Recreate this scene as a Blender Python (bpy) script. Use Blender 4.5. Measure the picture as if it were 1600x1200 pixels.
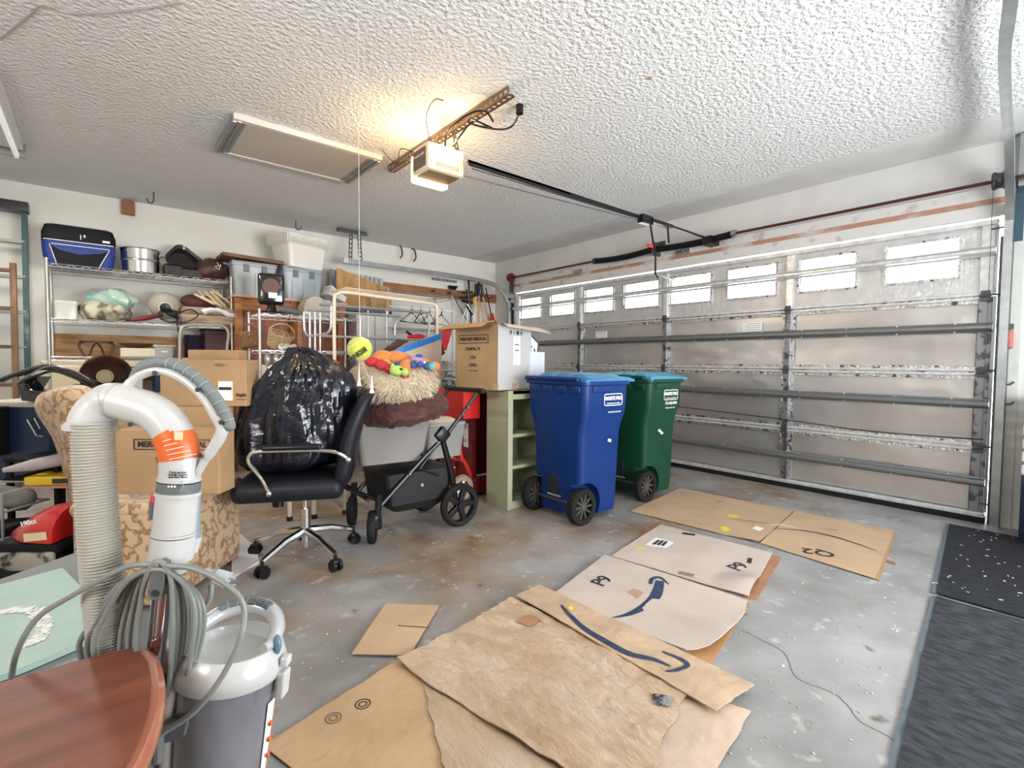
import bpy, bmesh, math, random
from mathutils import Vector, Matrix, noise
for o in list(bpy.data.objects): bpy.data.objects.remove(o, do_unlink=True)
SC = bpy.context.scene; COL = SC.collection
R = math.radians; PI = math.pi; V = Vector
random.seed(7)

# ---------------------------------------------------------------- camera
F, YAW, PIT, ROL, CH = 777.97, 0.87707, -0.042447, 0.0083307, 1.10572
_fw = V((math.cos(YAW)*math.cos(PIT), math.sin(YAW)*math.cos(PIT), math.sin(PIT)))
_r = _fw.cross(V((0, 0, 1))).normalized(); _u = _r.cross(_fw)
RT = math.cos(ROL)*_r + math.sin(ROL)*_u
UP = -math.sin(ROL)*_r + math.cos(ROL)*_u
FW = _fw; CAM = V((0, 0, CH))
cd = bpy.data.cameras.new('camera'); cam = bpy.data.objects.new('camera', cd); COL.objects.link(cam)
cam.matrix_world = Matrix(((RT.x, UP.x, -FW.x, 0), (RT.y, UP.y, -FW.y, 0), (RT.z, UP.z, -FW.z, CH), (0, 0, 0, 1)))
cd.sensor_width = 36; cd.lens = F/1600*36; cd.clip_start = 0.02; cd.clip_end = 200
SC.camera = cam

# ---------------------------------------------------------------- light and exposure
SC.view_settings.view_transform = 'Standard'; SC.view_settings.look = 'None'
SC.view_settings.exposure = 0.36; SC.view_settings.gamma = 1; SC.view_settings.use_curve_mapping = False
w = bpy.data.worlds.new('World'); SC.world = w; w.use_nodes = True
w.node_tree.nodes['Background'].inputs[0].default_value = (0.80, 0.90, 1.0, 1)
w.node_tree.nodes['Background'].inputs[1].default_value = 4.0

def area(name, loc, target, sx, sy, power, color, spread=180):
    l = bpy.data.lights.new(name, 'AREA'); l.shape = 'RECTANGLE'; l.size = sx; l.size_y = sy
    l.energy = power; l.color = color; l.spread = R(spread)
    o = bpy.data.objects.new(name, l); COL.objects.link(o); o.location = loc
    o.rotation_euler = (V(target)-V(loc)).to_track_quat('-Z', 'Y').to_euler(); return o
def point(name, loc, power, color, rad):
    l = bpy.data.lights.new(name, 'POINT'); l.energy = power; l.color = color; l.shadow_soft_size = rad
    o = bpy.data.objects.new(name, l); COL.objects.link(o); o.location = loc; return o
sl = bpy.data.lights.new('sun', 'SUN'); sl.energy = 42; sl.color = (1.0, 0.96, 0.9); sl.angle = R(1)
so = bpy.data.objects.new('sun', sl); COL.objects.link(so); so.rotation_euler = V((0.45, 0.25, -1)).to_track_quat('-Z', 'Y').to_euler()
# daylight through the right wall's side window, the left tube, and added unseen fill lamps
area('window_daylight', (3.0, -1.5, 1.5), (3.0, 2.8, 1.3), 2.4, 1.5, 50, (0.80, 0.90, 1.0))
area('far_ceiling_fill', (-1.7, 0.4, 1.75), (3.6, 4.8, 2.6), 1.4, 0.7, 34, (1.0, 0.97, 0.92), 110)  # unseen fill added to brighten the far ceiling and wall
area('fill_light_rear', (1.2, 0.0, 2.52), (1.2, 0.0, 0), 1.2, 0.2, 10, (1.0, 0.97, 0.92))  # unseen overhead fill added behind the view
area('tube_light_side', (-0.46, 4.3, 2.52), (-0.46, 4.3, 0), 0.15, 1.2, 30, (1.0, 0.96, 0.90))
area('ceiling_fill_right', (2.2, -1.5, 1.0), (2.4, 4.6, 2.65), 2.6, 1.0, 80, (0.97, 0.98, 1.0), 130)  # unseen uplight added to lift the ceiling

# ---------------------------------------------------------------- pixel -> place helpers
def ray(px, py): return FW*F + RT*(px-800) + UP*(600-py)
def un(px, py, ax, val):
    d = ray(px, py); t = (val-CAM[ax])/d[ax]; return CAM+d*t
def PX(px, py, x): return un(px, py, 0, x)
def PY(px, py, y): return un(px, py, 1, y)
def PZ(px, py, z=0): return un(px, py, 2, z)
def DP(px, py, D): return CAM + ray(px, py)*(D/F)

# ---------------------------------------------------------------- materials
MATS = {}
def mat(key, col, rough=0.6, metal=0.0, bump=0, bscale=20, var=0, vscale=8, col2=None, kind='noise', stretch=(1, 1, 1), coat=0, trans=0, emit=None, estr=0, alpha=1, detail=6, contrast=None, spec=0.5, sheen=0):
    if key in MATS: return MATS[key]
    m = bpy.data.materials.new(key); m.use_nodes = True; nt = m.node_tree; N = nt.nodes; L = nt.links
    b = N['Principled BSDF']; b.inputs['Roughness'].default_value = rough; b.inputs['Metallic'].default_value = metal
    b.inputs['Base Color'].default_value = (*col, 1); b.inputs['Coat Weight'].default_value = coat
    b.inputs['Transmission Weight'].default_value = trans; b.inputs['Alpha'].default_value = alpha
    b.inputs['Specular IOR Level'].default_value = spec; b.inputs['Sheen Weight'].default_value = sheen
    if emit: b.inputs['Emission Color'].default_value = (*emit, 1); b.inputs['Emission Strength'].default_value = estr
    if bump or col2 or var:
        tc = N.new('ShaderNodeTexCoord'); mp = N.new('ShaderNodeMapping'); mp.inputs['Scale'].default_value = stretch
        L.new(tc.outputs['Object'], mp.inputs['Vector'])
    def tex(k, s, d):
        if k == 'noise':
            t = N.new('ShaderNodeTexNoise'); t.inputs['Scale'].default_value = s; t.inputs['Detail'].default_value = d
            L.new(mp.outputs[0], t.inputs['Vector']); return t.outputs['Fac']
        if k == 'wave':
            t = N.new('ShaderNodeTexWave'); t.inputs['Scale'].default_value = s; t.inputs['Distortion'].default_value = 5; t.inputs['Detail'].default_value = 3
            L.new(mp.outputs[0], t.inputs['Vector']); return t.outputs['Fac']
        if k == 'voronoi':
            t = N.new('ShaderNodeTexVoronoi'); t.inputs['Scale'].default_value = s
            L.new(mp.outputs[0], t.inputs['Vector']); return t.outputs['Distance']
        if k == 'ridge':
            t = N.new('ShaderNodeTexNoise'); t.inputs['Scale'].default_value = s; t.inputs['Detail'].default_value = d
            L.new(mp.outputs[0], t.inputs['Vector'])
            a = N.new('ShaderNodeMath'); a.operation = 'SUBTRACT'; a.inputs[1].default_value = 0.5; L.new(t.outputs['Fac'], a.inputs[0])
            c = N.new('ShaderNodeMath'); c.operation = 'ABSOLUTE'; L.new(a.outputs[0], c.inputs[0])
            e = N.new('ShaderNodeMath'); e.operation = 'MULTIPLY'; e.inputs[1].default_value = 5; L.new(c.outputs[0], e.inputs[0]); return e.outputs[0]
    if col2 or var:
        c2 = col2 if col2 else tuple(max(0, c*(1-var)) for c in col)
        f = tex(kind, vscale, detail); rp = N.new('ShaderNodeValToRGB')
        lo, hi = contrast if contrast else (0.35, 0.65)
        rp.color_ramp.elements[0].position = lo; rp.color_ramp.elements[1].position = hi
        rp.color_ramp.elements[0].color = (*c2, 1); rp.color_ramp.elements[1].color = (*col, 1)
        L.new(f, rp.inputs[0]); L.new(rp.outputs[0], b.inputs['Base Color'])
    if bump:
        t2 = tex('ridge' if kind == 'ridge' and not col2 else 'noise', bscale, 4)
        bp = N.new('ShaderNodeBump'); bp.inputs['Strength'].default_value = min(1, bump); bp.inputs['Distance'].default_value = 0.01*max(1, bump)
        L.new(t2, bp.inputs['Height']); L.new(bp.outputs[0], b.inputs['Normal'])
    MATS[key] = m; return m

# ---------------------------------------------------------------- mesh helpers
class G:
    def __init__(s): s.bm = bmesh.new()
    def verts(s, pts): return [s.bm.verts.new(V(p)) for p in pts]
    def face(s, vs):
        try: return s.bm.faces.new(vs)
        except ValueError: return None
    def box(s, c, sz, rot=None, bev=0, seg=2):
        r = bmesh.ops.create_cube(s.bm, size=1)
        M = Matrix.Translation(V(c)) @ (rot.to_4x4() if rot is not None else Matrix()) @ Matrix.Diagonal((*sz, 1))
        bmesh.ops.transform(s.bm, matrix=M, verts=r['verts'])
        if bev:
            es = {e for v in r['verts'] for e in v.link_edges}
            bmesh.ops.bevel(s.bm, geom=list(es), offset=bev, segments=seg, profile=0.5, affect='EDGES')
        return s
    def bb(s, a, b, bev=0):
        return s.box([(a[i]+b[i])/2 for i in range(3)], [abs(b[i]-a[i]) for i in range(3)], bev=bev)
    def cyl(s, a, b, r, r2=None, n=12, caps=True):
        return s.tube([a, b], [r, r if r2 is None else r2], n, caps=caps)
    def ring(s, c, t, nrm, r, n):
        bn = t.cross(nrm)
        return [s.bm.verts.new(c + nrm*(math.cos(2*PI*i/n)*r) + bn*(math.sin(2*PI*i/n)*r)) for i in range(n)]
    def tube(s, pts, r, n=8, closed=False, caps=True):
        P = [V(p) for p in pts]; k = len(P)
        rr = r if isinstance(r, (list, tuple)) else [r]*k
        T = []
        for i in range(k):
            if closed: t = P[(i+1) % k]-P[i-1]
            else: t = P[min(i+1, k-1)]-P[max(i-1, 0)]
            T.append(t.normalized() if t.length > 1e-9 else V((0, 0, 1)))
        nr = T[0].orthogonal().normalized(); rings = []
        for i in range(k):
            if i: 
                nr = nr - T[i]*nr.dot(T[i])
                nr = nr.normalized() if nr.length > 1e-6 else T[i].orthogonal().normalized()
            rings.append(s.ring(P[i], T[i], nr, rr[i], n))
        for i in range(k if closed else k-1):
            A, B = rings[i], rings[(i+1) % k]
            for j in range(n): s.face([A[j], A[(j+1) % n], B[(j+1) % n], B[j]])
        if caps and not closed: s.face(list(reversed(rings[0]))); s.face(rings[-1])
        return s
    def lathe(s, prof, n=24, M=None, caps=True):
        M = M or Matrix(); rings = []
        for (r, z) in prof:
            rings.append([s.bm.verts.new(M @ V((max(r, 1e-4)*math.cos(2*PI*i/n), max(r, 1e-4)*math.sin(2*PI*i/n), z))) for i in range(n)])
        for A, B in zip(rings, rings[1:]):
            for j in range(n): s.face([A[j], A[(j+1) % n], B[(j+1) % n], B[j]])
        if caps: s.face(list(reversed(rings[0]))); s.face(rings[-1])
        return s
    def loft(s, rings, closed=True, caps=True):
        rr = [s.verts(r) for r in rings]; n = len(rr[0])
        for A, B in zip(rr, rr[1:]):
            for j in range(n if closed else n-1): s.face([A[j], A[(j+1) % n], B[(j+1) % n], B[j]])
        if caps and closed: s.face(list(reversed(rr[0]))); s.face(rr[-1])
        return s
    def prism(s, poly, ext):
        a = s.verts(poly); b = s.verts([V(p)+V(ext) for p in poly]); n = len(a)
        s.face(list(reversed(a))); s.face(b)
        for i in range(n): s.face([a[i], a[(i+1) % n], b[(i+1) % n], b[i]])
        return s
    def grid(s, f, nu, nv, wrapu=False, thick=None):
        g = [[s.bm.verts.new(V(f(i/nu, j/nv))) for j in range(nv+1)] for i in range(nu if wrapu else nu+1)]
        for i in range(nu):
            for j in range(nv):
                A = g[i]; B = g[(i+1) % len(g)]; s.face([A[j], B[j], B[j+1], A[j+1]])
        return s
    def ball(s, c, r, sc=(1, 1, 1), n=16, rot=None):
        q = bmesh.ops.create_uvsphere(s.bm, u_segments=n, v_segments=max(6, n//2), radius=1)
        M = Matrix.Translation(V(c)) @ (rot.to_4x4() if rot is not None else Matrix()) @ Matrix.Diagonal((r*sc[0], r*sc[1], r*sc[2], 1))
        bmesh.ops.transform(s.bm, matrix=M, verts=q['verts']); return s
    def wob(s, amp, sc, seed=0):
        s.bm.normal_update()
        for v in s.bm.verts: v.co += v.normal*amp*noise.noise(v.co*sc+V((seed, seed*2.3, 0)))
        return s
def rrect(cx, cy, z, sx, sy, r, n=4):
    out = []
    for (qx, qy, a0) in ((1, 1, 0), (-1, 1, 90), (-1, -1, 180), (1, -1, 270)):
        for i in range(n+1):
            a = R(a0+90*i/n); out.append((cx+qx*(sx/2-r)+r*math.cos(a), cy+qy*(sy/2-r)+r*math.sin(a), z))
    return out
def smooth_path(pts, k=6, closed=False):
    P = [V(p) for p in pts]; n = len(P); out = []
    for i in range(n if closed else n-1):
        g = (lambda j: P[j % n]) if closed else (lambda j: P[max(0, min(n-1, j))])
        a, b, c, d = g(i-1), g(i), g(i+1), g(i+2)
        for t in range(k):
            u = t/k; out.append(0.5*((2*b)+(c-a)*u+(2*a-5*b+4*c-d)*u*u+(3*b-a-3*c+d)*u**3))
    if not closed: out.append(P[-1])
    return out

MW = {}   # world matrices of our things
def wm(o): return MW.get(o.name, Matrix())
def props(o, label=None, cat=None, group=None, kind=None):
    if label: o['label'] = label
    if cat: o['category'] = cat
    if group: o['group'] = group
    if kind: o['kind'] = kind
    return o
def thing(name, label, cat, loc=(0, 0, 0), rz=0, group=None, rot=None):
    o = bpy.data.objects.new(name, None); COL.objects.link(o); o.empty_display_size = 0.1
    o.location = loc; o.rotation_euler = rot if rot else (0, 0, rz)
    MW[o.name] = Matrix.Translation(V(loc)) @ o.rotation_euler.to_matrix().to_4x4()
    return props(o, label, cat, group)
def out(g, name, m, parent=None, smooth=False, world=False, sub=0, label=None, cat=None, group=None, kind=None, base=False, auto=None):
    bm = g.bm
    bmesh.ops.remove_doubles(bm, verts=bm.verts, dist=1e-6) if auto != 'keep' else None
    bmesh.ops.recalc_face_normals(bm, faces=bm.faces)
    if parent is not None and world:
        bm.transform(wm(parent).inverted())
    loc = V((0, 0, 0))
    if parent is None:
        xs = [v.co.x for v in bm.verts]; ys = [v.co.y for v in bm.verts]; zs = [v.co.z for v in bm.verts]
        loc = V(((min(xs)+max(xs))/2, (min(ys)+max(ys))/2, min(zs))); bm.transform(Matrix.Translation(-loc))
    me = bpy.data.meshes.new(name); bm.to_mesh(me); bm.free()
    me.materials.append(m)
    if smooth:
        for p in me.polygons: p.use_smooth = True
        try: me.set_sharp_from_angle(angle=R(40))
        except Exception: pass
    o = bpy.data.objects.new(name, me); COL.objects.link(o)
    if parent is None: o.location = loc; MW[o.name] = Matrix.Translation(loc)
    else: o.parent = parent; MW[o.name] = wm(parent).copy()
    if sub:
        md = o.modifiers.new('s', 'SUBSURF'); md.levels = sub; md.render_levels = sub
    return props(o, label, cat, group, kind)
def struct(name, g, m, parent=None, smooth=False):
    return out(g, name, m, parent, smooth, world=True, kind=None if parent else 'structure')
def copy_tree(o, loc=None, rz=None, label=None, group=None, parent=None):
    c = o.copy(); COL.objects.link(c)
    if parent: c.parent = parent
    if loc is not None: c.location = loc
    if rz is not None: c.rotation_euler = (0, 0, rz)
    MW[c.name] = Matrix.Translation(V(c.location)) @ c.rotation_euler.to_matrix().to_4x4() if parent is None else wm(parent)
    if label: c['label'] = label
    if group: c['group'] = group
    for ch in list(o.children): copy_tree(ch, parent=c)
    return c
def text(s, size, origin, right, up, m, parent, name='lettering', off=0.001, bold=0.0, align='CENTER', world=True, zf=None, ext=0.0004):
    cu = bpy.data.curves.new('t', 'FONT'); cu.body = s; cu.size = size; cu.align_x = align; cu.align_y = 'CENTER'
    cu.offset = bold; cu.extrude = ext; cu.resolution_u = 3
    to = bpy.data.objects.new('t', cu); me = bpy.data.meshes.new_from_object(to)
    bpy.data.objects.remove(to); bpy.data.curves.remove(cu)
    g = G(); g.bm.from_mesh(me); bpy.data.meshes.remove(me)
    r = V(right).normalized(); u = V(up); u = (u-r*u.dot(r)).normalized(); n = r.cross(u)
    M = Matrix((( r.x, u.x, n.x, origin[0]+n.x*off), (r.y, u.y, n.y, origin[1]+n.y*off), (r.z, u.z, n.z, origin[2]+n.z*off), (0, 0, 0, 1)))
    g.bm.transform(M)
    if zf:
        for v in g.bm.verts: v.co.z += zf(v.co.x, v.co.y)
    return out(g, name, m, parent, world=world)

# shared materials
M_card = mat('cardboard', (0.43, 0.27, 0.135), 0.75, var=0.14, vscale=5, bump=0.15, bscale=60)
M_card2 = mat('cardboard_pale', (0.55, 0.385, 0.24), 0.72, var=0.15, vscale=4, bump=0.15, bscale=50)
M_cardL = mat('cardboard_grey', (0.58, 0.49, 0.42), 0.75, var=0.14, vscale=4, bump=0.15, bscale=50)
M_cardin = mat('cardboard_edge', (0.30, 0.17, 0.08), 0.85)
M_ink = mat('printing_ink', (0.03, 0.025, 0.03), 0.7)
M_inkb = mat('blue_ink', (0.035, 0.06, 0.12), 0.45, var=0.3, vscale=30)
M_white = mat('white_plastic', (0.80, 0.79, 0.76), 0.35)
M_label = mat('white_label', (0.82, 0.82, 0.80), 0.6)
M_black = mat('black_plastic', (0.006, 0.006, 0.008), 0.35, spec=0.4)
M_blackm = mat('black_matte', (0.006, 0.006, 0.008), 0.7, spec=0.25)
M_chrome = mat('chrome', (0.75, 0.75, 0.74), 0.18, metal=1)
M_steel = mat('galvanised_steel', (0.50, 0.53, 0.55), 0.32, metal=0.9, var=0.2, vscale=12)
M_steeld = mat('dark_steel', (0.10, 0.105, 0.11), 0.4, metal=0.7)
M_wire = mat('wire_chrome', (0.52, 0.51, 0.48), 0.3, metal=0.8)
M_wood = mat('cedar_wood', (0.48, 0.19, 0.06), 0.5, col2=(0.22, 0.06, 0.02), kind='noise', vscale=5, stretch=(1, 1, 6), detail=4, contrast=(0.3, 0.6))
M_ply = mat('plywood', (0.50, 0.30, 0.13), 0.6, col2=(0.30, 0.14, 0.05), vscale=3, stretch=(1, 1, 7), contrast=(0.35, 0.6))
M_red = mat('red_paint', (0.55, 0.015, 0.012), 0.35)
M_grey = mat('grey_plastic', (0.33, 0.33, 0.32), 0.5)
M_rubber = mat('black_rubber', (0.009, 0.009, 0.009), 0.7, spec=0.3)
M_yellow = mat('yellow_sticker', (0.75, 0.62, 0.05), 0.6)
M_cream = mat('cream_paint', (0.70, 0.62, 0.48), 0.4)

# ================================================================ ROOM
XD, YB, ZC = 4.79, 6.185, 2.653
X0, Y0 = -1.85, -1.65
M_wall = mat('painted_wall', (0.78, 0.76, 0.70), 0.8, bump=0.06, bscale=30, var=0.06, vscale=2)
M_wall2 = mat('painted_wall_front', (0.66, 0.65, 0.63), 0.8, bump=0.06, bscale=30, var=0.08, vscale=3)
M_ceil = mat('knockdown_ceiling', (0.74, 0.74, 0.725), 0.7, bump=2.4, bscale=40)
def floor_mat():
    m = bpy.data.materials.new('stained_concrete'); m.use_nodes = True; nt = m.node_tree; N = nt.nodes; L = nt.links; b = N['Principled BSDF']
    tc = N.new('ShaderNodeTexCoord')
    def nz(s, d, dist=0, off=(0, 0, 0)):
        mp = N.new('ShaderNodeMapping'); mp.inputs['Location'].default_value = off; L.new(tc.outputs['Object'], mp.inputs[0])
        t = N.new('ShaderNodeTexNoise'); t.inputs['Scale'].default_value = s; t.inputs['Detail'].default_value = d; t.inputs['Distortion'].default_value = dist
        L.new(mp.outputs[0], t.inputs['Vector']); return t.outputs['Fac']
    def ramp(f, stops):
        r = N.new('ShaderNodeValToRGB'); e = r.color_ramp.elements
        e[0].position, e[0].color = stops[0][0], (*stops[0][1], 1); e[1].position, e[1].color = stops[-1][0], (*stops[-1][1], 1)
        for p, c in stops[1:-1]:
            k = e.new(p); k.color = (*c, 1)
        L.new(f, r.inputs[0]); return r.outputs[0]
    def mix(f, a, c):
        x = N.new('ShaderNodeMix'); x.data_type = 'RGBA'; L.new(f, x.inputs[0]); L.new(a, x.inputs[6]); L.new(c, x.inputs[7]); return x.outputs[2]
    base = ramp(nz(3.2, 9), [(0.3, (0.22, 0.217, 0.21)), (0.7, (0.39, 0.388, 0.385))])
    # rusty oil stains plus warm lamplight tan painted into the left-hand bay
    sep = N.new('ShaderNodeSeparateXYZ'); L.new(tc.outputs['Object'], sep.inputs[0])
    def mth(op, a, bb):
        x = N.new('ShaderNodeMath'); x.operation = op; x.use_clamp = False
        for i, q in enumerate((a, bb)):
            if isinstance(q, (int, float)): x.inputs[i].default_value = q
            else: L.new(q, x.inputs[i])
        return x.outputs[0]
    n1 = nz(2.1, 9, 0.3, (3, 1, 0))
    y_ = mth('MULTIPLY', mth('SUBTRACT', sep.outputs['Y'], 1.75-2.265), 0.33)
    fac = mth('ADD', n1, mth('MINIMUM', mth('MAXIMUM', y_, -0.22), 0.06))
    st = ramp(fac, [(0.40, (0, 0, 0)), (0.70, (0.85, 0.85, 0.85))])
    stc = ramp(nz(5, 6, 0, (1, 5, 0)), [(0.3, (0.17, 0.105, 0.055)), (0.7, (0.38, 0.27, 0.165))])
    c = mix(st, base, stc)
    sp = ramp(nz(14, 4, 0, (7, 2, 0)), [(0.62, (0, 0, 0)), (0.74, (0.55, 0.55, 0.55))])
    wh = ramp(nz(3, 2), [(0, (0.62, 0.60, 0.57)), (1, (0.7, 0.69, 0.66))])
    c = mix(sp, c, wh)
    dk = ramp(nz(9, 3, 0, (2, 9, 0)), [(0.68, (0, 0, 0)), (0.78, (1, 1, 1))])
    dc = ramp(nz(3, 2), [(0, (0.12, 0.09, 0.07)), (1, (0.18, 0.14, 0.11))])
    c = mix(dk, c, dc)
    L.new(c, b.inputs['Base Color'])
    rg = ramp(nz(4, 5), [(0.3, (0.30, 0.30, 0.30)), (0.7, (0.6, 0.6, 0.6))]); L.new(rg, b.inputs['Roughness'])
    bp = N.new('ShaderNodeBump'); bp.inputs['Strength'].default_value = 0.3; bp.inputs['Distance'].default_value = 0.004
    L.new(nz(40, 5), bp.inputs['Height']); L.new(bp.outputs[0], b.inputs['Normal']); return m
g = G(); g.bb((X0, Y0, -0.12), (XD+0.25, YB, 0)); floor = struct('floor', g, floor_mat())
pts = smooth_path([PZ(*q) for q in ((1158, 984), (1190, 1000), (1225, 1020), (1238, 1050), (1255, 1065), (1300, 1082), (1322, 1100), (1345, 1128), (1390, 1152), (1420, 1180))], 4)
g = G()
for a, b in zip(pts, pts[1:]):
    d = (b-a).normalized(); n_ = V((-d.y, d.x, 0))*0.0022; j = V((random.uniform(-1, 1), random.uniform(-1, 1), 0))*0.002
    g.prism([a+n_+j, a-n_+j, b-n_, b+n_], (0, 0, 0.0006))
out(g, 'crack', mat('crack_dark', (0.13, 0.12, 0.11), 0.9), floor, world=True, label='thin dark crack in the concrete')
# ceiling with a plain coved band above the big door
g = G(); g.bb((X0, Y0, ZC), (4.27, YB, ZC+0.1)); struct('ceiling', g, M_ceil)
g = G(); g.prism([(4.27, Y0, ZC+0.1), (4.27, Y0, ZC), (4.36, Y0, ZC-0.006), (4.5, Y0, ZC-0.004), (XD, Y0, ZC-0.0), (XD, Y0, ZC+0.1)], (0, YB-Y0, 0))
struct('trim_1', g, M_wall2)
g = G(); g.bb((X0, YB, -0.1), (XD+0.2, YB+0.15, ZC+0.1)); struct('wall_left', g, M_wall)
g = G(); g.bb((X0-0.15, Y0-0.15, -0.1), (X0, YB+0.15, ZC+0.1)); struct('wall_back', g, M_wall)
g = G(); g.bb((X0, Y0-0.15, -0.1), (XD+0.25, Y0, ZC+0.1)); struct('wall_right', g, M_wall)
DY0, DY1, DZ = 0.50, 5.70, 2.15
g = G()
g.bb((XD, Y0, -0.1), (XD+0.2, DY0, ZC+0.1)); g.bb((XD, DY1, -0.1), (XD+0.2, YB, ZC+0.1)); g.bb((XD, DY0, DZ), (XD+0.2, DY1, ZC+0.1))
struct('wall_front', g, M_wall2)
# windows / doorway of the unseen walls (they frame the window daylight and the added fill)
g = G(); 
for a, b in (((1.3, 0.72), (3.9, 0.78)), ((1.3, 2.22), (3.9, 2.28))): g.bb((a[0], Y0, a[1]), (b[0], Y0+0.03, b[1]))
for x in (1.3, 2.57, 3.84): g.bb((x, Y0, 0.72), (x+0.06, Y0+0.03, 2.28))
struct('window_9', g, M_white)
g = G(); g.bb((X0, -0.4, 0), (X0+0.03, -0.32, 2.1)); g.bb((X0, 1.12, 0), (X0+0.03, 1.2, 2.1)); g.bb((X0, -0.4, 2.1), (X0+0.03, 1.2, 2.18)); struct('door_2', g, M_white)
# outside: drive and shrubs seen only through the little panes
g = G(); g.bb((XD+0.25, -8, -0.2), (40, 16, -0.06)); struct('ground', g, mat('drive_concrete', (0.7, 0.7, 0.68), 0.9))

M_leaf = mat('pale_leaves', (0.30, 0.42, 0.30), 0.8, var=0.5, vscale=4)
for i, (y, x, r, zt) in enumerate(((-1.5, 15, 1.7, 3.4), (2.2, 18, 1.5, 3.3), (6.0, 16, 1.9, 3.5), (10.5, 19, 1.8, 3.6), (15.0, 17, 2.2, 4.0), (20.0, 18, 2.0, 3.9))):
    t = thing('tree', 'pale blurred tree outside the garage door panes, number %s from the right' % ('one', 'two', 'three', 'four', 'five', 'six')[i], 'tree', (x, y, -0.06), group='trees outside the door panes')
    g = G(); g.cyl((0, 0, 0), (0, 0, 2.2), 0.16, 0.1); out(g, 'trunk', M_cardin, t)
    g = G(); rt = random.Random(i)
    for k in range(9): g.ball((rt.uniform(-1, 1)*r*0.7, rt.uniform(-1, 1)*r*0.8, zt-1.0+rt.uniform(-.8, .5)), r*rt.uniform(0.3, 0.5), n=12)
    g.wob(0.25, 2.5, i); out(g, 'crown', M_leaf, t)
# header trims above the door
g = G(); g.bb((XD-0.03, DY0-0.1, 2.265), (XD, DY1+0.08, 2.345)); g.bb((XD-0.03, DY0-0.02, 2.14), (XD, DY1+0.02, 2.225)); struct('trim_2', g, mat('white_trim', (0.62, 0.60, 0.57), 0.6, col2=(0.38, 0.33, 0.28), vscale=9, contrast=(0.28, 0.42)))
g = G(); g.bb((XD-0.022, DY0-0.05, 2.222), (XD, DY1+0.02, 2.268)); struct('trim_3', g, mat('bare_header_wood', (0.42, 0.22, 0.14), 0.7, col2=(0.58, 0.53, 0.48), vscale=3.0, stretch=(1, 0.6, 1), contrast=(0.42, 0.5)))
g = G(); g.bb((XD-0.02, DY0-0.10, 0), (XD, DY0, 2.2)); g.bb((XD-0.05, DY0-0.02, 0), (XD, DY0+0.0, 2.2)); struct('trim_4', g, mat('jamb_paint', (0.60, 0.60, 0.55), 0.7, var=0.15, vscale=6))

# ---------------------------------------------------------------- garage door
M_foil = mat('foil_insulation', (0.66, 0.64, 0.63), 0.30, metal=0.8, bump=0.35, bscale=9, var=0.1, vscale=3)
M_rail = mat('door_rail_steel', (0.82, 0.83, 0.84), 0.3, metal=0.55, var=0.25, vscale=20)
M_strut = mat('strut_steel', (0.25, 0.26, 0.26), 0.4, metal=0.8)
M_stile = mat('stile_steel', (0.30, 0.31, 0.33), 0.4, metal=0.8, col2=(0.10, 0.10, 0.11), vscale=14, contrast=(0.42, 0.5))
M_tape = mat('foil_tape', (0.70, 0.70, 0.70), 0.25, metal=0.9, bump=0.8, bscale=45, col2=(0.12, 0.11, 0.10), vscale=22, contrast=(0.36, 0.44))
door = thing('door_1', None, None, (XD, (DY0+DY1)/2, 0)); door['kind'] = 'structure'
YS = [0.58, 1.875, 3.14, 4.40, 5.64]
WX = [(0.737, 1.165), (1.373, 1.796), (1.998, 2.445), (2.632, 3.097), (3.241, 3.714), (3.876, 4.328), (4.516, 4.959), (5.152, 5.590)]
ZS = [0.05, 0.533, 1.067, 1.60, 2.125]
for k in range(3):
    for i in range(4):
        g = G(); nu = 26
        z0, z1, y0, y1 = ZS[k]+0.03, ZS[k+1]-0.03, YS[i]+0.045, YS[i+1]-0.045
        g.grid(lambda u, v, z0=z0, z1=z1, y0=y0, y1=y1: (XD+0.028+0.010*noise.noise(V((y0+u*(y1-y0), (z0+v*(z1-z0))*2, k*3.1))*2.2)+0.004*noise.noise(V((u*9, v*22, i+k*5))), y0+u*(y1-y0), z0+v*(z1-z0)), nu, 12)
        out(g, 'insulation_panel', M_foil, door, smooth=True, world=True)
        if (k, i) in ((2, 1), (2, 2)):
            yy, zz = (2.20, 1.47) if i == 1 else (4.05, 1.47)
            g = G(); g.bb((XD+0.008, yy-0.09, zz-0.045), (XD+0.012, yy+0.09, zz+0.035)); out(g, 'label', M_label, door, world=True, label='small white printed label')
            for q in range(4): 
                g = G(); g.bb((XD+0.006, yy-0.08, zz-0.032+q*0.018), (XD+0.008, yy+0.08-0.02*(q % 2), zz-0.026+q*0.018)); out(g, 'print_line', M_grey, door, world=True)
# bare steel skin behind, with window openings in the top section
g = G(); g.bb((XD+0.045, YS[0]-0.05, 0.03), (XD+0.06, YS[-1]+0.06, 1.6)); out(g, 'door_skin', M_steel, door, world=True)
g = G(); M_top = mat('top_section_foil', (0.68, 0.68, 0.68), 0.38, metal=0.6, bump=0.7, bscale=24, var=0.12, vscale=10)
zt, zb = 2.03, 1.755
g.bb((XD+0.012, YS[0]-0.05, 1.605), (XD+0.06, YS[-1]+0.06, zb)); g.bb((XD+0.012, YS[0]-0.05, zt), (XD+0.06, YS[-1]+0.06, 2.125))
ed = [YS[0]-0.05]+[q for w_ in WX for q in w_]+[YS[-1]+0.06]
for i in range(0, len(ed), 2): g.bb((XD+0.012, ed[i], zb), (XD+0.06, ed[i+1], zt))
out(g, 'top_section', M_top, door, world=True)
M_pane = mat('patterned_glass', (0.93, 0.97, 1.0), 0.03, trans=1.0, bump=0.12, bscale=30, spec=0.3)
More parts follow.
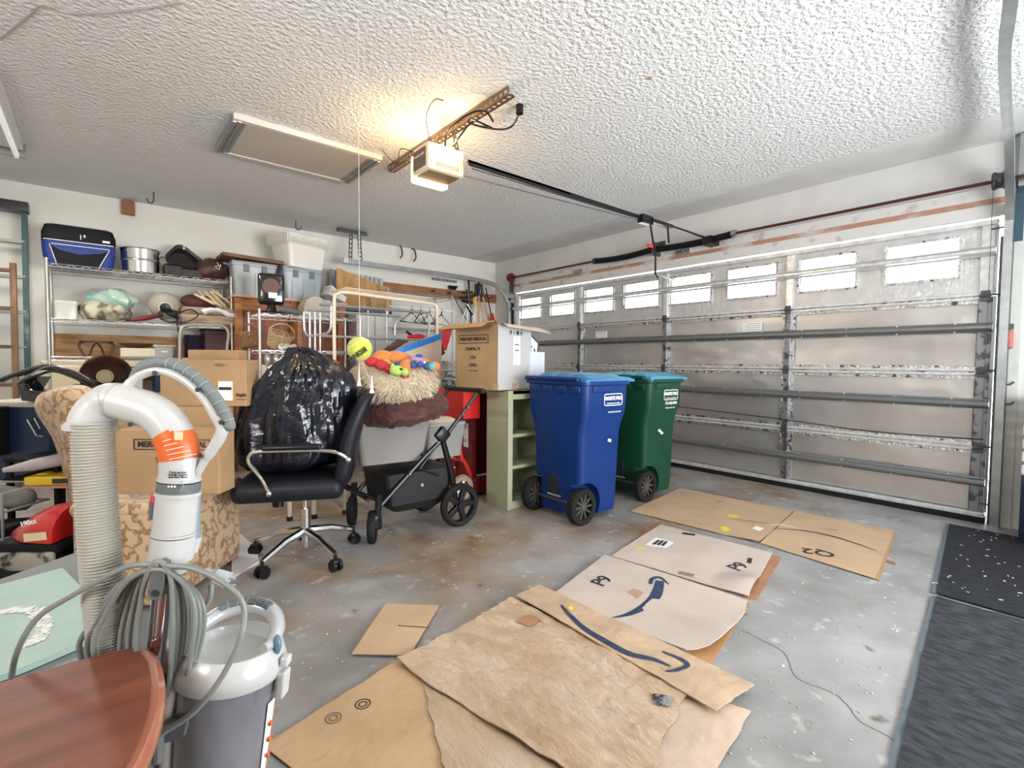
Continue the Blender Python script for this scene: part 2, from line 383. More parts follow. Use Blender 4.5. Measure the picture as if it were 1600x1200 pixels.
for (a, b) in WX:
    g = G(); g.bb((XD+0.040, a+0.0, zb), (XD+0.045, b, zt)); p_ = out(g, 'window_pane', M_pane, door, world=True)
    g = G(); t = 0.018
    g.bb((XD+0.0, a-t, zb-t), (XD+0.03, b+t, zb)); g.bb((XD+0.0, a-t, zt), (XD+0.03, b+t, zt+t)); g.bb((XD+0.0, a-t, zb), (XD+0.03, a, zt)); g.bb((XD+0.0, b, zb), (XD+0.03, b+t, zt))
    out(g, 'window_frame', M_tape, door, world=True)
for y in YS:
    wd = 0.075 if y in (YS[0], YS[-1]) else 0.05
    for k in range(4):
        g = G(); g.bb((XD-0.012, y-wd/2, ZS[k]+0.012), (XD+0.02, y+wd/2, ZS[k+1]-0.012), bev=0.004)
        out(g, 'stile', M_stile if k < 3 else M_rail, door, world=True)
    if y not in (YS[0], YS[-1]):
        for s in (-1, 1):
            g = G(); g.bb((XD+0.016, y+s*0.038-0.014, 0.06), (XD+0.022, y+s*0.038+0.014, 1.58)); out(g, 'foil_tape_strip', M_tape, door, world=True)
    for z in ZS[1:4]:
        g = G(); g.box((XD-0.02, y, z), (0.014, 0.05, 0.075), bev=0.003); g.cyl((XD-0.03, y-0.03, z), (XD-0.03, y+0.03, z), 0.009); out(g, 'hinge', M_steeld, door, world=True)
for z in ZS[1:4]:
    for dz, x in ((0.014, 0.0), (-0.014, 0.004)):
        g = G(); g.bb((XD-0.008+x, YS[0]-0.02, z+dz-0.009), (XD+0.02, YS[-1]+0.02, z+dz+0.009), bev=0.004); out(g, 'section_rail', M_rail, door, world=True)
    g = G(); g.bb((XD+0.015, YS[0], z-0.048), (XD+0.021, YS[-1], z+0.046)); out(g, 'foil_tape_strip', M_tape, door, world=True)
for z in (0.293, 0.845, 1.381, 1.907):
    g = G(); a, b = YS[0]-0.045, YS[-1]+0.05
    prof = [(0, -0.034), (-0.004, -0.034), (-0.012, -0.022), (-0.05, -0.016), (-0.056, -0.008), (-0.056, 0.008), (-0.05, 0.016), (-0.012, 0.022), (-0.004, 0.034), (0, 0.034)]
    g.loft([[(XD-0.012+x, y, z+zz) for (x, zz) in prof] for y in (a, b)])
    out(g, 'strut', M_strut if z < 1.9 else M_rail, door, world=True)
    for i in range(15):
        y = a+0.2+i*(b-a-0.4)/14
        g = G()
        for s in (-1, 1): g.cyl((XD-0.016, y, z+s*0.029), (XD-0.022, y, z+s*0.029), 0.006, n=6)
        out(g, 'bolt', M_rail, door, world=True)
g = G(); g.bb((XD-0.035, YS[0]-0.05, 0.045), (XD+0.03, YS[-1]+0.06, 0.075), bev=0.004); out(g, 'bottom_rail', M_rail, door, world=True, label='bright bottom rail')
g = G(); g.bb((XD-0.028, YS[0]-0.05, 0.0), (XD+0.03, YS[-1]+0.06, 0.047), bev=0.008); out(g, 'bottom_seal', M_rubber, door, world=True)
g = G(); g.bb((XD-0.03, YS[0]-0.05, 2.085), (XD+0.02, YS[-1]+0.06, 2.12), bev=0.006); out(g, 'top_rail', M_rail, door, world=True)
g = G(); g.tube(smooth_path([V((XD-0.07, 3.0, 0.66)), V((XD-0.07, 1.9, 0.62)), V((XD-0.07, 1.2, 0.585)), V((XD-0.07, 0.55, 0.60))], 5), 0.004, 5); out(g, 'lock_rope', M_blackm, door, world=True)
# ---------------------------------------------------------------- tracks
def track(name, label, y, pts):
    t = thing(name, label, 'door track', (XD-0.03, y, 0), group=None)
    P = smooth_path(pts, 6); g = G(); w_, d_ = 0.026, 0.022
    rings = []
    for i, p in enumerate(P):
        tg = (P[min(i+1, len(P)-1)]-P[max(i-1, 0)]).normalized(); b_ = V((0, 1, 0)); n_ = tg.cross(b_).normalized()
        rings.append([p+b_*u+n_*v for (u, v) in ((-d_, -w_), (d_, -w_), (d_, -w_+0.006), (-d_+0.006, -w_+0.006), (-d_+0.006, w_-0.006), (d_, w_-0.006), (d_, w_), (-d_, w_))])
    g.loft(rings); out(g, 'rail', M_steel, t, smooth=True, world=True); return t
tl = track('garage_track', 'galvanised door track curving along the far wall above the tool rack', 5.76,
      [V((XD-0.07, 5.76, 0)), V((XD-0.07, 5.76, 1.0)), V((XD-0.07, 5.76, 1.86)), V((XD-0.10, 5.77, 2.02)), V((XD-0.24, 5.78, 2.19)), V((XD-0.48, 5.79, 2.265)), V((3.6, 5.79, 2.285)), V((2.23, 5.8, 2.285))])
pA = [V((XD-0.085, 0.47, 0)), V((XD-0.085, 0.47, 1.2)), V((XD-0.085, 0.475, 2.05)), PX(1563, 290, 4.62), PY(1563.5, 200, 0.42) if False else V((4.32, 0.47, 2.50))]
q1 = PZ(1570, 80, 2.53); q2 = PZ(1577, 18, 2.54)
pA = [V((XD-0.07, 0.475, 0)), V((XD-0.07, 0.475, 1.2)), V((XD-0.07, 0.475, 1.95)), V((XD-0.09, 0.472, 2.13)), V((4.55, 0.465, 2.32)), V((4.25, 0.445, 2.47)), V((3.85, 0.42, 2.52)), q1, q2, q2+(q2-q1)*2.5]
tr = track('garage_track', 'galvanised door track rising beside the jamb and running overhead at the right edge', 0.475, pA)
for t, y, s in ((tl, 5.76, 1), (tr, 0.475, -1)):
    g = G(); g.bb((XD-0.055, y+s*0.02-0.004, 0), (XD+0.0, y+s*0.02+0.004, 2.0)); g.bb((XD-0.008, y-0.03, 0), (XD+0.0, y+0.045, 2.0)); out(g, 'track_angle', M_steeld, t, world=True)
    for z in (0.15, 0.55, 1.08, 1.6, 2.05):
        g = G(); g.cyl((XD-0.05, y-s*0.085, z), (XD-0.07, y, z), 0.006); g.cyl((XD-0.07, y-s*0.022, z), (XD-0.07, y+s*0.012, z), 0.022, n=14); out(g, 'roller', M_steeld, t, world=True)
g = G(); g.bb((XD-0.03, 0.41, 1.95), (XD-0.004, 0.455, 2.36)); out(g, 'track_bracket', mat('blue_steel', (0.05, 0.10, 0.13), 0.5, metal=0.5), tr, world=True)
g = G(); g.bb((XD-0.09, 0.405, 2.30), (XD-0.0, 0.44, 2.72 if False else 2.64)); out(g, 'bearing_plate', M_steel, tr, world=True)
# perforated hangers of the left track
def perf(g, a, b, w_=0.032, t_=0.004, side=V((0, 1, 0))):
    a, b = V(a), V(b); d = b-a; L_ = d.length; d.normalize(); n_ = d.cross(side).normalized(); k = max(2, int(L_/0.045))
    for s in (-1, 1):
        rot = Matrix((d, side, n_)).transposed(); g.box((a+b)/2+side*s*w_*0.36, (L_, w_*0.28, t_), rot)
    for i in range(k+1): g.box(a+d*(L_*i/k), (0.016, w_*0.5, t_), Matrix((d, side, n_)).transposed())
g = G(); perf(g, (2.32, 5.80, 2.29), (2.33, 5.80, 2.60), 0.045, 0.004, V((1, 0, 0))); perf(g, (2.44, 5.78, 2.31), (2.42, 5.78, 2.60), 0.045, 0.004, V((1, 0, 0))); out(g, 'perforated_hanger', M_steeld, tl, world=True)
g = G(); g.bb((2.16, 5.74, 2.615), (2.50, 5.80, 2.65)); g.bb((2.16, 5.70, 2.60), (2.50, 5.74, 2.61)); out(g, 'ceiling_angle', M_steeld, tl, world=True)
g = G(); g.bb((2.23, 5.765, 2.255), (2.29, 5.83, 2.31)); out(g, 'track_end_bracket', M_rail, tl, world=True)
# ---------------------------------------------------------------- torsion shaft
sh = thing('torsion_spring_shaft', 'long dark spring shaft with two black coil springs above the garage door', 'spring shaft', (4.66, 3.1, 2.345))
g = G(); g.cyl((4.66, 0.36, 2.35), (4.66, 5.72, 2.345), 0.0125, n=10); out(g, 'shaft', mat('rusty_rod', (0.10, 0.035, 0.03), 0.4, metal=0.6), sh, world=True)
for (a, b) in ((2.33, 3.20), (3.26, 4.05)):
    g = G(); n_ = 180; pts = []
    for i in range(n_*6+1):
        t = i/(n_*6); an = t*n_*2*PI*0.5; y = a+(b-a)*t; sag = -0.02*math.sin(t*PI)
        pts.append((4.66+0.030*math.cos(an), y, 2.345+sag+0.030*math.sin(an)))
    g.tube(pts, 0.0048, 5); out(g, 'coil_spring', M_black, sh, world=True)
    e = b if b > 4 else a
    g = G(); g.cyl((4.66, e-0.02, 2.347), (4.66, e+0.02, 2.347), 0.036, n=16); out(g, 'winding_cone', M_steel if e < 3 else M_steeld, sh, world=True)
for y, m_ in ((5.66, mat('rust_red_cast', (0.16, 0.02, 0.02), 0.4, metal=0.4)), (0.53, M_steeld)):
    g = G(); g.lathe([(0.02, -0.03), (0.055, -0.03), (0.06, -0.02), (0.05, 0.0), (0.05, 0.02), (0.062, 0.028), (0.02, 0.03)], 20, Matrix.Translation((4.66, y, 2.35)) @ Matrix.Rotation(R(90), 4, 'X')); out(g, 'cable_drum', m_, sh, world=True)
g = G(); g.bb((4.64, 3.20, 2.28), (XD-0.002, 3.215, 2.42)); g.bb((XD-0.012, 3.16, 2.26), (XD-0.002, 3.26, 2.45)); out(g, 'centre_bracket', M_steeld, sh, world=True)
g = G(); g.bb((4.68, 5.70, 2.12), (XD-0.002, 5.706, 2.40)); out(g, 'end_bracket', M_steeld, sh, world=True)
for y in (5.63, 0.56):
    g = G(); g.cyl((XD-0.085, y, 2.33), (XD-0.045, y, 0.1), 0.0022, n=4); out(g, 'lift_cable', M_steeld, sh, world=True)
for y in (2.93, 4.42):
    g = G(); g.box((XD-0.035, y, 2.285), (0.012, 0.16, 0.045)); g.cyl((XD-0.05, y, 2.30), (XD-0.03, y, 2.30), 0.012); out(g, 'latch_plate', M_steel, sh, world=True)
# ---------------------------------------------------------------- opener
op = thing('garage_door_opener', 'lit cream garage door opener hanging from the ceiling with its long rail', 'garage door opener', (1.69, 2.77, 2.28))
M_opb = mat('opener_cream', (0.72, 0.60, 0.42), 0.5)
g = G(); g.box((1.685, 2.775, 2.36), (0.265, 0.20, 0.165), bev=0.018); out(g, 'motor_housing', M_opb, op, world=True, smooth=True)
g = G(); g.box((1.685, 2.77, 2.276), (0.215, 0.15, 0.008)); out(g, 'bottom_plate', mat('brown_plate', (0.22, 0.13, 0.06), 0.5), op, world=True, label='brown bottom plate')
g = G(); g.bb((1.549, 2.70, 2.300), (1.553, 2.855, 2.415)); fp = out(g, 'front_label', mat('opener_label', (0.12, 0.08, 0.05), 0.5), op, world=True)
text('POWER DRIVE', 0.020, (1.548, 2.775, 2.375), (0, -1, 0), (0, 0, 1), M_label, op)
g = G()
for i in range(14): g.bb((1.61+i*0.012, 2.6735, 2.30+0.008*(i % 2)), (1.616+i*0.012, 2.677, 2.325+0.008*(i % 2)))
out(g, 'vent_slots', M_cardin, op, world=True)
M_lens = mat('lit_lens', (0.9, 0.75, 0.5), 0.3, emit=(1.0, 0.72, 0.36), estr=5.0)
g = G()
g.loft([[(1.69+sx*0.125*k, 2.87+0.05*d, 2.335+zz*0.085*k2) for sx, zz in ((-1, -.9), (-.85, -1), (.85, -1), (1, -.9), (1, .9), (.85, 1), (-.85, 1), (-1, .9))] for k, k2, d in ((1, 1, 0), (1, 1, .7), (.93, .93, 1.1), (.8, .75, 1.3))])
out(g, 'light_lens', M_lens, op, world=True, smooth=True)
g = G(); perf(g, (1.81, 2.20, 2.60), (1.81, 3.68, 2.60), 0.05, 0.005, V((1, 0, 0))); perf(g, (1.785, 2.20, 2.62), (1.785, 3.68, 2.62), 0.05, 0.005, V((0, 0, 1))); out(g, 'support_angle', mat('bronze_angle', (0.25, 0.16, 0.08), 0.4, metal=0.7), op, world=True)
g = G(); perf(g, (1.80, 2.72, 2.43), (1.80, 2.78, 2.60), 0.035); perf(g, (1.66, 2.86, 2.43), (1.77, 2.90, 2.60), 0.035); out(g, 'hanging_strap', M_steeld, op, world=True)
g = G(); g.bb((1.79, 2.59, 2.345), (3.62, 2.612, 2.36)); g.bb((1.79, 2.59, 2.325), (3.62, 2.595, 2.36)); out(g, 'rail', M_black, op, world=True)
g = G(); g.tube([(1.85, 2.64, 2.335), (3.5, 2.60, 2.33)], 0.004, 6); g.tube([(1.80, 2.70, 2.30), (3.55, 2.615, 2.325)], 0.0035, 6); out(g, 'drive_chain', M_steeld, op, world=True)
g = G(); g.bb((3.55, 2.565, 2.30), (3.70, 2.62, 2.37)); g.bb((3.68, 2.55, 2.32), (3.98, 2.60, 2.35)); g.cyl((3.98, 2.57, 2.34), (4.70, 2.58, 2.34), 0.012, n=6); g.bb((4.60, 2.53, 2.28), (4.785, 2.62, 2.36)); out(g, 'trolley', M_black, op, world=True)
a1 = PY(1028, 355, 2.57); a2 = PY(1024, 400, 2.57); a3 = PY(1024, 428, 2.57); a4 = V((XD-0.03, 2.98, 1.99))
g = G(); g.tube([(3.66, 2.57, 2.31), a2, a3, PY(1030, 436, 2.62)], 0.009, 6); g.tube([PY(1043, 352, 2.57), PY(1045, 380, 2.57)], 0.009, 6); g.tube([a3, (a3+a4)/2, a4], 0.009, 6); out(g, 'door_arm', M_black, op, world=True)
g = G(); g.box(PY(1016, 384, 2.56), (0.07, 0.02, 0.03), bev=0.008); out(g, 'release_handle', M_red, op, world=True, label='red emergency release handle')
g = G()
g.tube(smooth_path([(1.72, 2.66, 2.44), (1.74, 2.60, 2.50), (1.80, 2.55, 2.58), (1.88, 2.50, 2.55), (1.84, 2.44, 2.52), (1.75, 2.52, 2.57), (1.84, 2.62, 2.60), (1.95, 2.50, 2.56), (2.0, 2.42, 2.57), (1.98, 2.33, 2.62)], 8), 0.006, 6)
g.tube(smooth_path([(1.70, 2.72, 2.44), (1.66, 2.62, 2.50), (1.70, 2.48, 2.56), (1.80, 2.44, 2.60), (1.88, 2.46, 2.57)], 8), 0.006, 6)
out(g, 'power_cord', M_black, op, world=True, smooth=True)
g = G(); g.cyl((1.98, 2.33, 2.60), (1.98, 2.33, ZC), 0.022, n=12); out(g, 'plug', M_black, op, world=True)
g = G(); g.tube(smooth_path([(1.60, 2.86, 2.42), (1.50, 2.92, 2.45), (1.56, 3.08, 2.42), (1.60, 3.25, 2.50), (1.62, 3.45, ZC-0.005)], 6), 0.0025, 5); g.tube(smooth_path([(1.6, 2.72, 2.43), (1.52, 2.64, 2.55), (1.55, 2.6, ZC-0.01), (1.60, 2.58, ZC-0.004)], 6), 0.0025, 5); out(g, 'bell_wire', M_blackm, op, world=True)
point('opener_bulb', (1.69, 2.99, 2.36), 9, (1.0, 0.66, 0.32), 0.03)
point('opener_bulb_side', (1.69, 2.62, 2.45), 3.5, (1.0, 0.66, 0.32), 0.03)
# ---------------------------------------------------------------- attic hatch
ht = thing('attic_hatch', 'white attic hatch panel with raised frame hanging just below the ceiling', 'hatch', (1.2, 3.96, 2.6))
hx0, hx1, hy0, hy1 = 0.68, 1.672, 3.545, 4.215
M_frame = mat('hatch_frame', (0.60, 0.56, 0.50), 0.5)
for a, b in (((hx0, hy0), (hx1, hy0+0.05)), ((hx0, hy1-0.05), (hx1, hy1))):
    g = G(); g.bb((a[0], a[1], 2.612), (b[0], b[1], ZC), bev=0.006); out(g, 'side_frame', M_frame, ht, world=True)
for x in (hx0, hx1-0.09):
    g = G()
    for k in range(3): g.bb((x+k*0.03, hy0+0.03, 2.602+0.006*k if x < 1 else 2.614-0.006*k), (x+k*0.03+0.026, hy1-0.03, ZC), bev=0.004)
    out(g, 'end_frame', M_steel, ht, world=True)
g = G(); g.bb((hx0+0.04, hy0+0.04, 2.618), (hx1-0.04, hy1-0.04, 2.63)); out(g, 'panel', mat('hatch_panel', (0.50, 0.46, 0.42), 0.6), ht, world=True)
# ceiling cracks/tape ridge, fluorescent fixture
g = G(); g.tube(smooth_path([PZ(x, y, ZC-0.002) for x, y in ((0, 62), (40, 30), (68, 8), (105, 20), (160, 20), (220, 14), (285, 3))], 5), 0.005, 6); out(g, 'ceiling_wire', mat('grey_wire', (0.35, 0.33, 0.30), 0.7), label='thin grey wire drooping along the ceiling at its left corner', cat='wire')
fx = thing('fluorescent_fixture', 'white fluorescent tube fixture on the ceiling at the left edge', 'ceiling light', (-0.5, 4.4, 2.62))
g = G(); g.bb((-0.56, 3.8, 2.60), (-0.38, 5.05, 2.65)); out(g, 'housing', mat('fixture_grey', (0.62, 0.62, 0.60), 0.5), fx, world=True)
for x in (-0.52, -0.42):
    g = G(); g.cyl((x, 3.82, 2.57), (x, 5.12, 2.57), 0.016, n=10); out(g, 'tube', mat('tube_glass', (0.85, 0.85, 0.84), 0.3, emit=(1, 0.98, 0.95), estr=0.25), fx, world=True)
g = G(); g.bb((-0.57, 5.08, 2.56), (-0.37, 5.12, 2.65)); out(g, 'end_cap', M_steel, fx, world=True)
fx2 = copy_tree(fx, V(fx.location)+V((1.7, -4.6, 0)), label='added unseen fluorescent fixture on the ceiling above the camera')  # unseen copy added as a body for the rear fill lamp
# ceiling hooks
for (x, y, d) in ((240, 300, 1), (462, 345, -1)):
    p = PZ(x, y, ZC); g = G(); r_ = 0.03
    pts = [p, p+V((0, 0, -0.07))]+[p+RT*(-d*r_*(1-math.cos(a)))+V((0, 0, -0.07-r_*math.sin(a))) for a in [R(20*i) for i in range(1, 10)]]+[p+RT*(-d*2*r_)+V((0, 0, -0.055))]
    g.tube(pts, 0.006, 6); out(g, 'ceiling_hook', M_steeld, smooth=True, label='small dark ceiling hook above the %s' % ('steel pot' if x < 300 else 'white ribbed bin'), cat='hook')
for (x, y) in ((622, 384), (643, 389)):
    p = PY(x, y, YB); g = G()
    g.tube(smooth_path([p, p+V((0.0, -0.06, -0.01)), p+V((0.0, -0.10, -0.06)), p+V((0.0, -0.12, -0.14)), p+V((-0.03, -0.11, -0.19))], 5), 0.011, 6)
    out(g, 'wall_hook', M_steeld, smooth=True, label='black curved hook high on the far wall, %s of the pair' % ('left' if x < 630 else 'right'), cat='hook')
p = PY(200, 311, YB); g = G(); g.bb((p.x-0.05, YB-0.06, 2.51), (p.x+0.05, YB, 2.64), bev=0.005); out(g, 'wood_block', mat('stained_block', (0.28, 0.10, 0.04), 0.5), label='small stained wood block on the far wall just under the ceiling', cat='bracket')
g = G(); g.ball(PZ(1016, 121, ZC), 0.012, n=8); out(g, 'ceiling_nail', M_cardin, label='tiny rusty nail head in the ceiling right of the opener', cat='nail')
# ================================================================ CARDBOARD ON THE FLOOR
def sheetfn(z0, amp, sc, seed, ridge=0, rdir=(1, 0), lift=None):
    def f(x, y):
        n = noise.noise(V((x*sc, y*sc, seed)))*0.5+0.5
        z = z0+amp*n
        if ridge:
            t = (x*rdir[0]+y*rdir[1]); z += ridge*1.3*abs(noise.noise(V((x*8+y*1.5, y*3.0, seed+5))))+ridge*0.5*abs(noise.noise(V((x*27+y*4, y*9, seed+2))))+ridge*0.3*abs(noise.noise(V((x*60, y*24, seed+3))))
        if lift: z += lift(x, y)
        return z
    return f
def sheet(name, label, cs, fn, m, nx=30, ny=20, th=0.004, group=None, jag=0.004, seed=1):
    c = [PZ(*q) if len(q) == 2 else V(q) for q in cs]; g = G()
    def pos(u, v):
        p = (c[0]*(1-u)+c[1]*u)*(1-v)+(c[3]*(1-u)+c[2]*u)*v
        j = jag*noise.noise(V((u*7, v*7, seed*3.7)))
        return p.x+j, p.y-j
    for top in (1, 0):
        rows = [[g.bm.verts.new((*pos(i/nx, j/ny), fn(*pos(i/nx, j/ny))+(th if top else 0))) for j in range(ny+1)] for i in range(nx+1)]
        for i in range(nx):
            for j in range(ny): g.face([rows[i][j], rows[i+1][j], rows[i+1][j+1], rows[i][j+1]])
        if top: T = rows
        else: B = rows
    edge = lambda r: [r[i][0] for i in range(nx+1)]+[r[nx][j] for j in range(1, ny+1)]+[r[i][ny] for i in range(nx-1, -1, -1)]+[r[0][j] for j in range(ny-1, 0, -1)]
    a, b = edge(T), edge(B); n = len(a)
    for i in range(n): g.face([a[i], b[i], b[(i+1) % n], a[(i+1) % n]])
    o = out(g, name, m, smooth=True, label=label, cat='cardboard', group=group); return o
M_wet = mat('wet_cardboard', (0.57, 0.435, 0.325), 0.34, col2=(0.48, 0.33, 0.20), vscale=2.2, stretch=(3.4, 1.0, 1), contrast=(0.34, 0.62), bump=0.6, bscale=60)
M_wet2 = mat('damp_cardboard', (0.56, 0.37, 0.21), 0.6, var=0.2, vscale=4, bump=0.4, bscale=30)
TH = 0.004
def mark(parent, polypx, fn, m, name, dz=0.0012, zb=0.0):
    pts = [PZ(px, py, zb) for px, py in polypx]
    g = G(); bot = [V((p.x, p.y, 0)) for p in pts]
    vs = [g.bm.verts.new(p) for p in bot]; fa = g.face(vs)
    bmesh.ops.triangulate(g.bm, faces=g.bm.faces[:])
    for _ in range(2): bmesh.ops.subdivide_edges(g.bm, edges=[e for e in g.bm.edges if e.calc_length() > 0.03], cuts=1)
    for v in g.bm.verts: v.co.z = fn(v.co.x, v.co.y)+TH+dz
    return out(g, name, m, parent, world=True)
def ribbon(parent, pathpx, widths, fn, m, name, dz=0.0012, zb=0.0):
    pts = smooth_path([PZ(px, py, zb) for px, py in pathpx], 6); n = len(pts); g = G()
    def wd(t):
        s = t*(len(widths)-1); i = min(int(s), len(widths)-2); return widths[i]+(widths[i+1]-widths[i])*(s-i)
    rows = []
    for i, p in enumerate(pts):
        d = (pts[min(i+1, n-1)]-pts[max(i-1, 0)]).normalized(); nn = V((-d.y, d.x, 0))*wd(i/(n-1))
        rows.append([g.bm.verts.new((q.x, q.y, fn(q.x, q.y)+TH+dz)) for q in (p+nn, p+nn*0.33, p-nn*0.33, p-nn)])
    for a, b in zip(rows, rows[1:]):
        for k in range(3): g.face([a[k], a[k+1], b[k+1], b[k]])
    return out(g, name, m, parent, world=True)

def gtext(s_, size, a, b, par, fn):
    A_, B_ = PZ(*a), PZ(*b); r_ = (B_-A_).normalized(); text(s_, size, (A_+B_)/2, r_, V((-r_.y, r_.x, 0)), M_ink, par, off=TH+0.0025, bold=0.001, zf=fn)
# A: far left sheet
fA = sheetfn(0.004, 0.003, 2, 1, lift=lambda x, y: 0.012*max(0, 1-((x-3.10)**2+(y-1.37)**2)**.5/0.18))
cA = sheet('cardboard_sheet', 'flat brown cardboard sheet lying nearest the green bin', [(985, 800), (1185, 850), (1240, 800), (1063, 764)], fA, M_card2, seed=1)
mark(cA, [(1175, 828), (1187, 832), (1194, 828), (1182, 824)], fA, M_label, 'white_sticker')
for q in ([(1137, 806), (1156, 808), (1154, 812), (1138, 810)], [(1124, 826), (1134, 824), (1141, 831), (1131, 833)]): mark(cA, q, fA, M_yellow, 'yellow_sticker')
ribbon(cA, [(1140, 813), (1175, 817), (1210, 822)], [0.004, 0.012, 0.006], fA, mat('torn_strip', (0.30, 0.17, 0.09), 0.8), 'torn_patch')
ribbon(cA, [(1120, 786), (1130, 786)], [0.02, 0.02], fA, mat('faint_stain', (0.42, 0.26, 0.14), 0.8), 'stain')
# B: far right sheet with long scar and Q2
fB = sheetfn(0.004, 0.003, 2, 4)
cB = sheet('cardboard_sheet', 'flat cardboard sheet marked Q2, the one nearest the garage door', [(1188, 850), (1366, 906), (1397, 831), (1242, 800)], fB, M_card2, seed=2)
ribbon(cB, [(1210, 828), (1260, 832), (1310, 843), (1370, 863)], [0.004, 0.01, 0.014, 0.003], fB, mat('cut_slot', (0.07, 0.045, 0.03), 0.9), 'long_cut')
ribbon(cB, [(1196, 822), (1225, 823), (1250, 829)], [0.003, 0.02, 0.004], fB, mat('torn_white', (0.66, 0.54, 0.42), 0.8), 'torn_patch')
ribbon(cB, [(1290, 829), (1310, 831)], [0.012, 0.012], fB, mat('faint_print', (0.38, 0.23, 0.12), 0.8), 'faint_print')
gtext('Q2', 0.13, (1290, 868), (1266, 864), cB, fB)
sheet('cardboard_strip', 'narrow folded cardboard flap beside the sheet marked Q2', [(1366, 905), (1374, 908), (1399, 834), (1392, 831)], sheetfn(0.001, 0.003, 9, 2), M_card, 12, 4, 0.003)
sheet('cardboard_scrap', 'thin torn cardboard sliver poking out right of the sheet marked Q2', [(1372, 874), (1399, 883), (1399, 880), (1374, 870)], sheetfn(0.001, 0.002, 9, 2), M_cardin, 6, 2, 0.003)
# C: middle sheet with white label and P9
fC = sheetfn(0.006, 0.005, 2, 7, lift=lambda x, y: 0.035*max(0, 1-((x-2.47)**2+(y-1.12)**2)**.5/0.16))
sheet('cardboard_strip', 'red-brown taped cardboard underlay along the right edge of the sheet with the white label', [(1160, 935), (1183, 938), (1221, 872), (1200, 866)], sheetfn(0.001, 0.002, 3, 7), mat('glossy_brown_tape', (0.42, 0.20, 0.11), 0.25, var=0.2, vscale=12), 12, 6, 0.003)
cC = sheet('cardboard_sheet', 'pinkish cardboard sheet with a white shipping label and a torn lower corner', [(955, 871), (1170, 936), (1207, 867), (1032, 822)], fC, M_cardL, seed=3)
mark(cC, [(1008, 855), (1040, 860), (1054, 851), (1024, 843)], fC, M_label, 'shipping_label')
for k in range(3): mark(cC, [(1018+k*7, 854+k*1), (1023+k*7, 855+k), (1032+k*6, 848+k), (1028+k*6, 847+k)], fC, M_ink, 'label_print', dz=0.0025)
mark(cC, [(992, 861), (1000, 864), (1006, 861), (998, 858)], fC, M_yellow, 'yellow_sticker')
ribbon(cC, [(1066, 836), (1086, 839)], [0.02, 0.02], fC, M_ink, 'barcode_print'); ribbon(cC, [(1060, 898), (1084, 903)], [0.022, 0.022], fC, mat('barcode_grey', (0.22, 0.19, 0.18), 0.7), 'barcode_print')
gtext('P9', 0.11, (1146, 893), (1162, 886), cC, fC)
ribbon(cC, [(1170, 884), (1172, 876)], [0.012, 0.012], fC, M_ink, 'small_print')
sheet('cardboard_strip', 'long red-brown cardboard flap showing between the two left sheets near the blue bin', [(955, 872), (963, 874), (1034, 823), (1024, 820)], sheetfn(0.0, 0.003, 5, 2), mat('redbrown_card', (0.36, 0.16, 0.08), 0.6), 12, 4, 0.003)
# D: sheet with curved arrow
def liftD(x, y): return 0.03*max(0, 1-((x-1.86)**2+(y-0.92)**2)**.5/0.30)
fD = sheetfn(0.013, 0.007, 2, 11, lift=liftD)
g = G(); polyD = [(862, 936), (945, 872), (1060, 908), (1168, 944), (1164, 962), (1150, 985), (1128, 1012), (1108, 1024), (1090, 1028), (1072, 1028), (1040, 1014), (960, 976)]
vs = [g.bm.verts.new(PZ(*q)) for q in polyD]; g.face(vs); bmesh.ops.triangulate(g.bm, faces=g.bm.faces[:])
for _ in range(4): bmesh.ops.subdivide_edges(g.bm, edges=[e for e in g.bm.edges if e.calc_length() > 0.06], cuts=1); 
bmesh.ops.triangulate(g.bm, faces=g.bm.faces[:])
ex = bmesh.ops.extrude_face_region(g.bm, geom=g.bm.faces[:]); up = {v for v in ex['geom'] if isinstance(v, bmesh.types.BMVert)}
for v in g.bm.verts: v.co.z = fD(v.co.x, v.co.y)+(TH if v in up else 0)
cD = out(g, 'cardboard_sheet', M_cardL, smooth=True, label='pinkish cardboard sheet with a rounded corner and printed blue curved arrow', cat='cardboard')
sheet('cardboard_strip', 'brown cardboard underlay showing along the right edge of the rounded arrow sheet', [(1050, 1030), (1108, 1044), (1172, 945), (1120, 935)], sheetfn(0.001, 0.003, 3, 7), mat('orange_card', (0.50, 0.27, 0.12), 0.6, var=0.15, vscale=8), 14, 8, 0.003)
ribbon(cD, [(956, 973), (985, 966), (1012, 951), (1026, 934), (1031, 914)], [0.002, 0.014, 0.024, 0.026, 0.020], fD, M_inkb, 'curved_arrow')
ribbon(cD, [(1016, 919), (1019, 911), (1031, 909), (1045, 920)], [0.009, 0.011, 0.012, 0.003], fD, M_inkb, 'arrow_head')
gtext('P9', 0.11, (931, 921), (951, 908), cD, fD)
for q in ([(980, 932), (990, 926), (1005, 932), (996, 942)], [(1028, 948), (1036, 942), (1042, 950), (1034, 956)]): mark(cD, q, fD, mat('tape_patch', (0.48, 0.30, 0.22), 0.3), 'tape_patch')
